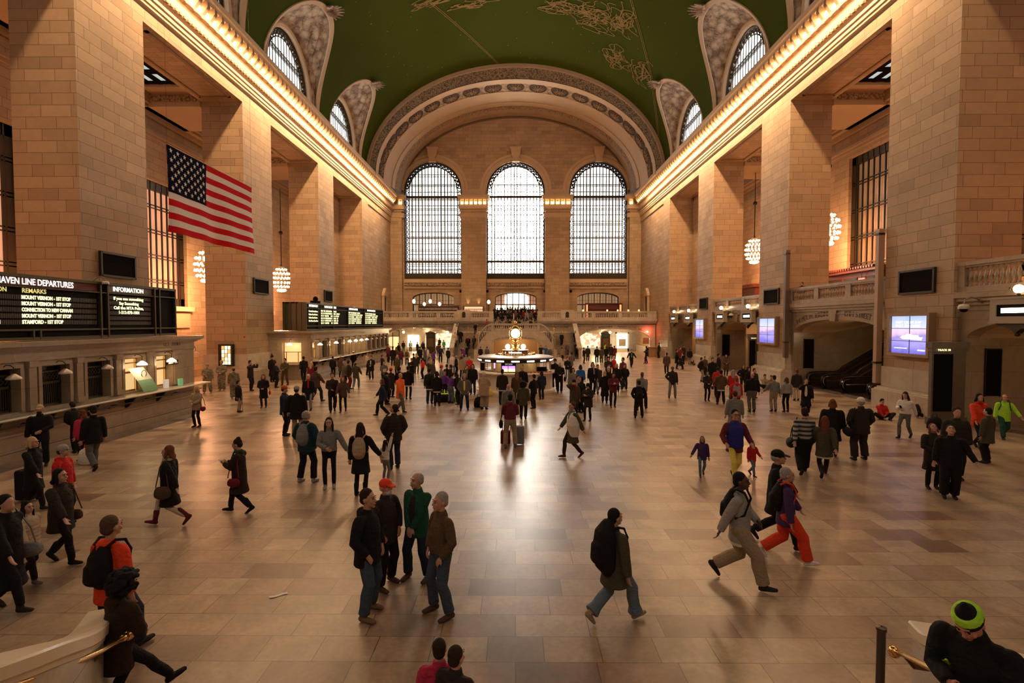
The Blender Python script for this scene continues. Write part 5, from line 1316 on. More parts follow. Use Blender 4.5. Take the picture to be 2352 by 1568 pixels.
MB().box(-2.15, -1.0, 1.32, -1.85, -.95, 1.8).box(1.3, -1.6, 1.32, 1.9, -1.5, 1.6).build('equipment', BLACKM, ib)
m = MB()
for k in range(7): m.box(.6+k*.23, -2.36+.03*k*k*.35, 1.3, .78+k*.23, -2.3+.03*k*k*.35, 1.38)
m.build('leaflets', plain('leaflet_red', (.6, .12, .1), .5, noise=.6, nscale=6), ib)
lamp('booth_light', 'POINT', (1.2, 31.2, 1.83), 8, (1, .8, .5), shadow_soft_size=.1); lamp('booth_light', 'POINT', (-1.2, 31.2, 1.83), 8, (1, .8, .5), shadow_soft_size=.1)
MB().lathe([(.34, 2.56), (.3, 2.62), (.16, 2.68), (.2, 2.78), (.26, 2.9), (.2, 3.0), (.1, 3.05), (.14, 3.1), (.22, 3.14), (.28, 3.2), (.2, 3.26)], n=24).build('clock_pedestal', BRASS, ib, smooth=True)
MB().ball((0, 0, 3.6), .40, 24, 14).build('clock_body', BRASS, ib, smooth=True)
for k in range(4):
    a = PI/2*k; rot = Matrix.Rotation(a, 4, 'Z') @ Matrix.Translation((0, -.34, 3.6)) @ Matrix.Rotation(PI/2, 4, 'X')
    me = MB().lathe([(.001, .06), (.2, .05), (.3, 0)], n=24).mesh('clock_face', True); me.transform(rot); me.materials.append(emis('clock_opal', (1, .86, .55), 4.5))
    f_ = bpy.data.objects.new('clock_face', me); COL.objects.link(f_); f_.parent = ib
    m = MB().box(-.008, -.01, .062, .008, .22, .07).box(-.14, -.008, .062, .01, .008, .07); m.ball((0, 0, .065), .02, 6, 4)
    for q in range(12):
        b = 2*PI*q/12; m.box(.23*math.cos(b)-.01, .23*math.sin(b)-.01, .04, .23*math.cos(b)+.01, .23*math.sin(b)+.01, .062)
    me = m.mesh('clock_hands'); me.transform(rot); me.materials.append(BRONZE); g_ = bpy.data.objects.new('clock_hands', me); COL.objects.link(g_); g_.parent = f_
    me = MB().tube([(.33*math.cos(2*PI*q/24), .33*math.sin(2*PI*q/24), 0) for q in range(25)], .045, 6, cap=False).mesh('bezel', True); me.transform(rot); me.materials.append(BRASS); g_ = bpy.data.objects.new('bezel', me); COL.objects.link(g_); g_.parent = ib
    b = a+PI/4
    MB().tube([(.2*math.cos(b), .2*math.sin(b), 3.2), (.46*math.cos(b), .46*math.sin(b), 3.6), (.22*math.cos(b), .22*math.sin(b), 4.0)], [.03, .045, .03], 6).build('clock_rib', BRASS, ib)
MB().lathe([(.26, 3.93), (.2, 4.02), (.08, 4.06), (.12, 4.16), (.14, 4.22), (.08, 4.32), (.02, 4.4)], n=14).build('finial', BRASS, ib, smooth=True)
for x, y in ((-.5, -.25), (.5, -.25), (-.5, .35), (.5, .35)):
    MB().ball((x, y, 2.76), .15, 12, 8).build('globe_light', G_GLOBE, ib, smooth=True); MB().lathe([(.1, 2.56), (.05, 2.62)], (x, y, 0), 8).build('globe_holder', BRASS, ib)
for o in ib.children: o.matrix_parent_inverse = Matrix.Identity(4)
for o in ib.children:
    if o.name.startswith('lettering'): o.matrix_parent_inverse = parent_inv(ib)

# ------------------------------------------------------------------ wooden desk at the far right
r = empty('reception_desk', (17.4, 65.2, 0)); tag(r, 'curved wooden reception desk against the far right wall', 'desk')
rows = [[(16.75+1.5*i/8, 64.6-.35*math.sin(PI*i/8), z) for i in range(9)] for z in (0, 1.2)]
rows += [[(16.7+1.6*i/8, 64.5-.38*math.sin(PI*i/8), 1.2) for i in range(9)], [(16.7+1.6*i/8, 64.5-.38*math.sin(PI*i/8), 1.27) for i in range(9)], [(16.8+1.4*i/8, 65.2, 1.27) for i in range(9)], [(16.8+1.4*i/8, 65.2, 0) for i in range(9)]]
MB().grid(rows).build('body', OAK, r)
o = MB().box(16.95, 68.42, 1.5, 17.75, 68.5, 2.3).build('wooden_notice_panel', OAK); tag(o, 'square brown wooden panel on the wall behind the desk', 'panel')
r = empty('red_signal_lamp', (17.5, 68.3, 3.1)); tag(r, 'small glowing red lamp on the wall above the desk', 'lamp')
MB().ball((0, 0, 0), .11, 10, 7).build('bulb', emis('red_lamp', (1, .35, .22), 25), r, smooth=True).matrix_parent_inverse = Matrix.Identity(4); MB().box(-.06, .05, -.1, .06, .2, .1).build('socket', BRONZE, r).matrix_parent_inverse = Matrix.Identity(4)
lamp('red_light', 'POINT', (17.5, 68.0, 3.1), 45, (1, .12, .06), shadow_soft_size=.1)

# ------------------------------------------------------------------ flag
fl = empty('flag', (-14, 24.2, 9.7)); tag(fl, 'large stars and stripes flag hanging in front of the left piers', 'flag')
FY0, FY1, FZ0, FZ1 = 20.75, 27.45, 7.93, 11.43
def fp(u, v, lift=0):
    y = FY0+(FY1-FY0)*u; z = FZ0+(FZ1-FZ0)*v+.03*math.sin(u*PI)*(1-v)
    x = -14+.10*math.sin(u*9+v*1.2)*(1.1-v)+.05*math.sin(u*21+v*2)*(1.1-v)
    return (x+lift, y, z)
def strip(m, u0, u1, v0, v1, n=40, lift=0):
    for s_ in (1, -1) if lift else (1,):
        m.grid([[fp(u0+(u1-u0)*i/n, v, s_*lift) for v in (v0, (v0+v1)/2, v1)] for i in range(n+1)])
mr, mw = MB(), MB()
for i in range(13): strip(mr if i % 2 == 0 else mw, 0, 1, 1-(i+1)/13, 1-i/13)
FR = plain('flag_red', (.60, .008, .010), .9, spec=.1, bump=.2, nscale=40); FW = plain('flag_white', (.85, .74, .66), .9, spec=.1); FB = plain('flag_blue', (.006, .007, .02), .95, spec=.05)
mr.build('red_stripes', FR, fl, smooth=True); mw.build('white_stripes', FW, fl, smooth=True)
m = MB(); strip(m, 0, .40, 6/13, 1, 20, .012); cn = m.build('canton', FB, fl)
m = MB()
for row in range(9):
    cnt_ = 6 if row % 2 == 0 else 5
    for k in range(cnt_):
        u = (.40/12)*(1+2*k+(row % 2)); v = 1-(7/13)*(row+1)/10
        for s_ in (1, -1):
            c0 = fp(u, v, s_*.02); pts = []
            for q in range(10):
                a = PI/2+PI*q/5; rr = .115 if q % 2 == 0 else .046
                pts.append((c0[0], c0[1]+rr*math.cos(a), c0[2]+rr*math.sin(a)))
            for q in range(10): m.q([c0, pts[q], pts[(q+1) % 10]])
m.build('stars', FW, fl)
for u in (.005, .995): p_ = fp(u, 1); MB().tube([p_, (p_[0], p_[1], 32.0)], .004, 4).build('hanging_wire', BRONZE, fl)
MB().tube([fp(0, 1), fp(.5, 1), fp(1, 1)], .018, 5).build('top_rod', plain('rod', (.3, .2, .12), .5), fl)

# ------------------------------------------------------------------ stairs in the foreground
mb = MB(); n = 16
for i in range(n):
    y1 = 5.2-i*.3; mb.box(-3.75, -2, 0, 3.75, y1, 2.65*(i+1)/n)
struct(mb.build('floor_stairs_east', STAIRM))
for s in (-1, 1):
    path = [(4.62, 5.62, 1.05), (4.42, 5.2, 1.1), (4.12, 4.7, 1.32), (3.93, 4.2, 1.56), (3.87, 3.8, 1.72), (3.95, 3.35, 1.86), (4.2, 2.6, 2.1), (4.5, 1.5, 2.6), (4.6, .4, 3.1), (4.6, -2, 3.5)]
    if s > 0: path = [(4.38, 5.42, 1.05), (4.28, 5.1, 1.1)]+path[2:]
    pv = [Vector(p) for p in path]; fine = []
    for i in range(len(pv)-1):
        a, b, c_, d = pv[max(i-1, 0)], pv[i], pv[i+1], pv[min(i+2, len(pv)-1)]
        for q in range(6):
            t = q/6; fine.append(tuple(.5*((2*b)+(c_-a)*t+(2*a-5*b+4*c_-d)*t*t+(3*b-a-3*c_+d)*t*t*t)))
    path = fine+[path[-1]]
    rows, wl = [], []
    for i, (x, y, z) in enumerate(path):
        a = Vector(path[min(i+1, len(path)-1)])-Vector(path[max(i-1, 0)]); a.z = 0; a.normalize(); nv = Vector((a.y, -a.x, 0))
        P = Vector((x, y, z))
        rows.append([tuple(P+nv*w+Vector((0, 0, dz))) for w, dz in ((-.145, -.12), (-.15, -.02), (-.135, 0), (.135, 0), (.15, -.02), (.145, -.12), (.12, -.14), (.11, -.19), (-.11, -.19), (-.12, -.14))])
        wl.append([tuple(P+nv*w+Vector((0, 0, dz))) for w, dz in ((-.10, -.18), (.10, -.18))]); wl[-1] = [wl[-1][0], wl[-1][1], (wl[-1][1][0], wl[-1][1][1], 0), (wl[-1][0][0], wl[-1][0][1], 0)]
    f = lambda r_: [[(s*x, y, z) for x, y, z in q] for q in r_]
    mb = MB().grid(f(rows), close=True); mb.q(f(rows)[0]); st = struct(mb.build('trim_%d' % (70 if s < 0 else 72), plain('coping_marble', (.72, .60, .45), .3, noise=.12, nscale=3)))
    mb = MB().grid(f(wl), close=True); mb.q(f(wl)[0]); struct(mb.build('trim_%d' % (71 if s < 0 else 73), MARBLE))
    h = empty('handrail', (s*4.0, 5.1, .95)); tag(h, 'brass handrail with a ball end beside the %s' % ('curly haired woman at lower left' if s < 0 else 'man in the green striped beanie'), 'handrail')
    x0 = 4.12 if s < 0 else 3.83
    rp = [(s*x0, 5.28 if s < 0 else 5.08, .94), (s*(x0-.08), 4.85, 1.06), (s*(x0-.2), 4.4, 1.24), (s*(x0-.35), 3.8, 1.5), (s*(x0-.35), 3.2, 1.75), (s*(x0-.1), 2.4, 2.1)]
    MB().tube(rp, .028, 8).build('rail', BRASS, h, smooth=True)
    e0 = Vector(rp[0]); d0 = (e0-Vector(rp[1])).normalized()
    m = MB().ball(tuple(e0+d0*.06), .058, 12, 8); m.tube([tuple(e0-d0*.06), tuple(e0+d0*.01)], [.034, .042], 8); m.build('ball_end', BRASS, h, smooth=True)
    for i in (1, 3): MB().tube([rp[i], (rp[i][0]+s*.08, rp[i][1], rp[i][2]-.1), (rp[i][0]+s*.22, rp[i][1], rp[i][2]-.12)], .03, 6).build('bracket', plain('dark_brass', (.2, .09, .04), .35, metal=.7), h)
r = empty('stanchion', (3.88, 5.36, 0)); tag(r, 'dark metal stanchion post on the floor left of the beanie man', 'stanchion')
MB().lathe([(.17, 0), (.16, .03), (.05, .06), (.042, .08), (.042, 1.0), (.05, 1.0), (.05, 1.03), (.01, 1.04)], n=14).build('post', plain('dark_steel', (.09, .07, .06), .4, metal=.6), r, smooth=False).matrix_parent_inverse = Matrix.Identity(4)
o = MB().grid([[(x*.13, y*.03+.01*math.sin(x*5), .004+.008*abs(x)) for y in (-1, 0, 1)] for x in (-1, -.5, 0, .5, 1)]).build('paper_scrap', WHITE); o.location = (-3.7, 7.85, 0.002); o.rotation_euler = (0, 0, .6); tag(o, 'small white paper scrap lying on the floor', 'litter')

# ================================================================== PEOPLE
# figures are modelled 1.75 m tall facing -y, then scaled, turned and placed
SKIN = plain('skin', (.48, .26, .17), .5); SKIN_D = plain('skin_dark', (.09, .045, .028), .45); SKIN_R = plain('skin_ruddy', (.55, .24, .16), .5)
def V3(*a): return Vector(a)
def capsule(mb, P, rad, n=10, flat=1.0, axis=None, c0=.9, c1=.9):
    """closed tapering limb through points P with radii rad (or (a, b) pairs)"""
    P = [Vector(p) for p in P]; rows = []; m = len(P)
    for i in range(m):
        t = (P[min(i+1, m-1)]-P[max(i-1, 0)]).normalized()
        ax = Vector(axis) if axis else Vector((1, 0, 0))
        b = t.cross(ax)
        if b.length < .1: b = t.cross(Vector((0, 1, 0)))
        b.normalize(); a = b.cross(t).normalized()
        r = rad[i]; ra, rb = (r if isinstance(r, tuple) else (r, r*flat))
        if i == 0:
            c = P[0]-t*min(ra, rb)*c0; q = .35 if c0 > .5 else .8; rows.append([c+(a*math.cos(2*PI*k/n)*ra+b*math.sin(2*PI*k/n)*rb)*q for k in range(n)])
            c = P[0]-t*min(ra, rb)*c0*.6; q = .8 if c0 > .5 else .97; rows.append([c+(a*math.cos(2*PI*k/n)*ra+b*math.sin(2*PI*k/n)*rb)*q for k in range(n)])
        rows.append([P[i]+(a*math.cos(2*PI*k/n)*ra+b*math.sin(2*PI*k/n)*rb) for k in range(n)])
        if i == m-1:
            c = P[i]+t*min(ra, rb)*c1*.6; q = .8 if c1 > .5 else .97; rows.append([c+(a*math.cos(2*PI*k/n)*ra+b*math.sin(2*PI*k/n)*rb)*q for k in range(n)])
            c = P[i]+t*min(ra, rb)*c1; q = .35 if c1 > .5 else .8; rows.append([c+(a*math.cos(2*PI*k/n)*ra+b*math.sin(2*PI*k/n)*rb)*q for k in range(n)])
    i0 = len(mb.v); mb.grid(rows, close=True); mb.f.append(tuple(range(i0, i0+n))); e = i0+(len(rows)-1)*n; mb.f.append(tuple(range(e+n-1, e-1, -1)))
def egg(mb, c, rx, ry, rz, n=14, m=10, rot=None):
    rows = []; c = Vector(c)
    for j in range(m+1):
        th = .12+(PI-.24)*j/m
        r_ = [Vector((rx*math.sin(th)*math.cos(2*PI*k/n), ry*math.sin(th)*math.sin(2*PI*k/n), rz*math.cos(th))) for k in range(n)]
        if rot: r_ = [rot @ v for v in r_]
        rows.append([c+v for v in r_])
    i0 = len(mb.v); mb.grid(rows, close=True); mb.f.append(tuple(range(i0, i0+n))); e = i0+m*n; mb.f.append(tuple(range(e+n-1, e-1, -1)))
def ik(a, b, l1, l2, pole):
    a, b = Vector(a), Vector(b); d = b-a; L = min(d.length, (l1+l2)*.999); dn = d.normalized()
    x = (l1*l1-l2*l2+L*L)/(2*L); h = math.sqrt(max(0, l1*l1-x*x)); p = Vector(pole); p = p-dn*p.dot(dn)
    p = p.normalized() if p.length > 1e-4 else Vector((0, 1, 0))
    return a+dn*x+p*h, a+dn*L
ARM = {'down': ((.27, -.03, .80), (.3, .8, 0)), 'pocket': ((.20, -.10, .93), (1, .6, 0)), 'front': ((.05, -.24, 1.05), (1, .4, -.5)), 'phone': ((.06, -.30, 1.20), (.6, .3, -1)),
       'face': ((.07, -.24, 1.50), (.8, -.1, -1)), 'high': ((.10, -.38, 1.55), (.7, 0, -1)), 'hip': ((.19, -.04, 1.0), (1, .9, 0)), 'clasp': ((.03, -.20, .88), (1, .5, 0)),
       'fore': ((.26, -.30, .92), (.3, .9, -.2)), 'back': ((.25, .26, .88), (.3, .6, 0)), 'raise': ((.25, -.12, 1.93), (1, .2, 0)), 'out': ((.44, -.14, .95), (.2, .5, -.6)),
       'fold': ((-.10, -.22, 1.15), (1, .2, -.6)), 'ear': ((.12, -.07, 1.56), (1, -.4, -.6)), 'lean': ((.15, -.5, .95), (.7, .3, -.6)), 'lap': ((.1, -.36, .42), (1, .3, 0)), 'hold': ((.3, -.22, 1.0), (.4, .8, -.4))}
LEG = {'stand': (((.10, -.01, .09), 0), ((.10, .03, .09), 0)), 'wide': (((.17, -.03, .09), 0), ((.16, .05, .09), 0)), 'walk': (((.08, -.25, .095), -.1), ((.08, .27, .15), .6)),
       'stride': (((.08, -.34, .10), -.2), ((.08, .36, .20), .85)), 'step': (((.09, -.16, .09), 0), ((.09, .18, .11), .3)), 'weight': (((.13, -.10, .09), 0), ((.09, .04, .09), 0)),
       'sit': (((.12, -.55, .09), 0), ((.12, -.48, .09), 0)), 'floor': (((.22, -.35, .08), 0), ((-.1, -.42, .08), 0)), 'lunge': (((.12, -.62, .09), -.2), ((.10, .05, .09), 0))}
def pose_rig(P):
    """joint positions for a pose: legs, arms (l, r), lean, nod, turn, build"""
    J = {}; legs = P.get('legs', 'stand'); lean = P.get('lean', 0); sink = {'walk': .03, 'stride': .06, 'sit': .45, 'floor': .80, 'step': .015, 'lunge': .08}.get(legs, 0)
    hipz = .93-sink; J['hip'] = V3(0, 0, hipz)
    Rl = Matrix.Rotation(lean, 3, 'X')
    def T(v): v = Vector(v); return J['hip']+Rl @ (v-V3(0, 0, .93))
    J['T'] = T; J['R'] = Rl
    J['chest'] = T((0, .01, 1.27)); J['neck'] = T((0, .01, 1.45)); J['head'] = T((0, -.015+P.get('nod', 0)*-.08, 1.63-abs(P.get('nod', 0))*.02))
    for s, k in ((-1, 0), (1, 1)):
        f, pitch = LEG[legs][k]; hp = V3(s*.09, 0, hipz); ft = V3(s*f[0], f[1], f[2]); J['hp%d' % s] = hp
        pole = (s*.15, -1, 0) if legs not in ('floor',) else (s*1, -.3, .5)
        if legs == 'floor': ft = V3(s*.12, -.30-.08*k, .08)
        kn, an = ik(hp, ft, .44, .42, pole); J['kn%d' % s] = kn; J['an%d' % s] = an; J['fp%d' % s] = pitch
        aname = P.get('arms', ('down', 'down'))[k]; tg, pole = ARM[aname]; sh = T((s*.185*P.get('bw', 1), .015, 1.40))
        if aname in ('lap',): w = V3(s*tg[0], tg[1], tg[2]+(.93-sink)-.45-.05)
        else: w = T((s*tg[0]*(1 if aname != 'down' else P.get('bw', 1)), tg[1], tg[2]))
        if aname == 'lean': w = V3(s*tg[0], tg[1]-.2, tg[2])
        el, wr = ik(sh, w, .29, .255, (s*pole[0], pole[1], pole[2])); J['sh%d' % s] = sh; J['el%d' % s] = el; J['wr%d' % s] = wr
    return J
def hand(mb, wr, el, s, det, curl=.5):
    d = (wr-el).normalized(); side = d.cross(V3(0, -1, 0) if abs(d.y) < .8 else V3(0, 0, 1))
    if side.length < .1: side = V3(s, 0, 0)
    side.normalize(); nrm = side.cross(d).normalized()
    inward = V3(-s, 0, 0); 
    if nrm.dot(inward) < 0: nrm = -nrm
    capsule(mb, [wr, wr+d*.045, wr+d*.085], [(.030, .018), (.040, .017), (.040, .014)], 8, axis=side)
    if det:
        for i, (o, L) in enumerate(((-.032, .070), (-.011, .080), (.011, .074), (.031, .058))):
            b = wr+d*.085+side*o; m_ = b+d*L*.5+nrm*L*.18*curl*2; e = m_+d*L*.35+nrm*L*.45*curl*1.4
            capsule(mb, [b, m_, e], [.0100, .0090, .0078], 6)
        sd = side if side.dot(V3(0, -1, 0)) > 0 else -side
        b = wr+d*.02+sd*.028; capsule(mb, [b, b+sd*.026+d*.03+nrm*.01, b+sd*.034+d*.06+nrm*.02], [.013, .0105, .009], 6)
    else:
        capsule(mb, [wr+d*.08, wr+d*.13+nrm*.015, wr+d*.155+nrm*.035], [(.036, .016), (.033, .015), (.024, .013)], 8, axis=side)
def make_parts(P, vox):
    """list of (part name, mesh builder, voxel size)"""
    J = pose_rig(P); out = []; bw = P.get('bw', 1.0); fat = P.get('fat', 1.0); T = J['T']; det = vox < .017
    hd = J['head']; turn = P.get('turn', 0); nod = P.get('nod', 0)
    HR = J['R'] @ Matrix.Rotation(turn, 3, 'Z') @ Matrix.Rotation(nod, 3, 'X')
    def Hp(x, y, z): return hd+HR @ V3(x*1.07, y*1.07, z*1.05+.004)
    b = MB()       # the body: one continuous skin
    capsule(b, [T((0, 0, .93)), T((0, 0, 1.05)), T((0, -.01, 1.2)), T((0, 0, 1.33)), T((0, .01, 1.41))], [(.15*fat, .10*fat), (.135*fat, .09*fat), (.15*bw, .10*fat), (.155*bw, .09), (.085*bw, .058)], 14)
    capsule(b, [T((0, .012, 1.40)), T((0, .01, 1.48)), Hp(0, .01, -.06)], [.056, .054, .057], 10)
    egg(b, Hp(0, .012, .018), .079, .100, .105, rot=HR); egg(b, Hp(0, -.030, -.048), .059, .067, .073, rot=HR)
    if det:
        capsule(b, [Hp(0, -.088, .018), Hp(0, -.106, -.022)], [.010, .017], 6); egg(b, Hp(0, -.075, -.098), .026, .022, .018, 8, 6)
        egg(b, Hp(0, -.080, .042), .050, .020, .012, 8, 6, rot=HR)
        for s in (-1, 1): egg(b, Hp(s*.077, .012, -.012), .011, .020, .031, 8, 6, rot=HR); egg(b, Hp(s*.042, -.066, -.03), .022, .02, .022, 8, 6)
        egg(b, Hp(0, -.088, -.062), .028, .014, .013, 8, 6)
    for s in (-1, 1):
        sh, el, wr = J['sh%d' % s], J['el%d' % s], J['wr%d' % s]
        capsule(b, [sh, (sh+el)/2, el, (el+wr)/2, wr], [.050, .046, .038, .036, .026], 8); egg(b, (sh+T((s*.10*bw, .01, 1.37)))/2, .07, .045, .045, 8, 6)
        hand(b, wr, el, s, det)
        hp, kn, an = J['hp%d' % s], J['kn%d' % s], J['an%d' % s]
        capsule(b, [hp+V3(0, 0, .02), (hp+kn)/2, kn, (kn+an)/2+V3(0, .012, 0), an], [.07, .055, .040, .038, .032], 10)
        RF = Matrix.Rotation(J['fp%d' % s], 3, 'X'); capsule(b, [an+RF @ V3(0, .015, -.03), an+RF @ V3(0, -.08, -.05)], [.026, .022], 8)
    out.append(('body', b, vox))
    # trousers or tights
    lo = P.get('low', 'trousers'); lw = {'trousers': 1.0, 'loose': 1.25, 'flare': 1.12, 'tights': .70, 'slim': .80}[lo]
    t = MB(); capsule(t, [J['hip']+V3(0, 0, .08), J['hip']+V3(0, 0, .0), J['hip']+V3(0, .0, -.08)], [(.158*fat, .118*fat), (.17*fat, .128*fat), (.14*fat, .11)], 14)
    for s in (-1, 1):
        hp, kn, an = J['hp%d' % s], J['kn%d' % s], J['an%d' % s]; k2 = .85 if lo in ('tights', 'slim') else 1
        ank = .078*lw*k2 if lo != 'flare' else .112
        q = kn+(an-kn)*.93
        capsule(t, [hp, hp+(kn-hp)*.35, hp+(kn-hp)*.8, kn+V3(0, -.004, 0), kn+(an-kn)*.35+V3(0, .012, 0), kn+(an-kn)*.7, q], [.104*fat*max(lw, .92), .098*lw, .084*lw, .079*lw, .080*lw, .077*lw, ank], 12, c1=.15)
    out.append(('trousers' if lo not in ('tights', 'slim') else 'leggings' if lo == 'tights' else 'trousers', t, vox))
    # jacket, coat or sweater with sleeves
    up = P.get('up', 'jacket'); hem = {'jacket': .76, 'short': .89, 'coat': .52, 'long': .40, 'puffer': .78, 'parka': .66, 'sweater': .88}[up]; g = {'jacket': .03, 'short': .028, 'coat': .034, 'long': .036, 'puffer': .05, 'parka': .045, 'sweater': .018}[up]
    c = MB(); hz = J['hip'].z; sit = P.get('legs') in ('sit', 'floor')
    if sit: hem = max(hem, .86)
    pts, rr = [], []
    if hem < .88:
        zb = hem-.93; fl = {'coat': 1.12, 'long': 1.18, 'parka': 1.05}.get(up, 1)
        pts += [J['hip']+V3(0, .01, zb), J['hip']+V3(0, .005, zb*.5)]; sw = 1.12 if P.get('legs') in ('walk', 'stride') and hem < .7 else 1
        rr += [((.185*fat+g*.6)*fl, (.135*fat+g*.6)*fl*sw), ((.175*fat+g*.7), (.13*fat+g*.7))]
    pts += [T((0, 0, .96)), T((0, -.005, 1.08)), T((0, -.01, 1.2)), T((0, 0, 1.31)), T((0, .012, 1.40)), T((0, .015, 1.45))]
    rr += [(.165*fat+g, .12*fat+g), (.152*fat+g*1.1, .112*fat+g), (.158*bw+g, .112*fat+g), (.170*bw+g*.6, .108+g*.7), (.118*bw+g*.3, .078+g*.4), (.078+g*.2, .062+g*.3)]
    capsule(c, pts, rr, 18, c0=.12)
    for s in (-1, 1):
        sh, el, wr = J['sh%d' % s], J['el%d' % s], J['wr%d' % s]; q = el+(wr-el)*.93
        egg(c, sh+V3(-s*.012, 0, -.022), .068+g*.5, .062+g*.5, .062+g*.45, 10, 8); egg(c, T((s*.11*bw, .012, 1.375)), .09, .062+g*.5, .060+g*.4, 10, 8)
        capsule(c, [sh+(el-sh)*.12, sh+(el-sh)*.5, el, el+(wr-el)*.5, q], [.062+g*.5, .058+g*.7, .055+g*.6, .052+g*.55, .046+g*.4], 10, c1=.2)
    if P.get('hood'): capsule(c, [T((-.09, .05, 1.45)), T((0, .11, 1.43)), T((.09, .05, 1.45))], [.045, .068, .045], 8); capsule(c, [T((0, .1, 1.46)), T((0, .12, 1.36))], [(.09, .05), (.07, .03)], 8)
    elif up not in ('sweater',): capsule(c, [T((0, .015, 1.43)), T((0, .005, 1.495))], [(.092, .088), (.078, .074)], 12, c1=.2)
    if P.get('hoodup'): egg(c, Hp(0, .035, .0), .10, .10, .135, rot=HR)
    if up == 'puffer':
        for i in range(7):
            z = .84+i*.085; capsule(c, [T((0, 0, z)), T((0, 0, z+.03))], [(.172*fat+g, .126*fat+g), (.172*fat+g, .126*fat+g)], 16) if z < 1.3 else None
    out.append(('coat' if up in ('coat', 'long', 'parka') else 'sweater' if up == 'sweater' else 'jacket', c, vox))
    for s in (-1, 1):
        m = MB(); an = J['an%d' % s]; p = J['fp%d' % s]; RR = Matrix.Rotation(p, 3, 'X'); boot = P.get('boots')
        if sit and P.get('legs') == 'floor': RR = Matrix.Rotation(.2, 3, 'X')
        f = lambda x, y, z: an+RR @ V3(x, y, z)
        capsule(m, [f(0, .045, -.045), f(0, -.02, -.045), f(s*.008, -.10, -.055), f(s*.006, -.165, -.062)], [(.038, .042), (.040, .045), (.046, .034), (.038, .025)], 10, axis=(1, 0, 0))
        capsule(m, [f(0, .015, -.03), f(0, .01, .03 if not boot else .2)], [.048, .05 if not boot else .058], 10)
        # a flat sole
        m2 = [Vector(v) for v in m.v]; inv = RR.inverted()
        m.v = [tuple(an+RR @ V3((inv @ (v-an)).x, (inv @ (v-an)).y, max((inv @ (v-an)).z, -.088))) for v in m2]
        out.append(('shoe', m, min(vox, .014)))
    # hair and hats
    hr = P.get('hair', 'short'); m = MB()
    if hr in ('short', 'long', 'bun', 'bob', 'curly', 'fringe', 'pony'):
        if not P.get('hat'): egg(m, Hp(0, .030, .044), .087, .099, .100, rot=HR)
        else: egg(m, Hp(0, .035, .005), .085, .085, .07, rot=HR)
        egg(m, Hp(0, .056, -.015), .077, .066, .074, rot=HR)
        if hr in ('long', 'bob', 'pony'):
            L = {'long': -.30, 'bob': -.13, 'pony': -.26}[hr]
            capsule(m, [Hp(0, .055, .02), Hp(0, .085, -.08), Hp(0, .105, L*.7), Hp(0, .115, L)], [(.08, .055), (.088 if hr != 'pony' else .04, .05), (.10 if hr != 'pony' else .035, .04), (.07 if hr != 'pony' else .02, .025)], 10)
            if hr != 'pony':
                for s in (-1, 1): capsule(m, [Hp(s*.072, .01, .03), Hp(s*.085, -.005, -.07), Hp(s*.088, -.015, max(L*.8, -.2))], [.026, .03, .024], 8)
        if hr == 'bun': egg(m, Hp(0, .07, .12), .05, .05, .045)
        if hr == 'curly':
            q = random.Random(3)
            for _ in range(150):
                a, e = q.uniform(0, 2*PI), q.uniform(-.75, 1.45); rr_ = .125+q.uniform(-.01, .02)
                x, y, z = rr_*math.cos(e)*math.cos(a), rr_*math.cos(e)*math.sin(a)+.03, rr_*math.sin(e)+.0
                if y < -.045 and z < .05: continue
                egg(m, Hp(x*1.1, y*1.1, z*1.1), .032, .032, .03, 6, 4)
            egg(m, Hp(0, .035, -.02), .118, .115, .14, rot=HR)
    elif hr == 'receding':
        egg(m, Hp(0, .040, .026), .0865, .084, .088, rot=HR); egg(m, Hp(0, .052, -.02), .083, .066, .06, rot=HR)
        for s in (-1, 1): egg(m, Hp(s*.074, -.004, .016), .012, .03, .03, 8, 6)
    if m.v: out.append(('hair', m, min(vox, .014)))
    ht = P.get('hat'); m = MB()
    if ht in ('beanie', 'cap', 'pompom', 'brim', 'pointed'):
        egg(m, Hp(0, .016, .045), .096, .112, .098 if ht != 'cap' else .088, rot=HR)
        if ht == 'pointed': capsule(m, [Hp(0, .03, .1), Hp(0, .05, .2), Hp(.02, .08, .27)], [.06, .035, .012], 8)
        if ht == 'pompom': egg(m, Hp(0, .02, .155), .035, .035, .035)
        if ht == 'cap': capsule(m, [Hp(0, -.06, .045), Hp(0, -.15, .028), Hp(0, -.17, .022)], [(.078, .012), (.066, .010), (.04, .009)], 10)
        if ht == 'brim': egg(m, Hp(0, .01, .03), .15, .16, .014, rot=HR)
        if P.get('stripe'):
            m3 = MB(); capsule(m3, [Hp(0, .018, .064), Hp(0, .019, .104)], [(.102, .117), (.087, .101)], 18, c0=.1, c1=.1); out.append(('stripe', m3, .01))
            capsule(m, [Hp(0, .02, .12), Hp(0, .03, .165)], [(.062, .07), (.03, .035)], 12)
        out.append(('hat' if ht in ('brim', 'pointed') else 'cap' if ht == 'cap' else 'beanie', m, min(vox, .014)))
    if P.get('scarf'):
        m = MB(); capsule(m, [Hp(.05, -.05, -.125), Hp(-.05, -.06, -.13)], [.035, .035], 8)
        for k in range(8):
            a = 2*PI*k/8; a2 = 2*PI*(k+1)/8; capsule(m, [T((.075*math.cos(a), .075*math.sin(a)-.005, 1.475)), T((.075*math.cos(a2), .075*math.sin(a2)-.005, 1.475))], [.034, .034], 8)
        capsule(m, [T((.03, -.1, 1.45)), T((.04, -.15, 1.3)), T((.045, -.155, 1.12))], [(.035, .02), (.04, .018), (.04, .016)], 8); out.append(('scarf', m, min(vox, .014)))
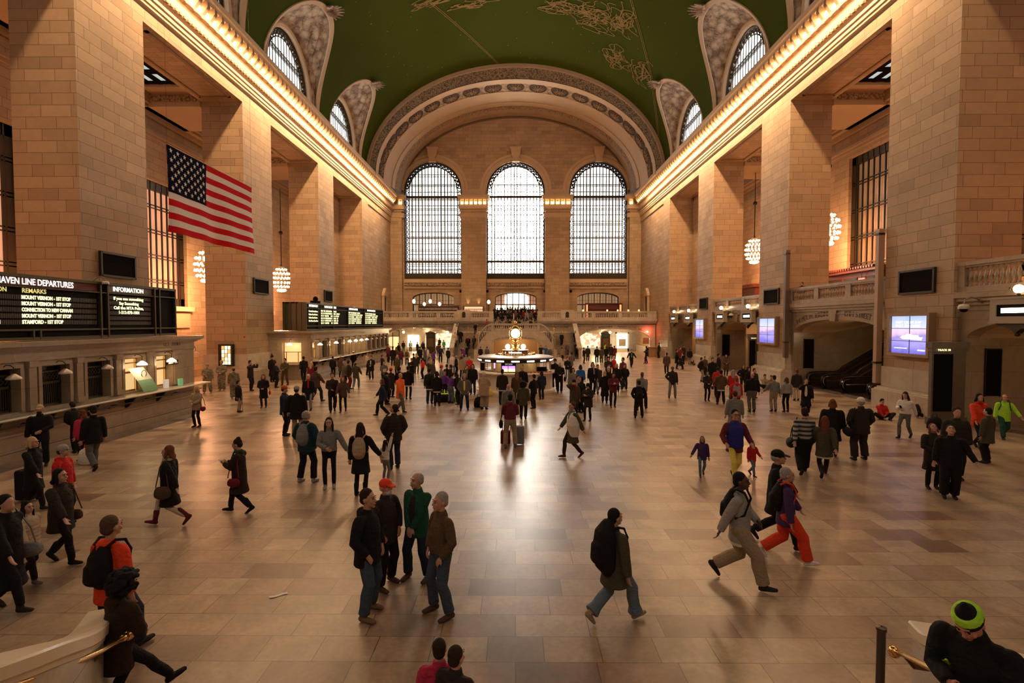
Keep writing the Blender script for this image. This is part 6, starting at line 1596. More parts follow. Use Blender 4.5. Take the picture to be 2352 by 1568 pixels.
    if P.get('skirt'):
        m = MB(); capsule(m, [J['hip']+V3(0, 0, .05), J['hip']+V3(0, 0, -.1), J['hip']+V3(0, 0, -.36)], [(.175, .135), (.2, .16), (.23, .21)], 16, c1=.1); out.append(('skirt', m, vox))
    if P.get('shawl'):
        m = MB(); capsule(m, [T((0, .02, 1.45)), T((.02, 0, 1.3)), T((.05, 0, 1.05)), T((.1, .02, .78))], [(.1, .09), (.24, .16), (.27, .2), (.14, .16)], 16); out.append(('shawl', m, vox))
    if P.get('vest'):
        m = MB(); capsule(m, [T((0, 0, .90)), T((0, 0, 1.05)), T((0, -.005, 1.2)), T((0, .0, 1.33)), T((0, .01, 1.41))], [(.21, .17), (.20, .16), (.205, .16), (.215, .15), (.15, .11)], 18); out.append(('vest', m, vox))
    if P.get('apron'):   # pale shirt tail or band below the jacket
        m = MB(); z = hem-.93; capsule(m, [J['hip']+V3(0, 0, z+.02), J['hip']+V3(0, 0, z-.06)], [(.174*fat+g*.5, .128*fat+g*.5), (.171*fat+g*.5, .126*fat+g*.5)], 16, c0=.1, c1=.1); out.append(('shirt_hem', m, vox))
    if P.get('emblem'):
        m = MB(); m.tube([T((.10+.035*math.cos(k*.9), -.215-.004*k % .02, 1.20+.03*math.sin(k*1.7)-.004*k)) for k in range(12)], .006, 4); m.tube([T((-.12, -.19, 1.30)), T((-.15, -.185, 1.27)), T((-.10, -.19, 1.27)), T((-.12, -.19, 1.30))], .008, 4); out.append(('emblem', m, 0))
    if det or P.get('shirt'):
        m = MB(); f = -.105*fat-g*.75
        if P.get('shirt'): capsule(m, [T((0, f+.015, 1.40)), T((0, f-.012, 1.28)), T((0, f-.012, 1.1)), T((0, f-.01, .98))], [(.035, .03), (.055, .03), (.06, .03), (.05, .03)], 10); out.append(('shirt', m, vox))
    if det:
        for s in (-1, 1):
            m = MB(); egg(m, Hp(s*.030, -.087, .013), .0095, .007, .0055, 8, 6, rot=HR); out.append(('eye', m, 0))
            m = MB(); capsule(m, [Hp(s*.014, -.096, .037), Hp(s*.032, -.092, .042), Hp(s*.05, -.078, .036)], [.0028, .0034, .002], 5); out.append(('eyebrow', m, 0))
        m = MB(); capsule(m, [Hp(-.024, -.093, -.063), Hp(0, -.102, -.061), Hp(.024, -.093, -.063)], [.004, .0055, .004], 5); out.append(('mouth', m, 0))
        if P.get('beard'): m = MB(); egg(m, Hp(0, -.045, -.076), .062, .064, .050, rot=HR); egg(m, Hp(0, -.098, -.048), .028, .013, .008, 8, 5); out.append(('beard', m, .01))
        if P.get('mustache'): m = MB(); egg(m, Hp(0, -.104, -.047), .03, .012, .008, 8, 5); out.append(('moustache', m, 0))
        if P.get('glasses'):
            m = MB()
            for s in (-1, 1): m.tube([Hp(s*.033+.022*math.cos(2*PI*k/10), -.104, .01+.017*math.sin(2*PI*k/10)) for k in range(11)], .003, 4, cap=False); m.tube([Hp(s*.055, -.1, .012), Hp(s*.08, .01, .01)], .0025, 4)
            m.tube([Hp(-.011, -.106, .012), Hp(.011, -.106, .012)], .003, 4); out.append(('glasses', m, 0))
    return J, out
def finish_mesh(jobs):
    """voxel-join every job's primitives into a single skin; jobs: list of (MB, voxel) -> meshes"""
    tmp = []
    for mb, vox in jobs:
        me = mb.mesh('p', uv=False); bm = bmesh.new(); bm.from_mesh(me); bmesh.ops.remove_doubles(bm, verts=bm.verts, dist=1e-5); bmesh.ops.recalc_face_normals(bm, faces=bm.faces); bm.to_mesh(me); bm.free()
        o = bpy.data.objects.new('tmp', me); COL.objects.link(o)
        if vox:
            r = o.modifiers.new('r', 'REMESH'); r.mode = 'VOXEL'; r.voxel_size = vox; r.use_smooth_shade = True
            s = o.modifiers.new('s', 'SMOOTH'); s.iterations = 2 if vox < .013 else 3; s.factor = .5
        tmp.append(o)
    dg = bpy.context.evaluated_depsgraph_get(); res = []
    for o in tmp:
        me = bpy.data.meshes.new_from_object(o.evaluated_get(dg)); res.append(me)
        for p in me.polygons: p.use_smooth = True
    for o in tmp:
        m = o.data; bpy.data.objects.remove(o); bpy.data.meshes.remove(m)
    return res
def cloth(col):
    nm = 'cloth_%02x%02x%02x' % tuple(int(255*max(0, min(1, c))) for c in col)
    if nm in MATS: return MATS[nm]
    m = plain(nm, tuple(col), .85, noise=.22, nscale=30, spec=.2); n, l = nodes(m); tc = n.new('ShaderNodeTexCoord'); mp = n.new('ShaderNodeMapping'); mp.inputs['Scale'].default_value = (1, 1, 1.7)
    t = n.new('ShaderNodeTexNoise'); t.inputs['Scale'].default_value = 6.5; t.inputs['Detail'].default_value = 2.5; t.inputs['Distortion'].default_value = 1.4; bp = n.new('ShaderNodeBump'); bp.inputs['Strength'].default_value = .75; bp.inputs['Distance'].default_value = .035
    l.new(tc.outputs['Object'], mp.inputs['Vector']); l.new(mp.outputs['Vector'], t.inputs['Vector']); l.new(t.outputs['Fac'], bp.inputs['Height']); l.new(bp.outputs['Normal'], n['Principled BSDF'].inputs['Normal'])
    return m
def striped(c1, c2, f=9.0):
    nm = 'striped_knit'
    if nm in MATS: return MATS[nm]
    m = bpy.data.materials.new(nm); n, l = nodes(m); b = n['Principled BSDF']; tc = n.new('ShaderNodeTexCoord'); sp = n.new('ShaderNodeSeparateXYZ'); l.new(tc.outputs['Object'], sp.inputs[0])
    a = n.new('ShaderNodeMath'); a.operation = 'MULTIPLY'; a.inputs[1].default_value = f; l.new(sp.outputs['Z'], a.inputs[0]); q = n.new('ShaderNodeMath'); q.operation = 'FRACT'; l.new(a.outputs[0], q.inputs[0])
    r = ramp(n, [(.45, c1), (.5, c2)]); r.color_ramp.interpolation = 'CONSTANT'; l.new(q.outputs[0], r.inputs['Fac']); l.new(r.outputs['Color'], b.inputs['Base Color']); b.inputs['Roughness'].default_value = .9
    MATS[nm] = m; return m
def camo():
    nm = 'camouflage'
    if nm in MATS: return MATS[nm]
    m = bpy.data.materials.new(nm); n, l = nodes(m); b = n['Principled BSDF']; tc = n.new('ShaderNodeTexCoord'); t = n.new('ShaderNodeTexNoise'); t.inputs['Scale'].default_value = 14; l.new(tc.outputs['Object'], t.inputs['Vector'])
    r = ramp(n, [(.4, (.12, .10, .06)), (.5, (.26, .22, .14)), (.58, (.17, .16, .10))]); r.color_ramp.interpolation = 'CONSTANT'; l.new(t.outputs['Fac'], r.inputs['Fac']); l.new(r.outputs['Color'], b.inputs['Base Color']); b.inputs['Roughness'].default_value = .9
    MATS[nm] = m; return m
PAL = {'k': (.012, .010, .010), 'b': (.03, .022, .018), 'br': (.09, .05, .03), 'lb': (.20, .12, .07), 'tan': (.40, .29, .18), 'be': (.50, .40, .29), 'w': (.72, .66, .58), 'g': (.12, .11, .105), 'lg': (.30, .28, .26),
       'r': (.50, .02, .02), 'dr': (.16, .015, .02), 'o': (.80, .14, .03), 'ro': (.72, .06, .02), 'n': (.02, .024, .045), 'bl': (.03, .14, .38), 'je': (.055, .075, .11), 'lj': (.13, .17, .22), 'p': (.14, .04, .26), 'dp': (.06, .03, .10),
       'gr': (.015, .07, .04), 'gn': (.06, .38, .07), 'ne': (.42, .78, .05), 'y': (.78, .62, .12), 'ol': (.07, .06, .035), 'kh': (.32, .24, .15), 'le': (.10, .06, .035), 'mg': (.45, .03, .08), 'te': (.012, .04, .05), 'gy': (.2, .19, .18), 'bu': (.13, .02, .03),
       'blo': (.5, .34, .17), 'dbr': (.03, .017, .01), 'gh': (.32, .29, .26), 'wh': (.6, .55, .5), 'rh': (.16, .05, .02), 'pk': (.7, .35, .3)}
CAMERA_MEN = []
FIGS = {}; QUEUE = []
def person(x, y, z, rz, ht, label, P, top='k', low='k', shoe='b', hair='dbr', hat='k', skin=0, lvl=0, group=None, extra=None):
    QUEUE.append((x, y, z, rz, ht, label, P, top, low, shoe, hair, hat, skin, lvl, group, extra or []))
def col(c): return camo() if c == 'camo' else striped((.03, .028, .025), (.34, .31, .27)) if c == 'stripe' else cloth(PAL[c]) if isinstance(c, str) else cloth(c)
def bag_mesh(kind):
    m = MB()
    if kind == 'backpack':
        capsule(m, [(0, .10, 1.40), (0, .13, 1.28), (0, .14, 1.1), (0, .12, .98)], [(.10, .06), (.155, .10), (.165, .115), (.13, .08)], 14); capsule(m, [(0, .235, 1.2), (0, .24, 1.04)], [(.11, .045), (.12, .05)], 10)
    elif kind == 'bigpack':
        capsule(m, [(0, .12, 1.50), (0, .17, 1.38), (0, .19, 1.15), (0, .17, .90), (0, .13, .80)], [(.12, .08), (.19, .13), (.2, .155), (.19, .13), (.12, .08)], 16); capsule(m, [(0, .32, 1.22), (0, .32, 1.0)], [(.13, .05), (.14, .06)], 10)
    elif kind in ('handbag', 'duffel', 'satchel'):
        w, d, h = {'handbag': (.05, .15, .11), 'duffel': (.10, .24, .13), 'satchel': (.06, .17, .15)}[kind]
        capsule(m, [(.30, d*.6, .80), (.30, 0, .78), (.30, -d*.6, .80)], [(w, h*.85), (w*1.2, h), (w, h*.85)], 12)
    return m
def strap_mesh(kind):
    m = MB()
    if kind in ('backpack', 'bigpack'):
        for s in (-1, 1): m.tube([(s*.10, .12, 1.42), (s*.125, .04, 1.475), (s*.13, -.07, 1.44), (s*.13, -.135, 1.3), (s*.17, -.08, 1.12), (s*.17, .05, 1.05)], .018, 6)
    else: m.tube([(.31, .12, .9), (.27, .07, 1.2), (.13, .03, 1.475), (.2, -.08, 1.3), (.31, -.12, .9)] if kind != 'duffel' else [(.30, .15, .88), (.28, .06, 1.15), (.17, .02, 1.47), (.27, -.1, 1.15), (.30, -.15, .88)], .012, 5)
    return m
def flush_people():
    VOX = {0: .027, 1: .018, 2: .0095}
    keys = {}; jobs = []; meta = []
    for q in QUEUE:
        P, lvl = q[6], q[13]; key = (lvl, repr(sorted(P.items())))
        if key in keys: continue
        J, parts = make_parts(P, VOX[lvl]); keys[key] = (J, [(n, len(jobs)+i) for i, (n, m, v) in enumerate(parts)])
        jobs += [(m, v) for n, m, v in parts]
    bagk = sorted({e[0] for q in QUEUE for e in q[15] if e[0] in ('backpack', 'bigpack', 'handbag', 'duffel', 'satchel')}); bj = {}
    for k in bagk: bj[k] = len(jobs); jobs.append((bag_mesh(k), .016)); 
    meshes = finish_mesh(jobs)
    smesh = {k: strap_mesh(k).mesh('strap', True) for k in bagk}
    for me in meshes:
        me.materials.clear(); me.materials.append(None)
    for me in smesh.values(): me.materials.append(None)
    def put(name, me, mat, parent):
        o = bpy.data.objects.new(name, me); COL.objects.link(o); o.parent = parent
        o.material_slots[0].link = 'OBJECT'; o.material_slots[0].material = mat; return o
    for (x, y, z, rz, ht, label, P, top, low, shoe, hair, hat, skin, lvl, group, extra) in QUEUE:
        J, parts = keys[(lvl, repr(sorted(P.items())))]
        e = empty('person', (x, y, z), math.radians(rz)); s = ht/1.75; e.scale = (s, s, s); tag(e, label, 'person', group)
        sk = (SKIN, SKIN_D, SKIN_R)[skin]
        ex = {k: v for k, v, *_ in extra if True} if extra and len(extra[0]) > 1 else {}
        for n, i in parts:
            mat = {'body': sk, 'trousers': col(low), 'leggings': col(low), 'coat': col(top), 'jacket': col(top), 'sweater': col(top), 'shoe': col(shoe), 'hair': col(hair), 'hat': col(hat), 'cap': col(hat), 'beanie': col(hat),
                   'eye': BLACKM, 'eyebrow': col(hair if hair not in ('wh', 'gh') else 'br'), 'mouth': plain('lips', (.3, .09, .07), .5), 'beard': col(hair), 'moustache': col(hair), 'glasses': BLACKM}.get(n)
            if mat is None: mat = col(P.get(n+'_c', ex.get(n, 'w')))
            put(n, meshes[i], mat, e)
        for it in extra:
            k = it[0]
            if k in bj:
                b = empty('backpack' if k in ('backpack', 'bigpack') else 'duffel_bag' if k == 'duffel' else 'shoulder_bag', (x, y, z), math.radians(rz)); b.scale = (s, s, s)
                tag(b, it[2], 'backpack' if k in ('backpack', 'bigpack') else 'bag'); put('bag_body', meshes[bj[k]], col(it[1]), b); put('strap', smesh[k], col(it[3] if len(it) > 3 else it[1] if it[1] not in ('w', 'lg', 'be') else 'g'), b)
                lean = P.get('lean', 0)
            elif k == 'phone':
                w = J['wr-1']; w2 = J['wr1']; c_ = w if w.z > w2.z else w2; d = (c_-(J['el-1'] if c_ is w else J['el1'])).normalized()
                c_ = c_+d*.13; mt = Matrix.Translation(c_) @ Matrix.Rotation(.7, 4, 'X'); me = MB().box(-.035, -.006, -.06, .035, .006, .075).mesh('phone'); me.transform(mt); me.materials.append(cloth(PAL[it[1]]))
                o = bpy.data.objects.new('phone', me); COL.objects.link(o); o.location = (x, y, z); o.rotation_euler = (0, 0, math.radians(rz)); o.scale = (s, s, s); tag(o, it[2], 'phone')
            elif k == 'paper':
                w = J['wr1'] if J['wr1'].z > J['wr-1'].z else J['wr-1']; me = MB().box(-.11, -.003, -.05, .11, .003, .22).mesh('paper'); me.transform(Matrix.Translation(w+V3(0, -.09, 0)) @ Matrix.Rotation(.5, 4, 'X')); me.materials.append(cloth(PAL[it[1]]))
                o = bpy.data.objects.new('paper_sheet', me); COL.objects.link(o); o.location = (x, y, z); o.rotation_euler = (0, 0, math.radians(rz)); o.scale = (s, s, s); tag(o, it[2], 'paper')
            elif k == 'cane':
                w = J['wr1']; o = MB().tube([tuple(w+V3(0, .03, .02)), tuple(w+V3(0, -.08, .03)), (w.x+.03, w.y-.06, .0)], .012, 6).build('walking_cane', BLACKM); o.location = (x, y, z); o.rotation_euler = (0, 0, math.radians(rz)); o.scale = (s, s, s); tag(o, it[2], 'cane')
    for me in [m for m in meshes if m.users == 0]: bpy.data.meshes.remove(me)

def suitcase(x, y, h, w, c, label):
    r = empty('suitcase', (x, y, 0)); tag(r, label, 'suitcase')
    rows = [[(w/2*sx*k, .13*sy*k, z) for sx, sy in ((-1, -.7), (-.85, -1), (.85, -1), (1, -.7), (1, .7), (.85, 1), (-.85, 1), (-1, .7))] for z, k in ((.05, .9), (.08, 1), (h-.04, 1), (h, .9))]
    m = MB(); m.grid(rows, close=True); m.q(rows[0][::-1]); m.q(rows[-1]); m.build('shell', cloth(PAL[c]), r)
    MB().tube([(-w*.3, .1, h-.05), (-w*.3, .1, h+.3), (w*.3, .1, h+.3), (w*.3, .1, h-.05)], .012, 5).build('pull_handle', BLACKM, r)
    for sx in (-1, 1): MB().ball((sx*w*.38, .1, .035), .035, 8, 5).build('wheel', BLACKM, r)
    for o in r.children: o.matrix_parent_inverse = Matrix.Identity(4)
def floor_bag(x, y, w, h, c, label, name='bag', top=None):
    r = empty(name, (x, y, 0)); tag(r, label, 'bag')
    rows = [[(w*k*math.cos(2*PI*q/12), w*.6*k*math.sin(2*PI*q/12), z) for q in range(12)] for z, k in ((0, .8), (h*.1, 1), (h*.5, 1), (h*.85, .75), (h, .25))]
    m = MB(); m.grid(rows, close=True); m.q(rows[0]); m.q(rows[-1]); m.build('bag_body', cloth(PAL[c]), r, smooth=True)
    MB().tube([(-w*.4, 0, h*.85), (-w*.2, 0, h+.12), (w*.2, 0, h+.12), (w*.4, 0, h*.85)], .012, 5).build('strap', cloth(PAL[top or c]), r)
    if top: MB().ball((0, 0, h*.8), w*.6, 10, 6, sz=.35, sy=.6).build('flap', cloth(PAL[top]), r, smooth=True)
    for o in r.children: o.matrix_parent_inverse = Matrix.Identity(4)

# ------------------------------------------------------------------ who stands where: x, y, z, heading (0 = towards the camera), height, label, pose, colours
Q0 = dict(legs='wide', arms=('pocket', 'pocket'), up='jacket', low='trousers', hair='short', hood=1, fat=1.12, bw=1.05)
Q1 = dict(legs='wide', arms=('pocket', 'pocket'), up='jacket', low='trousers', hair='short', hat='cap', beard=1, fat=1.12)
Q2 = dict(legs='wide', arms=('clasp', 'clasp'), up='jacket', low='trousers', hair='receding', mustache=1, shirt=1, shirt_c='b', turn=-0.3, fat=1.1)
Q3 = dict(legs='wide', arms=('pocket', 'pocket'), up='short', low='trousers', hair='short', fat=1.15, mustache=0)
Q4 = dict(legs='stride', arms=('down', 'fore'), up='parka', low='flare', hair='short', bw=1.05)
Q5 = dict(legs='stride', arms=('down', 'back'), up='coat', low='tights', hair='bob', boots=1, scarf=1, scarf_c='be')
Q6 = dict(legs='walk', arms=('phone', 'phone'), nod=0.3, up='coat', low='slim', hair='bun', boots=1, scarf=1, scarf_c='gr')
Q7 = dict(legs='walk', arms=('down', 'down'), up='jacket', low='trousers', hair='short', hood=1, fat=1.05)
Q8 = dict(up='parka', low='slim', hair='curly', arms=('front', 'front'), lean=0.16, legs='lunge', hood=1)
Q9 = dict(up='jacket', low='trousers', hair='short')
Q10 = dict(legs='weight', arms=('phone', 'phone'), nod=0.42, up='jacket', low='trousers', hair='none', hat='beanie', lean=0.3, fat=1.25, bw=1.2, stripe=1, stripe_c='ne', emblem=1, emblem_c='ne')
Q11 = dict(legs='stride', arms=('back', 'front'), up='jacket', low='loose', hair='short', hood=1, apron=1, apron_c='w')
Q12 = dict(legs='stride', arms=('down', 'fore'), up='parka', low='trousers', hair='short', hat='cap')
Q13 = dict(legs='stride', arms=('down', 'fore'), up='jacket', low='loose', hair='short')
Q14 = dict(legs='walk', arms=('fore', 'back'), up='long', low='slim', hair='short')
Q15 = dict(legs='walk', arms=('fore', 'back'), up='puffer', low='slim', hair='long', boots=1)
Q16 = dict(legs='walk', arms=('fore', 'back'), up='parka', low='slim', hair='bob', boots=1)
Q17 = dict(up='jacket', low='trousers', hair='short', hat='beanie', hood=1)
Q18 = dict(legs='walk', arms=('fore', 'back'), up='coat', low='slim', hair='bob')
Q19 = dict(arms=('front', 'front'), up='sweater', low='trousers', hair='short')
Q20 = dict(up='jacket', low='trousers', hair='short', hat='cap', beard=1, bw=1.1, arms=('down', 'front'))
Q21 = dict(up='jacket', low='trousers', hair='short', lean=0.5, arms=('front', 'front'))
Q22 = dict(up='puffer', low='slim', hair='bob')
Q23 = dict(legs='walk', arms=('down', 'down'), up='jacket', low='trousers', hair='short', hat='cap')
Q24 = dict(up='jacket', low='trousers', hair='short', arms=('face', 'down'))
Q25 = dict(arms=('front', 'front'), up='jacket', low='slim', hair='bob', hood=1, fat=1.1)
Q26 = dict(legs='wide', arms=('front', 'down'), up='jacket', low='loose', hair='short', hat='beanie', bw=1.1)
Q27 = dict(arms=('front', 'front'), up='jacket', low='loose', hair='short', hat='beanie', bw=1.1)
Q28 = dict(up='jacket', low='loose', hair='short', hat='beanie')
Q29 = dict(up='parka', low='trousers', hair='short')
Q30 = dict(legs='weight', arms=('high', 'high'), up='jacket', low='trousers', hair='short')
Q31 = dict(arms=('front', 'front'), up='coat', low='slim', hair='long', boots=1)
Q32 = dict(up='jacket', low='trousers', hair='short', hat='cap', arms=('down', 'front'))
Q33 = dict(up='parka', low='trousers', hair='short', hat='beanie', fat=1.15, bw=1.15)
Q34 = dict(up='coat', low='trousers', hair='short', scarf=1, scarf_c='r')
Q35 = dict(legs='walk', arms=('fore', 'back'), up='jacket', low='trousers', hair='short', fat=1.1)
Q36 = dict(up='long', low='trousers', hair='short', hat='pointed')
Q37 = dict(arms=('front', 'front'), up='parka', low='trousers', hair='short')
Q38 = dict(legs='wide', arms=('front', 'front'), up='jacket', low='trousers', hair='short')
Q39 = dict(legs='walk', arms=('fore', 'back'), up='jacket', low='trousers', hair='short')
Q40 = dict(up='jacket', low='trousers', hair='long')
Q41 = dict(up='coat', low='trousers', hair='long')
Q42 = dict(legs='walk', arms=('fore', 'back'), up='jacket', low='trousers', hair='short', hat='cap')
Q43 = dict(legs='walk', arms=('front', 'down'), up='sweater', low='trousers', hair='short')
Q44 = dict(legs='walk', arms=('fore', 'back'), up='jacket', low='slim', hair='long', boots=1)
Q45 = dict(arms=('front', 'front'), up='parka', low='trousers', hair='short', shirt=1, shirt_c='w')
Q46 = dict(arms=('front', 'front'), up='jacket', low='trousers', hair='short')
Q47 = dict(up='long', low='trousers', hair='short')
Q48 = dict(up='jacket', low='trousers', hair='short', hat='cap')
Q49 = dict(up='jacket', low='trousers', hair='bob')
Q50 = dict(legs='wide', arms=('pocket', 'pocket'), up='puffer', low='trousers', hair='receding')
Q51 = dict(up='short', low='tights', hair='long', arms=('front', 'out'))
Q52 = dict(up='jacket', low='tights', hair='long', boots=1, skirt=1, skirt_c='k', arms=('out', 'down'))
Q53 = dict(up='sweater', low='slim', hair='long', arms=('raise', 'down'))
Q54 = dict(up='puffer', low='trousers', hair='short', turn=0.6, nod=-0.25, arms=('pocket', 'pocket'))
Q55 = dict(legs='walk', arms=('fore', 'back'), up='jacket', low='trousers', hair='bob')
Q56 = dict(legs='walk', arms=('fore', 'back'), up='parka', low='trousers', hair='none')
Q57 = dict(up='jacket', low='slim', hair='short', apron=1, apron_c='w')
Q58 = dict(arms=('ear', 'down'), up='parka', low='trousers', hair='short', hat='cap')
Q59 = dict(up='coat', low='trousers', hair='short', hat='brim')
Q60 = dict(up='jacket', low='trousers', hair='short', apron=1, apron_c='w')
Q61 = dict(up='jacket', low='trousers', hair='bob', apron=1, apron_c='ol')
Q62 = dict(arms=('down', 'face'), up='sweater', low='trousers', hair='bob')
Q63 = dict(up='sweater', low='trousers', hair='short', lean=0.25, arms=('front', 'front'))
Q64 = dict(up='jacket', low='trousers', hair='bob', lean=0.25)
Q65 = dict(legs='wide', arms=('pocket', 'pocket'), up='jacket', low='trousers', hair='short', shirt=1, shirt_c='y', fat=1.1)
Q66 = dict(up='parka', low='trousers', hair='short', shirt=1, shirt_c='kh')
Q67 = dict(up='jacket', low='trousers', hair='bob', hood=1)
Q68 = dict(arms=('ear', 'down'), up='jacket', low='trousers', hair='short')
Q69 = dict(up='parka', low='loose', hair='receding', fat=1.25, bw=1.1, arms=('front', 'front'))
Q70 = dict(up='jacket', low='trousers', hair='short', apron=1, apron_c='o', hood=1)
Q71 = dict(up='parka', low='trousers', hair='long', fat=1.05)
Q72 = dict(up='jacket', low='trousers', hair='receding', bw=1.15, hood=1)
Q73 = dict(arms=('front', 'front'), up='jacket', low='trousers', hair='short', bw=1.1)
Q74 = dict(up='parka', low='trousers', hair='bob')
Q75 = dict(up='parka', low='trousers', hair='curly', boots=1)
Q76 = dict(up='jacket', low='trousers', hair='none', hood=1)
Q77 = dict(legs='wide', arms=('front', 'front'), up='short', low='trousers', hair='short')
Q78 = dict(legs='walk', arms=('fore', 'back'), up='coat', low='slim', hair='short', shawl=1, shawl_c='w', scarf=1, scarf_c='gy')
Q79 = dict(legs='weight', arms=('phone', 'phone'), nod=0.35, up='parka', low='slim', hair='bob', hat='beanie', boots=1)
Q80 = dict(arms=('ear', 'down'), up='parka', low='trousers', hair='short', hat='beanie', scarf=1, scarf_c='dr')
Q81 = dict(up='coat', low='trousers', hair='short', hoodup=1)
Q82 = dict(up='jacket', low='trousers', hair='bob', scarf=1, scarf_c='lg')
Q83 = dict(legs='walk', arms=('fore', 'back'), up='jacket', low='slim', hair='short')
Q84 = dict(legs='weight', arms=('phone', 'phone'), nod=0.35, up='coat', low='trousers', hair='short')
Q85 = dict(up='jacket', low='trousers', hair='none')
Q86 = dict(up='long', low='trousers', hair='bob', boots=1)
Q87 = dict(legs='weight', arms=('phone', 'phone'), nod=0.35, up='jacket', low='slim', hair='long', boots=1)
Q88 = dict(legs='wide', arms=('pocket', 'pocket'), up='jacket', low='trousers', hair='short', bw=1.15, fat=1.05)
Q89 = dict(legs='wide', arms=('pocket', 'pocket'), up='jacket', low='trousers', hair='short', hood=1, bw=1.1)
Q90 = dict(legs='stride', arms=('back', 'fore'), up='jacket', low='trousers', hair='none')
Q91 = dict(legs='wide', arms=('hip', 'down'), up='jacket', low='trousers', hair='receding')
Q92 = dict(legs='walk', arms=('out', 'out'), up='jacket', low='trousers', hair='short', shirt=1, shirt_c='gn')
Q93 = dict(legs='weight', arms=('phone', 'phone'), nod=0.35, up='jacket', low='trousers', hair='long')
Q94 = dict(legs='sit', arms=('lap', 'lap'), up='jacket', low='trousers', hair='short')
Q95 = dict(arms=('front', 'front'), up='coat', low='trousers', hair='short')
Q96 = dict(up='coat', low='trousers', hair='short')
Q97 = dict(up='coat', low='trousers', hair='bob', scarf=1, scarf_c='w')
Q98 = dict(legs='floor', arms=('lap', 'front'), nod=0.3, up='jacket', low='trousers', hair='short')
Q99 = dict(arms=('front', 'front'), up='jacket', low='slim', hair='short', boots=1)
Q100 = dict(arms=('front', 'front'), up='jacket', low='trousers', hair='short', hood=1)
Q101 = dict(up='jacket', low='trousers', hair='long', boots=1)
Q102 = dict(legs='weight', arms=('phone', 'phone'), nod=0.35, up='jacket', low='trousers', hair='short')
Q103 = dict(up='short', low='trousers', hair='bob', boots=1)
Q104 = dict(up='jacket', low='trousers', hair='short', hat='beanie')
Q105 = dict(up='parka', low='trousers', hair='short', hood=1, fat=1.15)
Q106 = dict(up='jacket', low='trousers', hair='short', shirt=1, shirt_c='w')
Q107 = dict(legs='walk', arms=('fore', 'back'), up='jacket', low='trousers', hair='long')
Q108 = dict(arms=('front', 'front'), up='jacket', low='trousers', hair='bob')
Q109 = dict(legs='weight', arms=('high', 'high'), up='jacket', low='trousers', hair='long')
Q110 = dict(legs='weight', arms=('high', 'high'), up='jacket', low='trousers', hair='bob')
Q111 = dict(arms=('front', 'front'), up='jacket', low='trousers', hair='long')
Q112 = dict(arms=('front', 'front'), up='jacket', low='slim', hair='bob')
Q113 = dict(arms=('front', 'front'), up='coat', low='slim', hair='long')
Q114 = dict(legs='wide', arms=('pocket', 'pocket'), up='jacket', low='trousers', hair='short', hat='cap', apron=1, apron_c='w')
Q115 = dict(up='jacket', low='trousers', hair='short', vest=1, vest_c='lg', hood=1)
Q116 = dict(legs='wide', arms=('hip', 'down'), up='jacket', low='trousers', hair='bob')
Q117 = dict(up='short', low='trousers', hair='none', fat=1.15, bw=1.15)
Q118 = dict(up='sweater', low='trousers', hair='short', fat=1.1, arms=('down', 'out'))
Q119 = dict(up='short', low='slim', hair='bob')
Q120 = dict(legs='walk', arms=('face', 'down'), up='coat', low='trousers', hair='short', shirt=1, shirt_c='w')
Q121 = dict(up='coat', low='trousers', hair='short', hat='beanie', fat=1.15, bw=1.15)
Q122 = dict(legs='walk', arms=('hold', 'hold'), up='jacket', low='slim', hair='short', vest=1, vest_c=[0.03, 0.03, 0.2], glasses=1, beard=0)
Q123 = dict(legs='walk', arms=('out', 'down'), up='jacket', low='slim', hair='long')
Q124 = dict(legs='walk', arms=('down', 'hold'), up='jacket', low='slim', hair='long')
Q125 = dict(legs='walk', arms=('fore', 'back'), up='sweater', low='loose', hair='short', fat=1.1)
Q126 = dict(legs='stride', arms=('back', 'fore'), up='parka', low='slim', hair='long', boots=1, apron=1, apron_c='lg')
Q127 = dict(up='coat', low='trousers', hair='bob', fat=1.15, bw=1.2)
Q128 = dict(legs='wide', arms=('pocket', 'pocket'), up='jacket', low='loose', hair='short', hat='cap', fat=1.25, bw=1.25)
Q129 = dict(legs='walk', arms=('phone', 'back'), nod=0.3, up='sweater', low='slim', hair='long', boots=1)
Q130 = dict(up='puffer', low='trousers', hair='short')
Q131 = dict(up='coat', low='slim', hair='bob', nod=-0.5, arms=('front', 'pocket'))
Q132 = dict(up='jacket', low='loose', hair='short', nod=-0.5, fat=1.2, bw=1.15, arms=('down', 'out'))
Q133 = dict(legs='walk', arms=('fore', 'back'), up='jacket', low='slim', hair='bob', scarf=1, scarf_c='r')
Q134 = dict(legs='stride', arms=('down', 'out'), up='jacket', low='trousers', hair='receding')
person(-2.14, 7.33, 0, 75, 1.84, 'man in black hooded jacket and blue jeans, left of the talking group of four', Q0, 'k', 'je', shoe='lb', lvl=2)
person(-2.09, 8.16, 0, 60, 1.74, 'white bearded man in bright orange cap and dark leather jacket', Q1, 'b', 'k', shoe='br', hair='wh', hat='ro', skin=2, lvl=2)
person(-1.62, 8.38, 0, -25, 1.78, 'balding man with moustache in dark green jacket, hands clasped', Q2, 'gr', 'n', shoe='br', hair='gh', lvl=2)
person(-1.08, 7.34, 0, -55, 1.79, 'grey haired man in brown leather jacket, right of the talking group', Q3, 'le', 'je', shoe='br', hair='gh', lvl=2)
person(1.4, 7.17, 0, 118, 1.68, 'striding man seen from behind with big black backpack and flared jeans', Q4, 'ol', 'lj', shoe='kh', hair='k', lvl=2, extra=[('bigpack', 'k', 'huge black backpack on the striding man in flared jeans')])
person(-7.28, 10.64, 0, -80, 1.73, 'woman in short black coat and pale leggings walking left with brown bag', Q5, 'k', 'be', shoe='bu', hair='rh', lvl=2, extra=[('satchel', 'br', 'brown shoulder bag of the woman in pale leggings')])
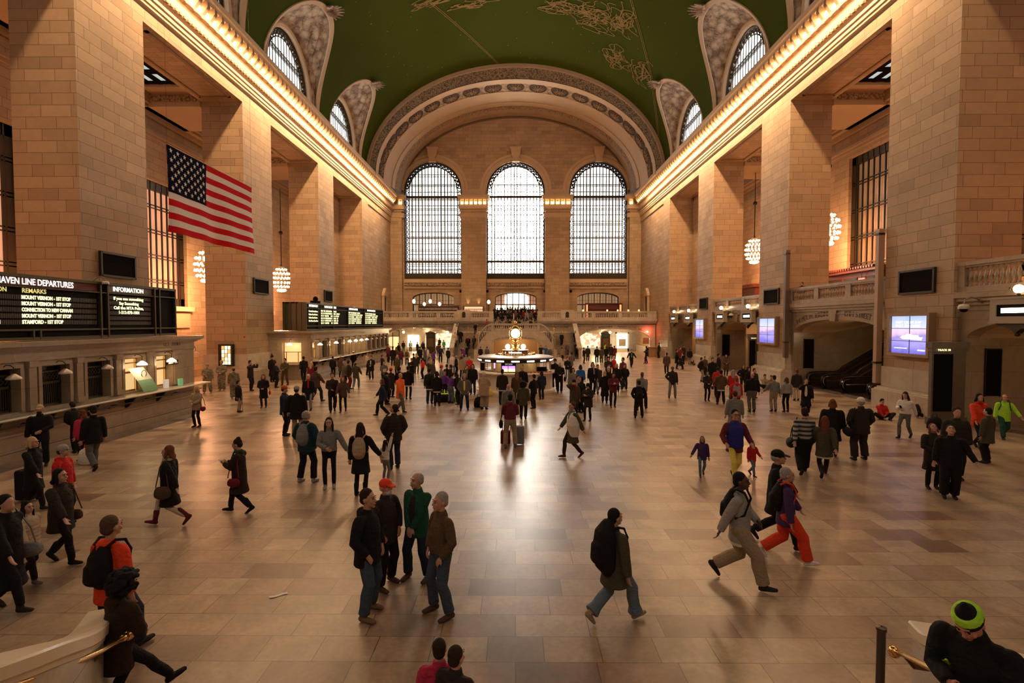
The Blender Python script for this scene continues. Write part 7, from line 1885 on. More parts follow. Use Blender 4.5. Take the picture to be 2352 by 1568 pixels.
person(-6.2, 11.38, 0, -85, 1.68, 'woman in dark olive coat and green scarf walking left with a phone', Q6, 'dbr', 'k', shoe='k', lvl=2, extra=[('phone', 'w', 'white phone held by the woman with green scarf'), ('handbag', 'dr', 'small dark red bag of the woman with green scarf')])
person(-5.09, 6.34, 0, 165, 1.85, 'man in bright orange hooded top with a black backpack, seen from behind', Q7, 'ro', 'n', hair='br', lvl=2, extra=[('backpack', 'k', 'black backpack on the man in the orange hooded top')])
person(-4.32, 5.41, 0, 155, 1.6, 'woman with big curly black hair leaning on the stone rail', Q8, 'dbr', 'k', shoe='k', hair='k', lvl=2)
person(-0.6, 3.95, 0.64, 188, 1.12, 'dark haired child in a pink red top at the bottom edge', Q9, 'mg', 'k', lvl=2)
person(-0.45, 3.8, 0.66, 150, 1.14, 'short haired man whose head shows at the bottom edge', Q9, 'b', 'k', lvl=2)
person(3.44, 3.72, 0.66, -62, 1.62, 'man in black jacket and green striped beanie looking at his phone', Q10, 'k', 'k', skin=2, lvl=2, extra=[('phone', 'k', 'black phone in the hands of the man with striped beanie')])
person(3.65, 8.27, 0, 60, 1.88, 'young man in pale jacket and khaki trousers striding right', Q11, 'lg', 'kh', hair='k', skin=1, lvl=2, extra=[('backpack', 'k', 'dark backpack on the young man in khaki trousers')])
person(4.99, 9.73, 0, 60, 1.9, 'older man in black jacket and black cap with white peak', Q12, 'k', 'k', hair='gh', lvl=2)
person(4.8, 9.04, 0, 75, 1.74, 'woman in purple jacket and bright orange trousers with white sneakers', Q13, 'dp', 'ro', shoe='w', hair='gh', lvl=2, extra=[('backpack', 'k', 'red strapped black backpack on the woman in orange trousers', 'ro')])
person(-7.51, 7.43, 0, 90, 1.74, 'person in long black coat cut off by the left picture edge', Q14, 'k', 'k', hair='k', lvl=1, extra=[('duffel', 'gy', 'grey bag at the left edge carried by the person in long black coat')])
person(-8, 8.26, 0, 80, 1.35, 'child with long black hair in a white puffer jacket', Q15, 'be', 'k', shoe='g', hair='k', lvl=2)
person(-8.04, 8.92, 0, 90, 1.7, 'woman in long dark puffer coat walking right at lower left', Q16, 'b', 'k', shoe='k', hair='k', lvl=2, extra=[('handbag', 'br', 'brown handbag of the woman in the long dark puffer coat')])
person(-9.5, 10.63, 0, 100, 1.69, 'person in grey knitted hat and red fleece beneath the ticket counter', Q17, 'r', 'k', hat='lg', lvl=2)
person(-11.02, 11.56, 0, 95, 1.67, 'person in black coat pulling a black case at left', Q18, 'k', 'k', hair='blo', lvl=2)
person(-16.38, 16.39, 0, 75, 1.68, 'man in dark clothes reading an open paper at the left edge', Q19, 'k', 'k', hair='gh', lvl=2, extra=[('paper', 'w', 'open paper read by the man at the left edge')])
person(-14.11, 15.06, 0, 35, 1.82, 'bearded man with pale fronted cap in a black jacket at the counter', Q20, 'k', 'k', hat='tan', lvl=2)
person(-14.4, 16.69, 0, -120, 1.72, 'person in black leaning over the ticket counter ledge', Q21, 'k', 'k', lvl=1)
person(-13.39, 15.7, 0, -100, 1.56, 'woman in a magenta red puffer jacket by the counter', Q22, 'mg', 'k', hair='rh', lvl=2)
person(-12.23, 14.71, 0, -120, 1.89, 'man in black jacket and dark cap walking with orange shopping bag', Q23, 'k', 'g', lvl=2)
person(-16.88, 22.63, 0, 140, 1.68, 'man in black jacket standing before the lit ticket windows with hand raised', Q24, 'k', 'k', lvl=1)
person(-13.06, 20.86, 0, -10, 1.67, 'blonde woman in beige fur trimmed jacket walking near the soldiers', Q25, 'kh', 'k', hair='blo', lvl=1, extra=[('handbag', 'bu', 'dark red handbag of the blonde woman in beige jacket')])
person(-18.67, 30.91, 0, 20, 1.8, 'leftmost soldier in camouflage uniform', Q26, 'camo', 'camo', shoe='kh', hat='kh')
person(-18.49, 32.12, 0, 10, 1.9, 'second soldier from the left in camouflage uniform with rifle', Q27, 'camo', 'camo', shoe='kh', hat='kh')
person(-15.79, 28.6, 0, -150, 1.79, 'third soldier in camouflage uniform behind the person with a cane', Q28, 'camo', 'camo', shoe='kh', hat='kh')
person(-13.24, 24.37, 0, 95, 1.5, 'short person in black coat with a walking cane', Q29, 'k', 'kh', hair='k', extra=[('cane', 'k', 'thin black walking cane of the short person in black')])
person(-16.68, 32.13, 0, 80, 1.9, 'man in brown jacket holding up a camera beside the far counter end', Q30, 'b', 'k', hair='k')
person(-12.67, 25.65, 0, 15, 1.67, 'woman in black coat with long dark hair and bright red bag', Q31, 'k', 'b', shoe='br', hair='rh', extra=[('handbag', 'r', 'bright red bag in front of the woman in black coat')])
person(-8.72, 19.25, 0, 95, 1.89, 'man in rust orange cap and dark jacket near the middle left', Q32, 'n', 'k', hair='k', hat=[0.45, 0.09, 0.03], lvl=1)
person(-8.1, 18.89, 0, 185, 1.92, 'man in grey knit cap, big black parka and tan trousers, from behind', Q33, 'k', 'kh', hat='lg', lvl=1)
person(-10.1, 24.89, 0, 5, 1.75, 'white haired woman with bright red scarf in black coat', Q34, 'k', 'lg', hair='wh')
person(-10.74, 27.52, 0, 150, 1.93, 'man in brown jacket walking away behind the white haired woman', Q35, 'br', 'n')
person(-17.58, 36.93, 0, 60, 1.92, 'performer in pointed black hat beside the far ticket counter', Q36, 'k', 'k')
person(-15.8, 33.67, 0, 90, 1.7, 'person in black beside the performer in pointed hat', Q37, 'k', 'k')
person(-15.84, 35.1, 0, 0, 1.83, 'person in green jacket and brown trousers before the lit end window', Q38, 'ol', 'br')
person(-15.31, 36.94, 0, -150, 1.88, 'person in black walking toward the far counter with a paper bag', Q39, 'k', 'k')
person(-13.27, 33.24, 0, 170, 1.73, 'blonde person in dark red seen behind the white haired woman', Q40, 'dr', 'k', hair='blo')
person(-14.4, 40.34, 0, 175, 1.64, 'person in black standing at the far counter, leftmost of its queue', Q9, 'k', 'k')
person(-13.75, 40.25, 0, 170, 1.61, 'long haired woman at the far counter queue', Q41, 'br', 'k', hair='rh')
person(-11.51, 34.34, 0, 130, 1.68, 'grey haired man in dark jacket with bag near the far counter', Q9, 'g', 'k', hair='gh')
person(-10.76, 33.03, 0, 120, 1.83, 'person in red trousers carrying a dark backpack near the far counter', Q9, 'b', 'dr', extra=[('backpack', 'ol', 'dark green backpack of the person in red trousers')])
person(-10.31, 33.03, 0, 175, 1.79, 'man in pale cap, dark jacket and blue jeans from behind', Q42, 'ol', 'lj', shoe='lg', hat='kh')
person(-8.75, 24.4, 0, 20, 1.91, 'man in dark sweater carrying a folded jacket, walking with a woman', Q43, 'b', 'k')
person(-8.25, 24.41, 0, 10, 1.74, 'woman with long brown hair carrying a white bag', Q44, 'br', 'k', shoe='bu', hair='rh', extra=[('handbag', 'w', 'white handbag of the long haired woman')])
person(-10.91, 38.7, 0, 0, 1.78, 'man in black suit checking his phone left of the crowd', Q45, 'k', 'k')
person(-12.19, 41.96, 0, 90, 1.86, 'person in cream jacket left of the distant crowd', Q46, 'be', 'k')
person(-16.01, 52.15, 0, 170, 1.68, 'tall person in black at the far counter, next to a blonde', Q47, 'k', 'k')
person(-14.95, 47.25, 0, 180, 1.68, 'white capped person in black at the far counter', Q48, 'k', 'k', hat='w')
person(-15.74, 53.07, 0, 175, 1.68, 'fair haired person in beige at the far counter', Q49, 'kh', 'k', hair='blo')
person(-5.58, 13.57, 0, 165, 1.92, 'grey haired man in dark teal jacket with grey backpack', Q50, 'te', 'k', shoe='lg', hair='gh', lvl=2, extra=[('backpack', 'gy', 'grey and black backpack of the man in dark teal jacket')])
person(-4.8, 13.1, 0, 15, 1.81, 'young woman with long dark hair in a grey leather jacket', Q51, 'gy', 'k', shoe='lg', lvl=2)
person(-3.82, 12.54, 0, 180, 1.79, 'woman in black with cream backpack and black boots, seen from behind', Q52, 'k', 'k', shoe='k', lvl=2, extra=[('backpack', 'tan', 'cream backpack on the woman with long dark hair')])
person(-3.48, 13.62, 0, 150, 1.12, 'little girl in white top with one arm raised', Q53, 'w', 'gy', shoe='w', lvl=2)
person(-3.54, 14.86, 0, -150, 1.89, 'man in black quilted jacket gazing upward to the right', Q54, 'b', 'n', lvl=2)
person(-6.11, 23.38, 0, -80, 1.71, 'woman in dark navy jacket walking left in the middle distance', Q55, 'n', 'k', hair='rh', lvl=1)
person(-5.5, 24.43, 0, 60, 1.91, 'bald man in bright orange jacket walking in the middle distance', Q56, 'o', 'g')
person(-5.98, 28.5, 0, 175, 1.85, 'man in black sweater with white hem seen from behind', Q57, 'k', 'k')
person(-6.65, 29.34, 0, 170, 1.73, 'person in black behind the man in orange jacket', Q9, 'k', 'k')
person(-6.74, 26.73, 0, 60, 1.68, 'person in black cap holding a phone behind the woman in navy', Q58, 'k', 'k')
person(-8.92, 34.66, 0, 30, 1.69, 'person holding up a white sheet left of the crowd', Q46, 'g', 'k', extra=[('paper', 'w', 'white sheet held up left of the crowd')])
person(-7.14, 29.34, 0, 150, 1.68, 'person wearing a dark red hat with brim', Q59, 'b', 'k', hat='r')
person(-4.53, 26.96, 0, 170, 1.87, 'person with black backpack and white jacket band near the purple shirts', Q60, 'b', 'n', extra=[('backpack', 'k', 'black backpack near the group in purple shirts')])
person(-4.03, 26.25, 0, 175, 1.77, 'woman with dark hair in black top standing before the purple shirts', Q61, 'k', 'k')
person(-3.96, 28.68, 0, -10, 1.57, 'woman in purple printed sweatshirt facing the camera', Q62, 'p', 'k', hair='br')
person(-3.44, 27.12, 0, 150, 1.62, 'person in purple sweatshirt and light blue jeans bending over', Q63, 'p', 'lj')
person(-2.96, 26.68, 0, -120, 1.71, 'person in black leaning toward the purple shirts', Q64, 'k', 'k')
person(-2.49, 24.94, 0, 5, 1.79, 'grey haired man in dark jacket over a yellow shirt', Q65, 'g', 'n', hair='gh')
person(-2.93, 31.02, 0, 0, 1.72, 'man in olive green jacket with fair collar behind the yellow shirt', Q66, 'ol', 'n')
person(-2.54, 30.45, 0, -5, 1.82, 'woman in dark jacket with white fur hood left of the booth', Q67, 'k', 'n')
person(-4.49, 31.01, 0, 90, 1.72, 'person in bright orange cap amid the crowd', Q48, 'gy', 'k', hat='ro')
person(-4.01, 31.6, 0, -90, 1.67, 'person in black coat turned left behind the purple shirts', Q9, 'k', 'k')
person(-5.62, 34.2, 0, 0, 1.75, 'grey haired man in olive jacket behind the backpack wearer', Q68, 'ol', 'k', hair='gh')
person(-1.55, 25.2, 0, 160, 1.87, 'stout man in beige coat standing before the information booth', Q69, 'tan', 'kh', hair='wh')
person(-0.68, 26.55, 0, 175, 1.86, 'man in black jacket with orange stripes before the booth screen', Q70, 'b', 'n')
person(0.07, 26.85, 0, 180, 1.72, 'woman with long light brown hair in taupe jacket at the booth', Q71, 'br', 'b', hair='lb')
person(0.37, 28.88, 0, 0, 1.82, 'man in black hooded top facing the camera at the booth', Q72, 'k', 'k')
person(0.91, 25.47, 0, -130, 1.7, 'man in black leather jacket right of centre at the booth', Q73, 'k', 'k')
person(1.46, 28.55, 0, -160, 1.58, 'woman in navy coat with dark shoulder bag at the booth', Q74, 'n', 'n', extra=[('handbag', 'k', 'dark shoulder bag of the woman in navy coat')])
person(0.35, 22.68, 0, 170, 1.65, 'woman with curly black hair in olive jacket', Q75, 'ol', 'k', hair='k', lvl=1, extra=[('satchel', 'k', 'black bag of the woman with curly black hair')])
person(-0.29, 21.12, 0, 170, 1.74, 'bald man in grey hooded top behind the suitcases', Q76, 'gy', 'k', skin=2, lvl=1, extra=[('backpack', 'g', 'dark backpack of the bald man in grey')])
person(-0.18, 17.41, 0, 180, 1.82, 'man in burgundy leather jacket and khaki trousers with suitcases', Q77, 'bu', 'kh', shoe='g', hair='k', lvl=2, extra=[('satchel', 'k', 'black satchel of the man in burgundy jacket')])
person(1.8, 16.16, 0, -70, 1.78, 'woman in cream shawl and dark dress walking left', Q78, 'ol', 'b', shoe='bu', hair='br', lvl=2)
person(3.17, 22.29, 0, -30, 1.64, 'woman in dark buttoned coat and earmuffs looking at her phone', Q79, 'b', 'k', hair='k', lvl=1, extra=[('phone', 'w', 'white phone of the woman in dark buttoned coat')])
person(2.64, 23.11, 0, 0, 1.7, 'man in olive coat, black beanie and dark red scarf on his phone', Q80, 'ol', 'n', lvl=1)
person(3.13, 24.36, 0, -60, 1.71, 'person in black hood behind the man with red scarf', Q81, 'k', 'k')
person(3.1, 25.49, 0, 20, 1.65, 'person in tan jacket squeezed behind the red scarf', Q9, 'kh', 'k')
person(3.19, 28.4, 0, 10, 1.77, 'person in patterned grey jacket right of the booth', Q49, 'gy', 'k')
person(3.89, 30.68, 0, 175, 1.75, 'person in bright blue hooded jacket seen from behind', Q67, 'bl', 'k')
person(4.62, 30.69, 0, 5, 1.91, 'woman with pale scarf and dark blazer', Q82, 'k', 'k')
person(4.96, 30.88, 0, 5, 1.78, 'man in dark brown jacket and blue jeans facing the camera', Q83, 'b', 'lj')
person(6.47, 35.76, 0, 0, 1.92, 'man in brown coat looking down at his phone', Q84, 'b', 'k')
person(7.65, 39.91, 0, 40, 1.68, 'bald man with a red patch on his jacket', Q85, 'r', 'k')
person(7.17, 34.29, 0, -60, 1.95, 'person in dark burgundy jacket behind the big man', Q9, 'bu', 'k')
person(6.25, 31.67, 0, -20, 1.75, 'blonde woman in black jacket left of the big man', Q49, 'k', 'k', hair='blo')
person(4.97, 27.32, 0, 0, 1.93, 'white haired person in black beside the long black coat', Q9, 'k', 'k', hair='wh')
person(4.76, 27.32, 0, 170, 1.7, 'fair haired woman in long black coat seen from behind', Q86, 'k', 'k', hair='blo')
person(4.94, 25.9, 0, 0, 1.77, 'woman with long hair in dark plum jacket and brown boots on her phone', Q87, 'bu', 'k', shoe='bu', extra=[('phone', 'w', 'pale phone of the woman in plum jacket')])
person(6.84, 32.26, 0, 10, 1.68, 'tall man in black zip jacket and jeans beside the plum jacket', Q88, 'k', 'n', shoe='lg')
person(5.52, 22.92, 0, 175, 1.68, 'person in black tracksuit with white stripes and black backpack', Q89, 'k', 'k', lvl=1, extra=[('backpack', 'k', 'black backpack with pale straps on the tracksuit wearer')])
person(6.17, 25, 0, 150, 1.95, 'bald man with grey sleeves striding behind the tracksuit wearer', Q90, 'gy', 'k', skin=1)
person(8.9, 29.1, 0, -10, 1.81, 'man in dark sweater and grey trousers with a hand on his hip', Q91, 'b', 'gy', skin=1)
person(12.72, 43.22, 0, 175, 1.76, 'person in brown coat seen from behind near the desk', Q29, 'br', 'k')
person(11.2, 49.64, 0, 0, 1.73, 'man in open black jacket over a bright green shirt', Q92, 'k', 'k')
person(13.91, 54.52, 0, -90, 1.8, 'woman in black with phone near the pillar of the right passage', Q93, 'k', 'n')
person(17.49, 62.74, 0, -90, 1.86, 'person in black standing beside the wooden desk', Q9, 'k', 'k')
person(18.06, 66.2, 0.25, 0, 1.7, 'person sitting behind the wooden desk', Q94, 'k', 'k')
person(14.99, 47.77, 0, 60, 1.82, 'person in black coat, left of the chatting group on the right', Q95, 'k', 'k')
person(19.46, 59.58, 0, 0, 1.68, 'tall person at the back of the chatting group on the right', Q96, 'br', 'k')
person(15.41, 47.33, 0, -100, 1.57, 'woman with white scarf in the chatting group on the right', Q97, 'k', 'k')
person(16.4, 51.2, 0, 20, 1.87, 'person in dark red in the chatting group on the right', Q9, 'dr', 'k')
person(17.91, 52.83, 0, 150, 1.66, 'person in black top and khaki trousers near the lit gate', Q9, 'k', 'kh')
person(18.34, 52.28, 0, -60, 1.7, 'person sitting on the floor beside the farthest pier', Q98, 'k', 'k')
person(3.4, 40.37, 0, -10, 1.85, 'man in white shirt right of the booth', Q9, 'w', 'k')
person(2.56, 33.12, 0, -20, 1.95, 'man in black cap and black jacket touching the booth counter', Q48, 'k', 'n')
person(2.69, 31.25, 0, 0, 1.89, 'grey haired man in black with camera bag by the booth', Q46, 'k', 'k', hair='wh', extra=[('satchel', 'k', 'black camera bag of the grey haired man')])
person(3.99, 39.41, 0, 5, 1.64, 'person in black top and pale jeans holding a cup', Q99, 'k', 'lj')
person(4.54, 41.73, 0, -120, 1.88, 'person in dark grey behind the pale jeans', Q9, 'g', 'k')
person(14.36, 94.69, 0, 160, 1.73, 'person walking away inside the right passage', Q39, 'gy', 'k')
person(8.64, 54.49, 0, 180, 1.8, 'person in black, left of the queue before the right passage', Q9, 'k', 'n')
person(8.02, 56.97, 0, 170, 1.74, 'person in dark coat near the right stair foot', Q96, 'b', 'k')
person(7.26, 54.48, 0, 60, 1.67, 'person in black with brown trousers near the right stair foot', Q9, 'k', 'br')
person(9.11, 54.49, 0, 180, 1.71, 'person in olive coat in the queue before the right passage', Q96, 'ol', 'k')
person(10.05, 56.98, 0, 170, 1.69, 'person in black in the queue before the right passage', Q9, 'k', 'k')
person(11.09, 59.7, 0, 150, 1.82, 'person in dark brown in the queue before the right passage', Q96, 'b', 'k')
person(11.49, 59.71, 0, 160, 1.62, 'rightmost person in the queue before the right passage', Q96, 'bu', 'k')
person(10.95, 62.69, 0, 60, 1.81, 'person in yellow green top in the queue before the right passage', Q9, 'ne', 'k')
person(-12.17, 50.82, 0, 175, 1.93, 'person in black coat nearest the far counter end in the crowd', Q96, 'k', 'k')
person(-12.27, 52.74, 0, 170, 1.8, 'long haired woman in brown seen from behind in the crowd', Q41, 'br', 'k', hair='rh')
person(-11.57, 51.77, 0, 20, 1.65, 'slim woman in dark red in the left crowd', Q40, 'bu', 'k')
person(-10.98, 51.77, 0, 180, 1.65, 'blonde person with an olive backpack in the left crowd', Q40, 'kh', 'k', hair='blo', extra=[('backpack', 'ol', 'olive backpack in the left crowd')])
person(-16.42, 75.1, 0, 170, 1.68, 'tall person in the doorway of the left passage', Q9, 'k', 'gr')
person(-15.39, 75.11, 0, 180, 1.68, 'person in patterned dark top in the left passage', Q9, 'gy', 'k')
person(-14.82, 65.02, 0, 60, 1.73, 'person in black close to the bronze shop door', Q9, 'k', 'k')
person(-9.52, 41.24, 0, -20, 1.68, 'grey haired man in olive coat in the left crowd', Q96, 'ol', 'k', hair='gh')
person(-16.8, 63.77, 0, 180, 1.68, 'person in black standing at the end of the far counter', Q9, 'k', 'k')
person(-13.89, 55.91, 0, 60, 1.95, 'person in dark red coat near the far counter end', Q96, 'bu', 'k')
person(-11.01, 42.33, 0, 80, 1.61, 'person in black with a white shoulder stripe left of the crowd', Q100, 'k', 'k')
person(-8.31, 43, 0, 170, 1.73, 'woman with fair hair and brown boots in the left crowd', Q101, 'b', 'br', shoe='br', hair='blo')
person(-7.62, 37.58, 0, 0, 1.68, 'person in dark top looking down in the left crowd', Q102, 'k', 'k')
person(-7.08, 39.09, 0, -100, 1.61, 'woman in coral red top with black boots', Q103, 'ro', 'k')
person(-13.47, 70.43, 0, 60, 1.68, 'person in dark coat before the lit shop', Q96, 'b', 'k')
person(-13.27, 73.49, 0, 0, 1.68, 'person in black left of the dark kiosk', Q40, 'k', 'k')
person(-10.01, 53.78, 0, 150, 1.8, 'person in black at the centre of the left crowd', Q9, 'k', 'k')
person(-9.34, 52.76, 0, 120, 1.8, 'person in dark grey at the centre of the left crowd', Q96, 'g', 'k')
person(-9.02, 52.76, 0, -90, 1.76, 'person in white top at the centre of the left crowd', Q9, 'w', 'k')
person(-11.8, 73.61, 0, 180, 1.68, 'tall person in black right of the dark kiosk', Q9, 'k', 'k')
person(-12.94, 87.42, 0, 170, 1.72, 'person in olive standing in front of the bright shop', Q96, 'ol', 'k')
person(-11.17, 79.93, 0, 180, 1.64, 'person in green jacket before the bright shop', Q9, 'gn', 'k')
person(-8.04, 54.85, 0, 180, 1.88, 'person in violet jacket with round backpack walking away', Q39, 'dp', 'k', extra=[('backpack', 'n', 'navy backpack of the person in violet jacket')])
person(-8.16, 50.85, 0, 150, 1.55, 'person in purple top near the lit passage', Q9, 'p', 'k')
person(-7.31, 43.37, 0, 20, 1.68, 'grey haired person in grey jacket in the crowd middle', Q9, 'gy', 'k', hair='gh')
person(-5.91, 35.99, 0, 0, 1.68, 'man in dark green vest behind the orange cap', Q9, 'ol', 'n', hair='gh')
person(-6.45, 38.44, 0, 60, 1.68, 'person in a khaki coat in the crowd middle', Q29, 'kh', 'k')
person(-7.07, 53.8, 0, 150, 1.68, 'person in black standing at the left stair foot', Q9, 'k', 'k')
person(-5.19, 42.37, 0, 20, 1.74, 'man in white shirt and jeans with dark open jacket', Q48, 'w', 'lj', hat='lg')
person(-4.9, 42.37, 0, 120, 1.55, 'person in black with a cream hat near the white shirt', Q104, 'k', 'k', hat='be')
person(-4.19, 39.95, 0, 160, 1.64, 'person in brown coat with fur collar left of the booth', Q105, 'kh', 'k')
person(-7.22, 65.07, 0, 0, 1.53, 'man in suit sitting height at the left stair foot', Q106, 'k', 'k')
person(-5.69, 55.48, 0, 20, 1.68, 'person in purple on the lowest steps at left', Q68, 'p', 'k')
person(-5.91, 62.19, 0, -40, 1.51, 'person in dark coat on the lowest steps at left', Q96, 'k', 'k')
person(-4.09, 42.38, 0, 0, 1.68, 'person in pale jacket left of the red jacket', Q49, 'lg', 'k')
person(-3.59, 39.95, 0, 0, 1.64, 'woman in bright red jacket near the booth', Q46, 'r', 'k', hair='blo')
person(-4.57, 43.95, 0, 20, 1.68, 'person in grey behind the fur collar', Q9, 'g', 'k')
person(-9.82, 65.04, 0, 170, 1.68, 'person in brown before the lit passage floor', Q9, 'br', 'k')
person(-8.67, 43.67, 0, 90, 1.66, 'person in black left of the fair haired woman', Q9, 'k', 'k')
person(-4.27, 31.92, 0, 150, 1.68, 'person in dark coat beneath the stairs, right of the orange cap', Q96, 'k', 'k')
person(-7.55, 66.4, 2.67, 170, 1.53, 'person in grey near the top of the left flight of the far stairs', Q9, 'g', 'k')
person(-6.92, 64.7, 1.66, 0, 1.81, 'person in black walking down the left flight of the far stairs', Q39, 'k', 'k')
person(-7.54, 63.9, 1.19, 10, 1.93, 'person in beige coat on the left flight of the far stairs', Q96, 'be', 'k')
person(-5.2, 66.6, 2.79, 0, 1.5, 'tall person near the top inside of the left flight', Q107, 'k', 'n')
person(-5.87, 63.4, 0.89, 0, 1.8, 'dark clothed person low on the left flight', Q34, 'k', 'k')
person(-5.13, 63.6, 1.01, 180, 1.72, 'person in olive climbing the left flight by the inner wall', Q39, 'ol', 'k')
person(-3.71, 67.2, 3.14, 90, 1.62, 'person in bright red at the top of the far landing', Q9, 'r', 'k')
person(5.78, 64.3, 1.42, 0, 1.67, 'man in black walking down the right flight of the far stairs', Q39, 'k', 'k')
person(7.54, 64.9, 1.78, 0, 1.5, 'person in black beside the outer wall of the right flight', Q9, 'k', 'k')
person(7.42, 63, 0.65, 0, 1.7, 'person sitting halfway down the right flight', Q94, 'k', 'n')
person(7.38, 62.2, 0.18, 0, 1.7, 'grey haired person sitting low on the right flight', Q94, 'k', 'k', hair='gh')
person(6.3, 62.4, 0.3, 0, 1.6, 'person in grey at the foot of the right flight', Q9, 'g', 'k')
person(-3.95, 58, 0, 0, 1.6, 'person in dark hat just left of the booth roof', Q104, 'k', 'k', hat='bu')
person(-3.21, 58, 0, 170, 1.6, 'person whose head shows behind the booth roof at left', Q9, 'g', 'k')
person(2.86, 58, 0, 0, 1.74, 'person raising a camera behind the booth roof at right', Q30, 'b', 'k')
person(3.39, 57, 0, -20, 1.74, 'person in bright blue raising a camera behind the booth', Q30, 'bl', 'k')
person(3.89, 58, 0, 0, 1.55, 'grey haired person behind the booth roof at right', Q9, 'g', 'k', hair='gh')
person(5.27, 58, 0, 120, 1.5, 'person in khaki at the rail foot of the right flight', Q9, 'kh', 'k')
person(-2.9, 71.98, 4.8, 20, 1.72, 'person in winter clothes in the crowd on the top steps under the middle window', Q108, 'k', 'k', group='people crowded on the upper steps')
person(-2.53, 72.28, 4.8, 170, 1.62, 'person in winter clothes in the crowd on the top steps under the middle window', Q108, 'k', 'k', group='people crowded on the upper steps')
person(-2.14, 71.89, 4.8, -30, 1.6, 'person in winter clothes in the crowd on the top steps under the middle window', Q46, 'k', 'k', group='people crowded on the upper steps')
person(-1.87, 72.11, 4.8, 170, 1.62, 'person in winter clothes in the crowd on the top steps under the middle window', Q109, 'b', 'k', group='people crowded on the upper steps')
person(-1.47, 72.37, 4.8, 170, 1.6, 'person in winter clothes in the crowd on the top steps under the middle window', Q9, 'k', 'k', group='people crowded on the upper steps')
person(-1.04, 71.58, 4.8, 170, 1.64, 'person in winter clothes in the crowd on the top steps under the middle window', Q40, 'g', 'k', group='people crowded on the upper steps')
person(-0.75, 72.36, 4.8, 170, 1.8, 'person in winter clothes in the crowd on the top steps under the middle window', Q108, 'k', 'k', group='people crowded on the upper steps')
person(-0.49, 71.52, 4.8, -30, 1.67, 'person in winter clothes in the crowd on the top steps under the middle window', Q40, 'b', 'k', group='people crowded on the upper steps')
person(-0.03, 71.63, 4.8, 20, 1.67, 'person in winter clothes in the crowd on the top steps under the middle window', Q40, 'g', 'k', group='people crowded on the upper steps')
person(0.27, 71.41, 4.8, -30, 1.66, 'person in winter clothes in the crowd on the top steps under the middle window', Q30, 'k', 'k', group='people crowded on the upper steps')
person(0.75, 71.86, 4.8, 20, 1.69, 'person in winter clothes in the crowd on the top steps under the middle window', Q110, 'k', 'k', group='people crowded on the upper steps')
person(1.05, 72.05, 4.8, 0, 1.74, 'person in winter clothes in the crowd on the top steps under the middle window', Q30, 'k', 'k', group='people crowded on the upper steps')
person(1.32, 71.81, 4.8, 170, 1.8, 'person in winter clothes in the crowd on the top steps under the middle window', Q110, 'n', 'k', group='people crowded on the upper steps')
person(1.8, 72.14, 4.8, 0, 1.68, 'person in winter clothes in the crowd on the top steps under the middle window', Q108, 'k', 'k', group='people crowded on the upper steps')
person(2.02, 71.82, 4.8, 0, 1.68, 'person in winter clothes in the crowd on the top steps under the middle window', Q9, 'n', 'k', group='people crowded on the upper steps')
person(2.42, 71.58, 4.8, 0, 1.64, 'person in winter clothes in the crowd on the top steps under the middle window', Q30, 'dr', 'k', group='people crowded on the upper steps')
person(2.85, 72.06, 4.8, 20, 1.62, 'person in winter clothes in the crowd on the top steps under the middle window', Q109, 'b', 'k', group='people crowded on the upper steps')
person(-2.66, 69.9, 4.25, 20, 1.75, 'person in winter clothes in the crowd on the top steps under the middle window', Q49, 'k', 'k', group='people crowded on the upper steps')
person(-2.05, 69.9, 4.25, 20, 1.61, 'person in winter clothes in the crowd on the top steps under the middle window', Q111, 'b', 'k', group='people crowded on the upper steps')
person(-1.71, 69.9, 4.25, 20, 1.63, 'person in winter clothes in the crowd on the top steps under the middle window', Q111, 'k', 'k', group='people crowded on the upper steps')
person(-1.05, 69.9, 4.25, 0, 1.63, 'person in winter clothes in the crowd on the top steps under the middle window', Q108, 'k', 'k', group='people crowded on the upper steps')
person(-0.62, 69.9, 4.25, 20, 1.69, 'person in winter clothes in the crowd on the top steps under the middle window', Q111, 'b', 'k', group='people crowded on the upper steps')
person(0.08, 69.9, 4.25, -30, 1.74, 'person in winter clothes in the crowd on the top steps under the middle window', Q108, 'br', 'k', group='people crowded on the upper steps')
person(0.53, 69.9, 4.25, 20, 1.78, 'person in winter clothes in the crowd on the top steps under the middle window', Q46, 'k', 'k', group='people crowded on the upper steps')
person(1.04, 69.9, 4.25, -30, 1.79, 'person in winter clothes in the crowd on the top steps under the middle window', Q49, 'dr', 'k', group='people crowded on the upper steps')
person(1.52, 69.9, 4.25, 20, 1.76, 'person in winter clothes in the crowd on the top steps under the middle window', Q111, 'gy', 'k', group='people crowded on the upper steps')
person(2.1, 69.9, 4.25, 20, 1.67, 'person in winter clothes in the crowd on the top steps under the middle window', Q40, 'g', 'k', group='people crowded on the upper steps')
person(2.7, 69.9, 4.25, 20, 1.74, 'person in winter clothes in the crowd on the top steps under the middle window', Q108, 'k', 'k', group='people crowded on the upper steps')
person(-2.55, 68.5, 3.55, 0, 1.65, 'white capped person sitting at the left end of the upper steps', Q94, 'lg', 'k')
person(-2.09, 68.5, 3.55, 0, 1.65, 'person in dark grey with a green item sitting on the upper steps', Q94, 'g', 'k')
person(-1.22, 68.5, 3.55, 0, 1.65, 'fair haired person sitting on the upper steps', Q94, 'ol', 'k')
person(-0.75, 68.5, 3.55, 0, 1.65, 'person in black seated near the middle of the upper steps', Q94, 'k', 'k')
person(0.52, 68.5, 3.55, 0, 1.65, 'dark haired person seated right of the clock finial', Q94, 'k', 'k')
person(0.93, 68.5, 3.55, 0, 1.65, 'person in grey coat seated on the upper steps', Q94, 'gy', 'k')
person(2.03, 68.5, 3.55, 0, 1.65, 'person in brown seated at the right end of the upper steps', Q94, 'b', 'k')
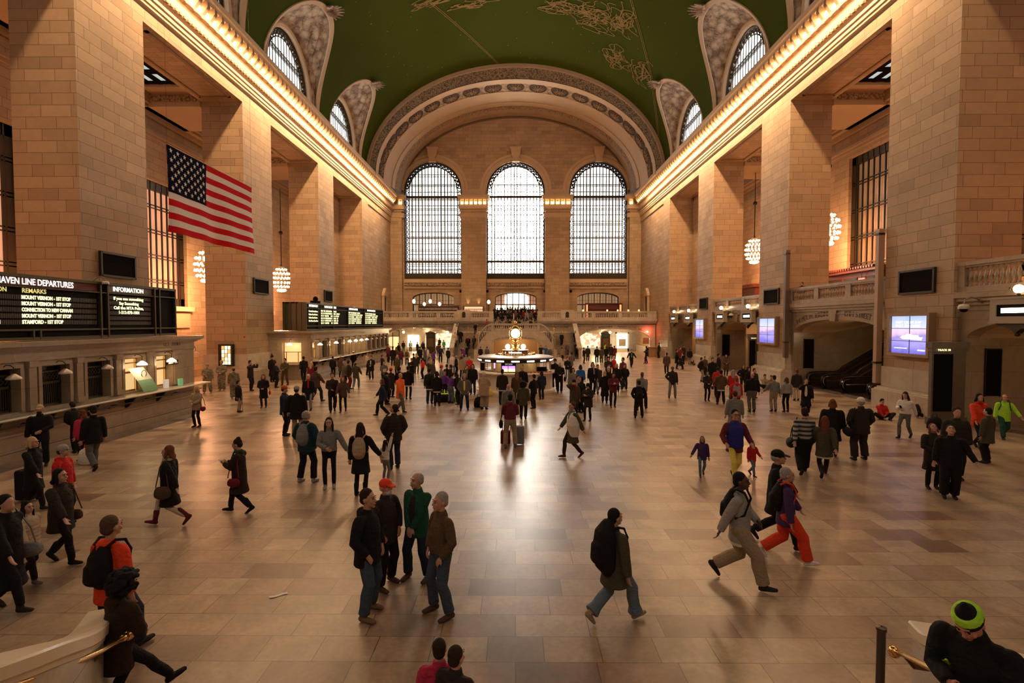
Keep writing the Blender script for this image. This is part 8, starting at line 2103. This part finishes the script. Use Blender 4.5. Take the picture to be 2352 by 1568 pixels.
person(13.55, 37.41, 0, 60, 1.75, 'man in dark jacket and beige trousers with backpack near the far screen', Q9, 'k', 'kh', extra=[('backpack', 'k', 'black backpack near the farthest screen')])
person(15.42, 41.8, 0, 20, 1.55, 'person seated height before the farthest pier plinth', Q9, 'br', 'k')
person(10.45, 27.97, 0, 0, 1.64, 'woman in dark jacket with small handbag facing the camera on the right', Q112, 'b', 'k', extra=[('handbag', 'br', 'small handbag of the woman facing the camera on the right')])
person(13.17, 34.33, 0, 0, 1.95, 'person in black behind the woman with small handbag', Q9, 'k', 'k')
person(15.48, 39.18, 0, 60, 1.93, 'person in black turned right near the gate board', Q9, 'k', 'n')
person(16.98, 41.46, 0, -10, 1.72, 'woman with long hair in brown coat near the gate board', Q113, 'br', 'k')
person(11.61, 29.47, 0, 160, 1.73, 'person in bright red coat partly hidden by a brown jacket', Q29, 'r', 'k')
person(10.77, 26.92, 0, 170, 1.79, 'man in brown leather jacket with white hem and black cap', Q114, 'le', 'k')
person(11.92, 28.14, 0, 160, 1.68, 'person in red jacket with long grey hair', Q40, 'r', 'k', hair='gh')
person(10.45, 24.27, 0, 170, 1.68, 'person in red hooded top and quilted grey vest', Q115, 'r', 'k', hair='rh', extra=[('handbag', 'br', 'brown bag of the quilted vest wearer')])
person(14.23, 32.13, 0, 0, 1.64, 'woman in black with hand on hip in the right middle', Q116, 'k', 'k', hair='br')
person(13.62, 30.07, 0, 40, 1.68, 'dark haired person in black right of the woman with hand on hip', Q49, 'k', 'k')
person(13.58, 29.2, 0, 20, 1.68, 'person in dark top behind the bald man in black', Q9, 'b', 'k')
person(11.32, 24.54, 0, 178, 1.9, 'bald heavy man in black shirt seen from behind', Q117, 'k', 'g', skin=2)
person(12.42, 24.67, 0, 178, 1.74, 'man in checked shirt with arm around a woman', Q118, 'gy', 'kh')
person(12.95, 24.55, 0, 178, 1.65, 'woman in light grey jacket embraced by the man in checked shirt', Q119, 'lg', 'k', hair='br')
person(15.41, 28.16, 0, 170, 1.72, 'man in dark jacket and cream trousers next to the escalators', Q9, 'b', 'be', hair='rh')
person(13.24, 23.4, 0, -30, 1.76, 'man in black suit and white shirt holding a phone to his ear', Q120, 'k', 'k', lvl=1)
person(16.22, 33.44, 0, 0, 1.7, 'person lying back on the floor against the pier', Q98, 'kh', 'k')
person(16.32, 32.78, 0, -30, 1.7, 'person in light brown sitting on the floor against the pier', Q98, 'lb', 'k', hair='br')
person(8.09, 18.92, 0, 175, 1.75, 'man in dark red cap and broad grey coat seen from behind', Q121, 'gy', 'k', hat='bu', lvl=1)
person(5.9, 13.76, 0, 0, 1.95, 'man with glasses, blue vest and yellow trousers holding two children by the hand', Q122, 'bu', 'y', hair='k', lvl=2)
person(5.2, 14.23, 0, -15, 1.12, 'little girl in purple jacket led by the hand', Q123, 'dp', 'lj', shoe='bu', hair='lb', lvl=2)
person(6.6, 14.24, 0, 15, 1, 'little girl in bright red jacket led by the hand', Q124, 'r', 'lj', hair='br', lvl=2)
person(8.15, 14.46, 0, 160, 1.89, 'man in black and grey striped sweater walking away', Q125, 'stripe', 'k', lvl=2, extra=[('duffel', 'k', 'black bag of the man in striped sweater')])
person(8.55, 14.17, 0, 155, 1.73, 'woman with long red brown hair in olive jacket walking away', Q126, 'ol', 'k', hair='rh', lvl=2)
person(10.09, 16.33, 0, 150, 1.82, 'woman in flowing black cape with brown hair', Q127, 'k', 'k', hair='rh', lvl=1)
person(10.7, 15.91, 0, 178, 1.95, 'heavy man in white cap and black jacket with duffel bag, from behind', Q128, 'b', 'b', hair='gh', hat='w', lvl=2, extra=[('duffel', 'k', 'black duffel bag of the man in white cap')])
person(16.24, 22.78, 0, 0, 1.65, 'person in red jacket sitting on the floor by the nearest plinth', Q98, 'r', 'k', hair='k', lvl=1)
person(14.4, 18.97, 0, -60, 1.74, 'young woman in white sweater walking with a phone', Q129, 'w', 'g', lvl=1, extra=[('phone', 'k', 'dark phone of the young woman in white sweater')])
person(18.27, 23.22, 0, 20, 1.65, 'person in dark jacket sitting on the floor right of the white sweater', Q98, 'b', 'k', lvl=1)
person(11.99, 13.96, 0, -20, 1.95, 'smiling person behind two people looking up at right', Q130, 'b', 'k', lvl=1)
person(10.73, 13.17, 0, -20, 1.68, 'woman in dark coat looking up beside a tall companion', Q131, 'b', 'k', hair='rh', lvl=2)
person(10.56, 12.44, 0, -30, 1.78, 'man in black looking up with arm around the woman in dark coat', Q132, 'k', 'k', lvl=2)
person(15.68, 17.39, 0, -10, 1.89, 'person in orange red jacket and red scarf at far right', Q133, 'ro', 'k', hair='k', lvl=1)
person(17.98, 18.92, 0, -30, 1.68, 'man in bright neon yellow green top striding at the right edge', Q134, 'ne', 'gr', hair='br', lvl=2, extra=[('backpack', 'gr', 'dark green backpack of the man in neon top')])
person(14.32, 15.58, 0, -160, 1.68, 'person in olive parka seen from behind at far right', Q29, 'ol', 'k', hair='k', lvl=2)
person(19.33, 34.9, 5.5, -60, 1.5, 'person whose head shows above the balcony rail by the escalators', Q9, 'k', 'k')
flush_people()
suitcase(-0.35, 17.84, 0.5, 0.34, 'dr', 'dark red wheeled suitcase behind the man in burgundy jacket')
suitcase(0.12, 17.85, 0.66, 0.38, 'gy', 'grey wheeled suitcase right of the man in burgundy jacket')
floor_bag(-1.85, 25.85, 0.26, 0.55, 'k', 'black bag standing on the floor beside the beige coated man')
floor_bag(-1.49, 29.73, 0.16, 0.42, 'y', 'yellow paper bag on the floor before the booth', 'shopping_bag')
floor_bag(-3.85, 27.72, 0.55, 0.45, 'k', 'black travel bag with a bright green flap by the purple shirts', 'travel_bag', 'ne')
floor_bag(-3.28, 27.88, 0.2, 0.42, 'ne', 'small lime green bag by the purple shirts')
floor_bag(-12.91, 15.26, 0.26, 0.5, 'w', 'white and orange shopping bag of the man in dark cap', 'shopping_bag', 'ro')
suitcase(-11.69, 12.08, 0.75, 0.4, 'k', 'tall black case pulled along at lower left')
floor_bag(6.38, 58.28, 0.35, 0.5, 'dr', 'dark red bag at the foot of the right stairs')
floor_bag(16.84, 20.63, 0.3, 0.5, 'k', 'black bag lying beside the person on the floor at right')
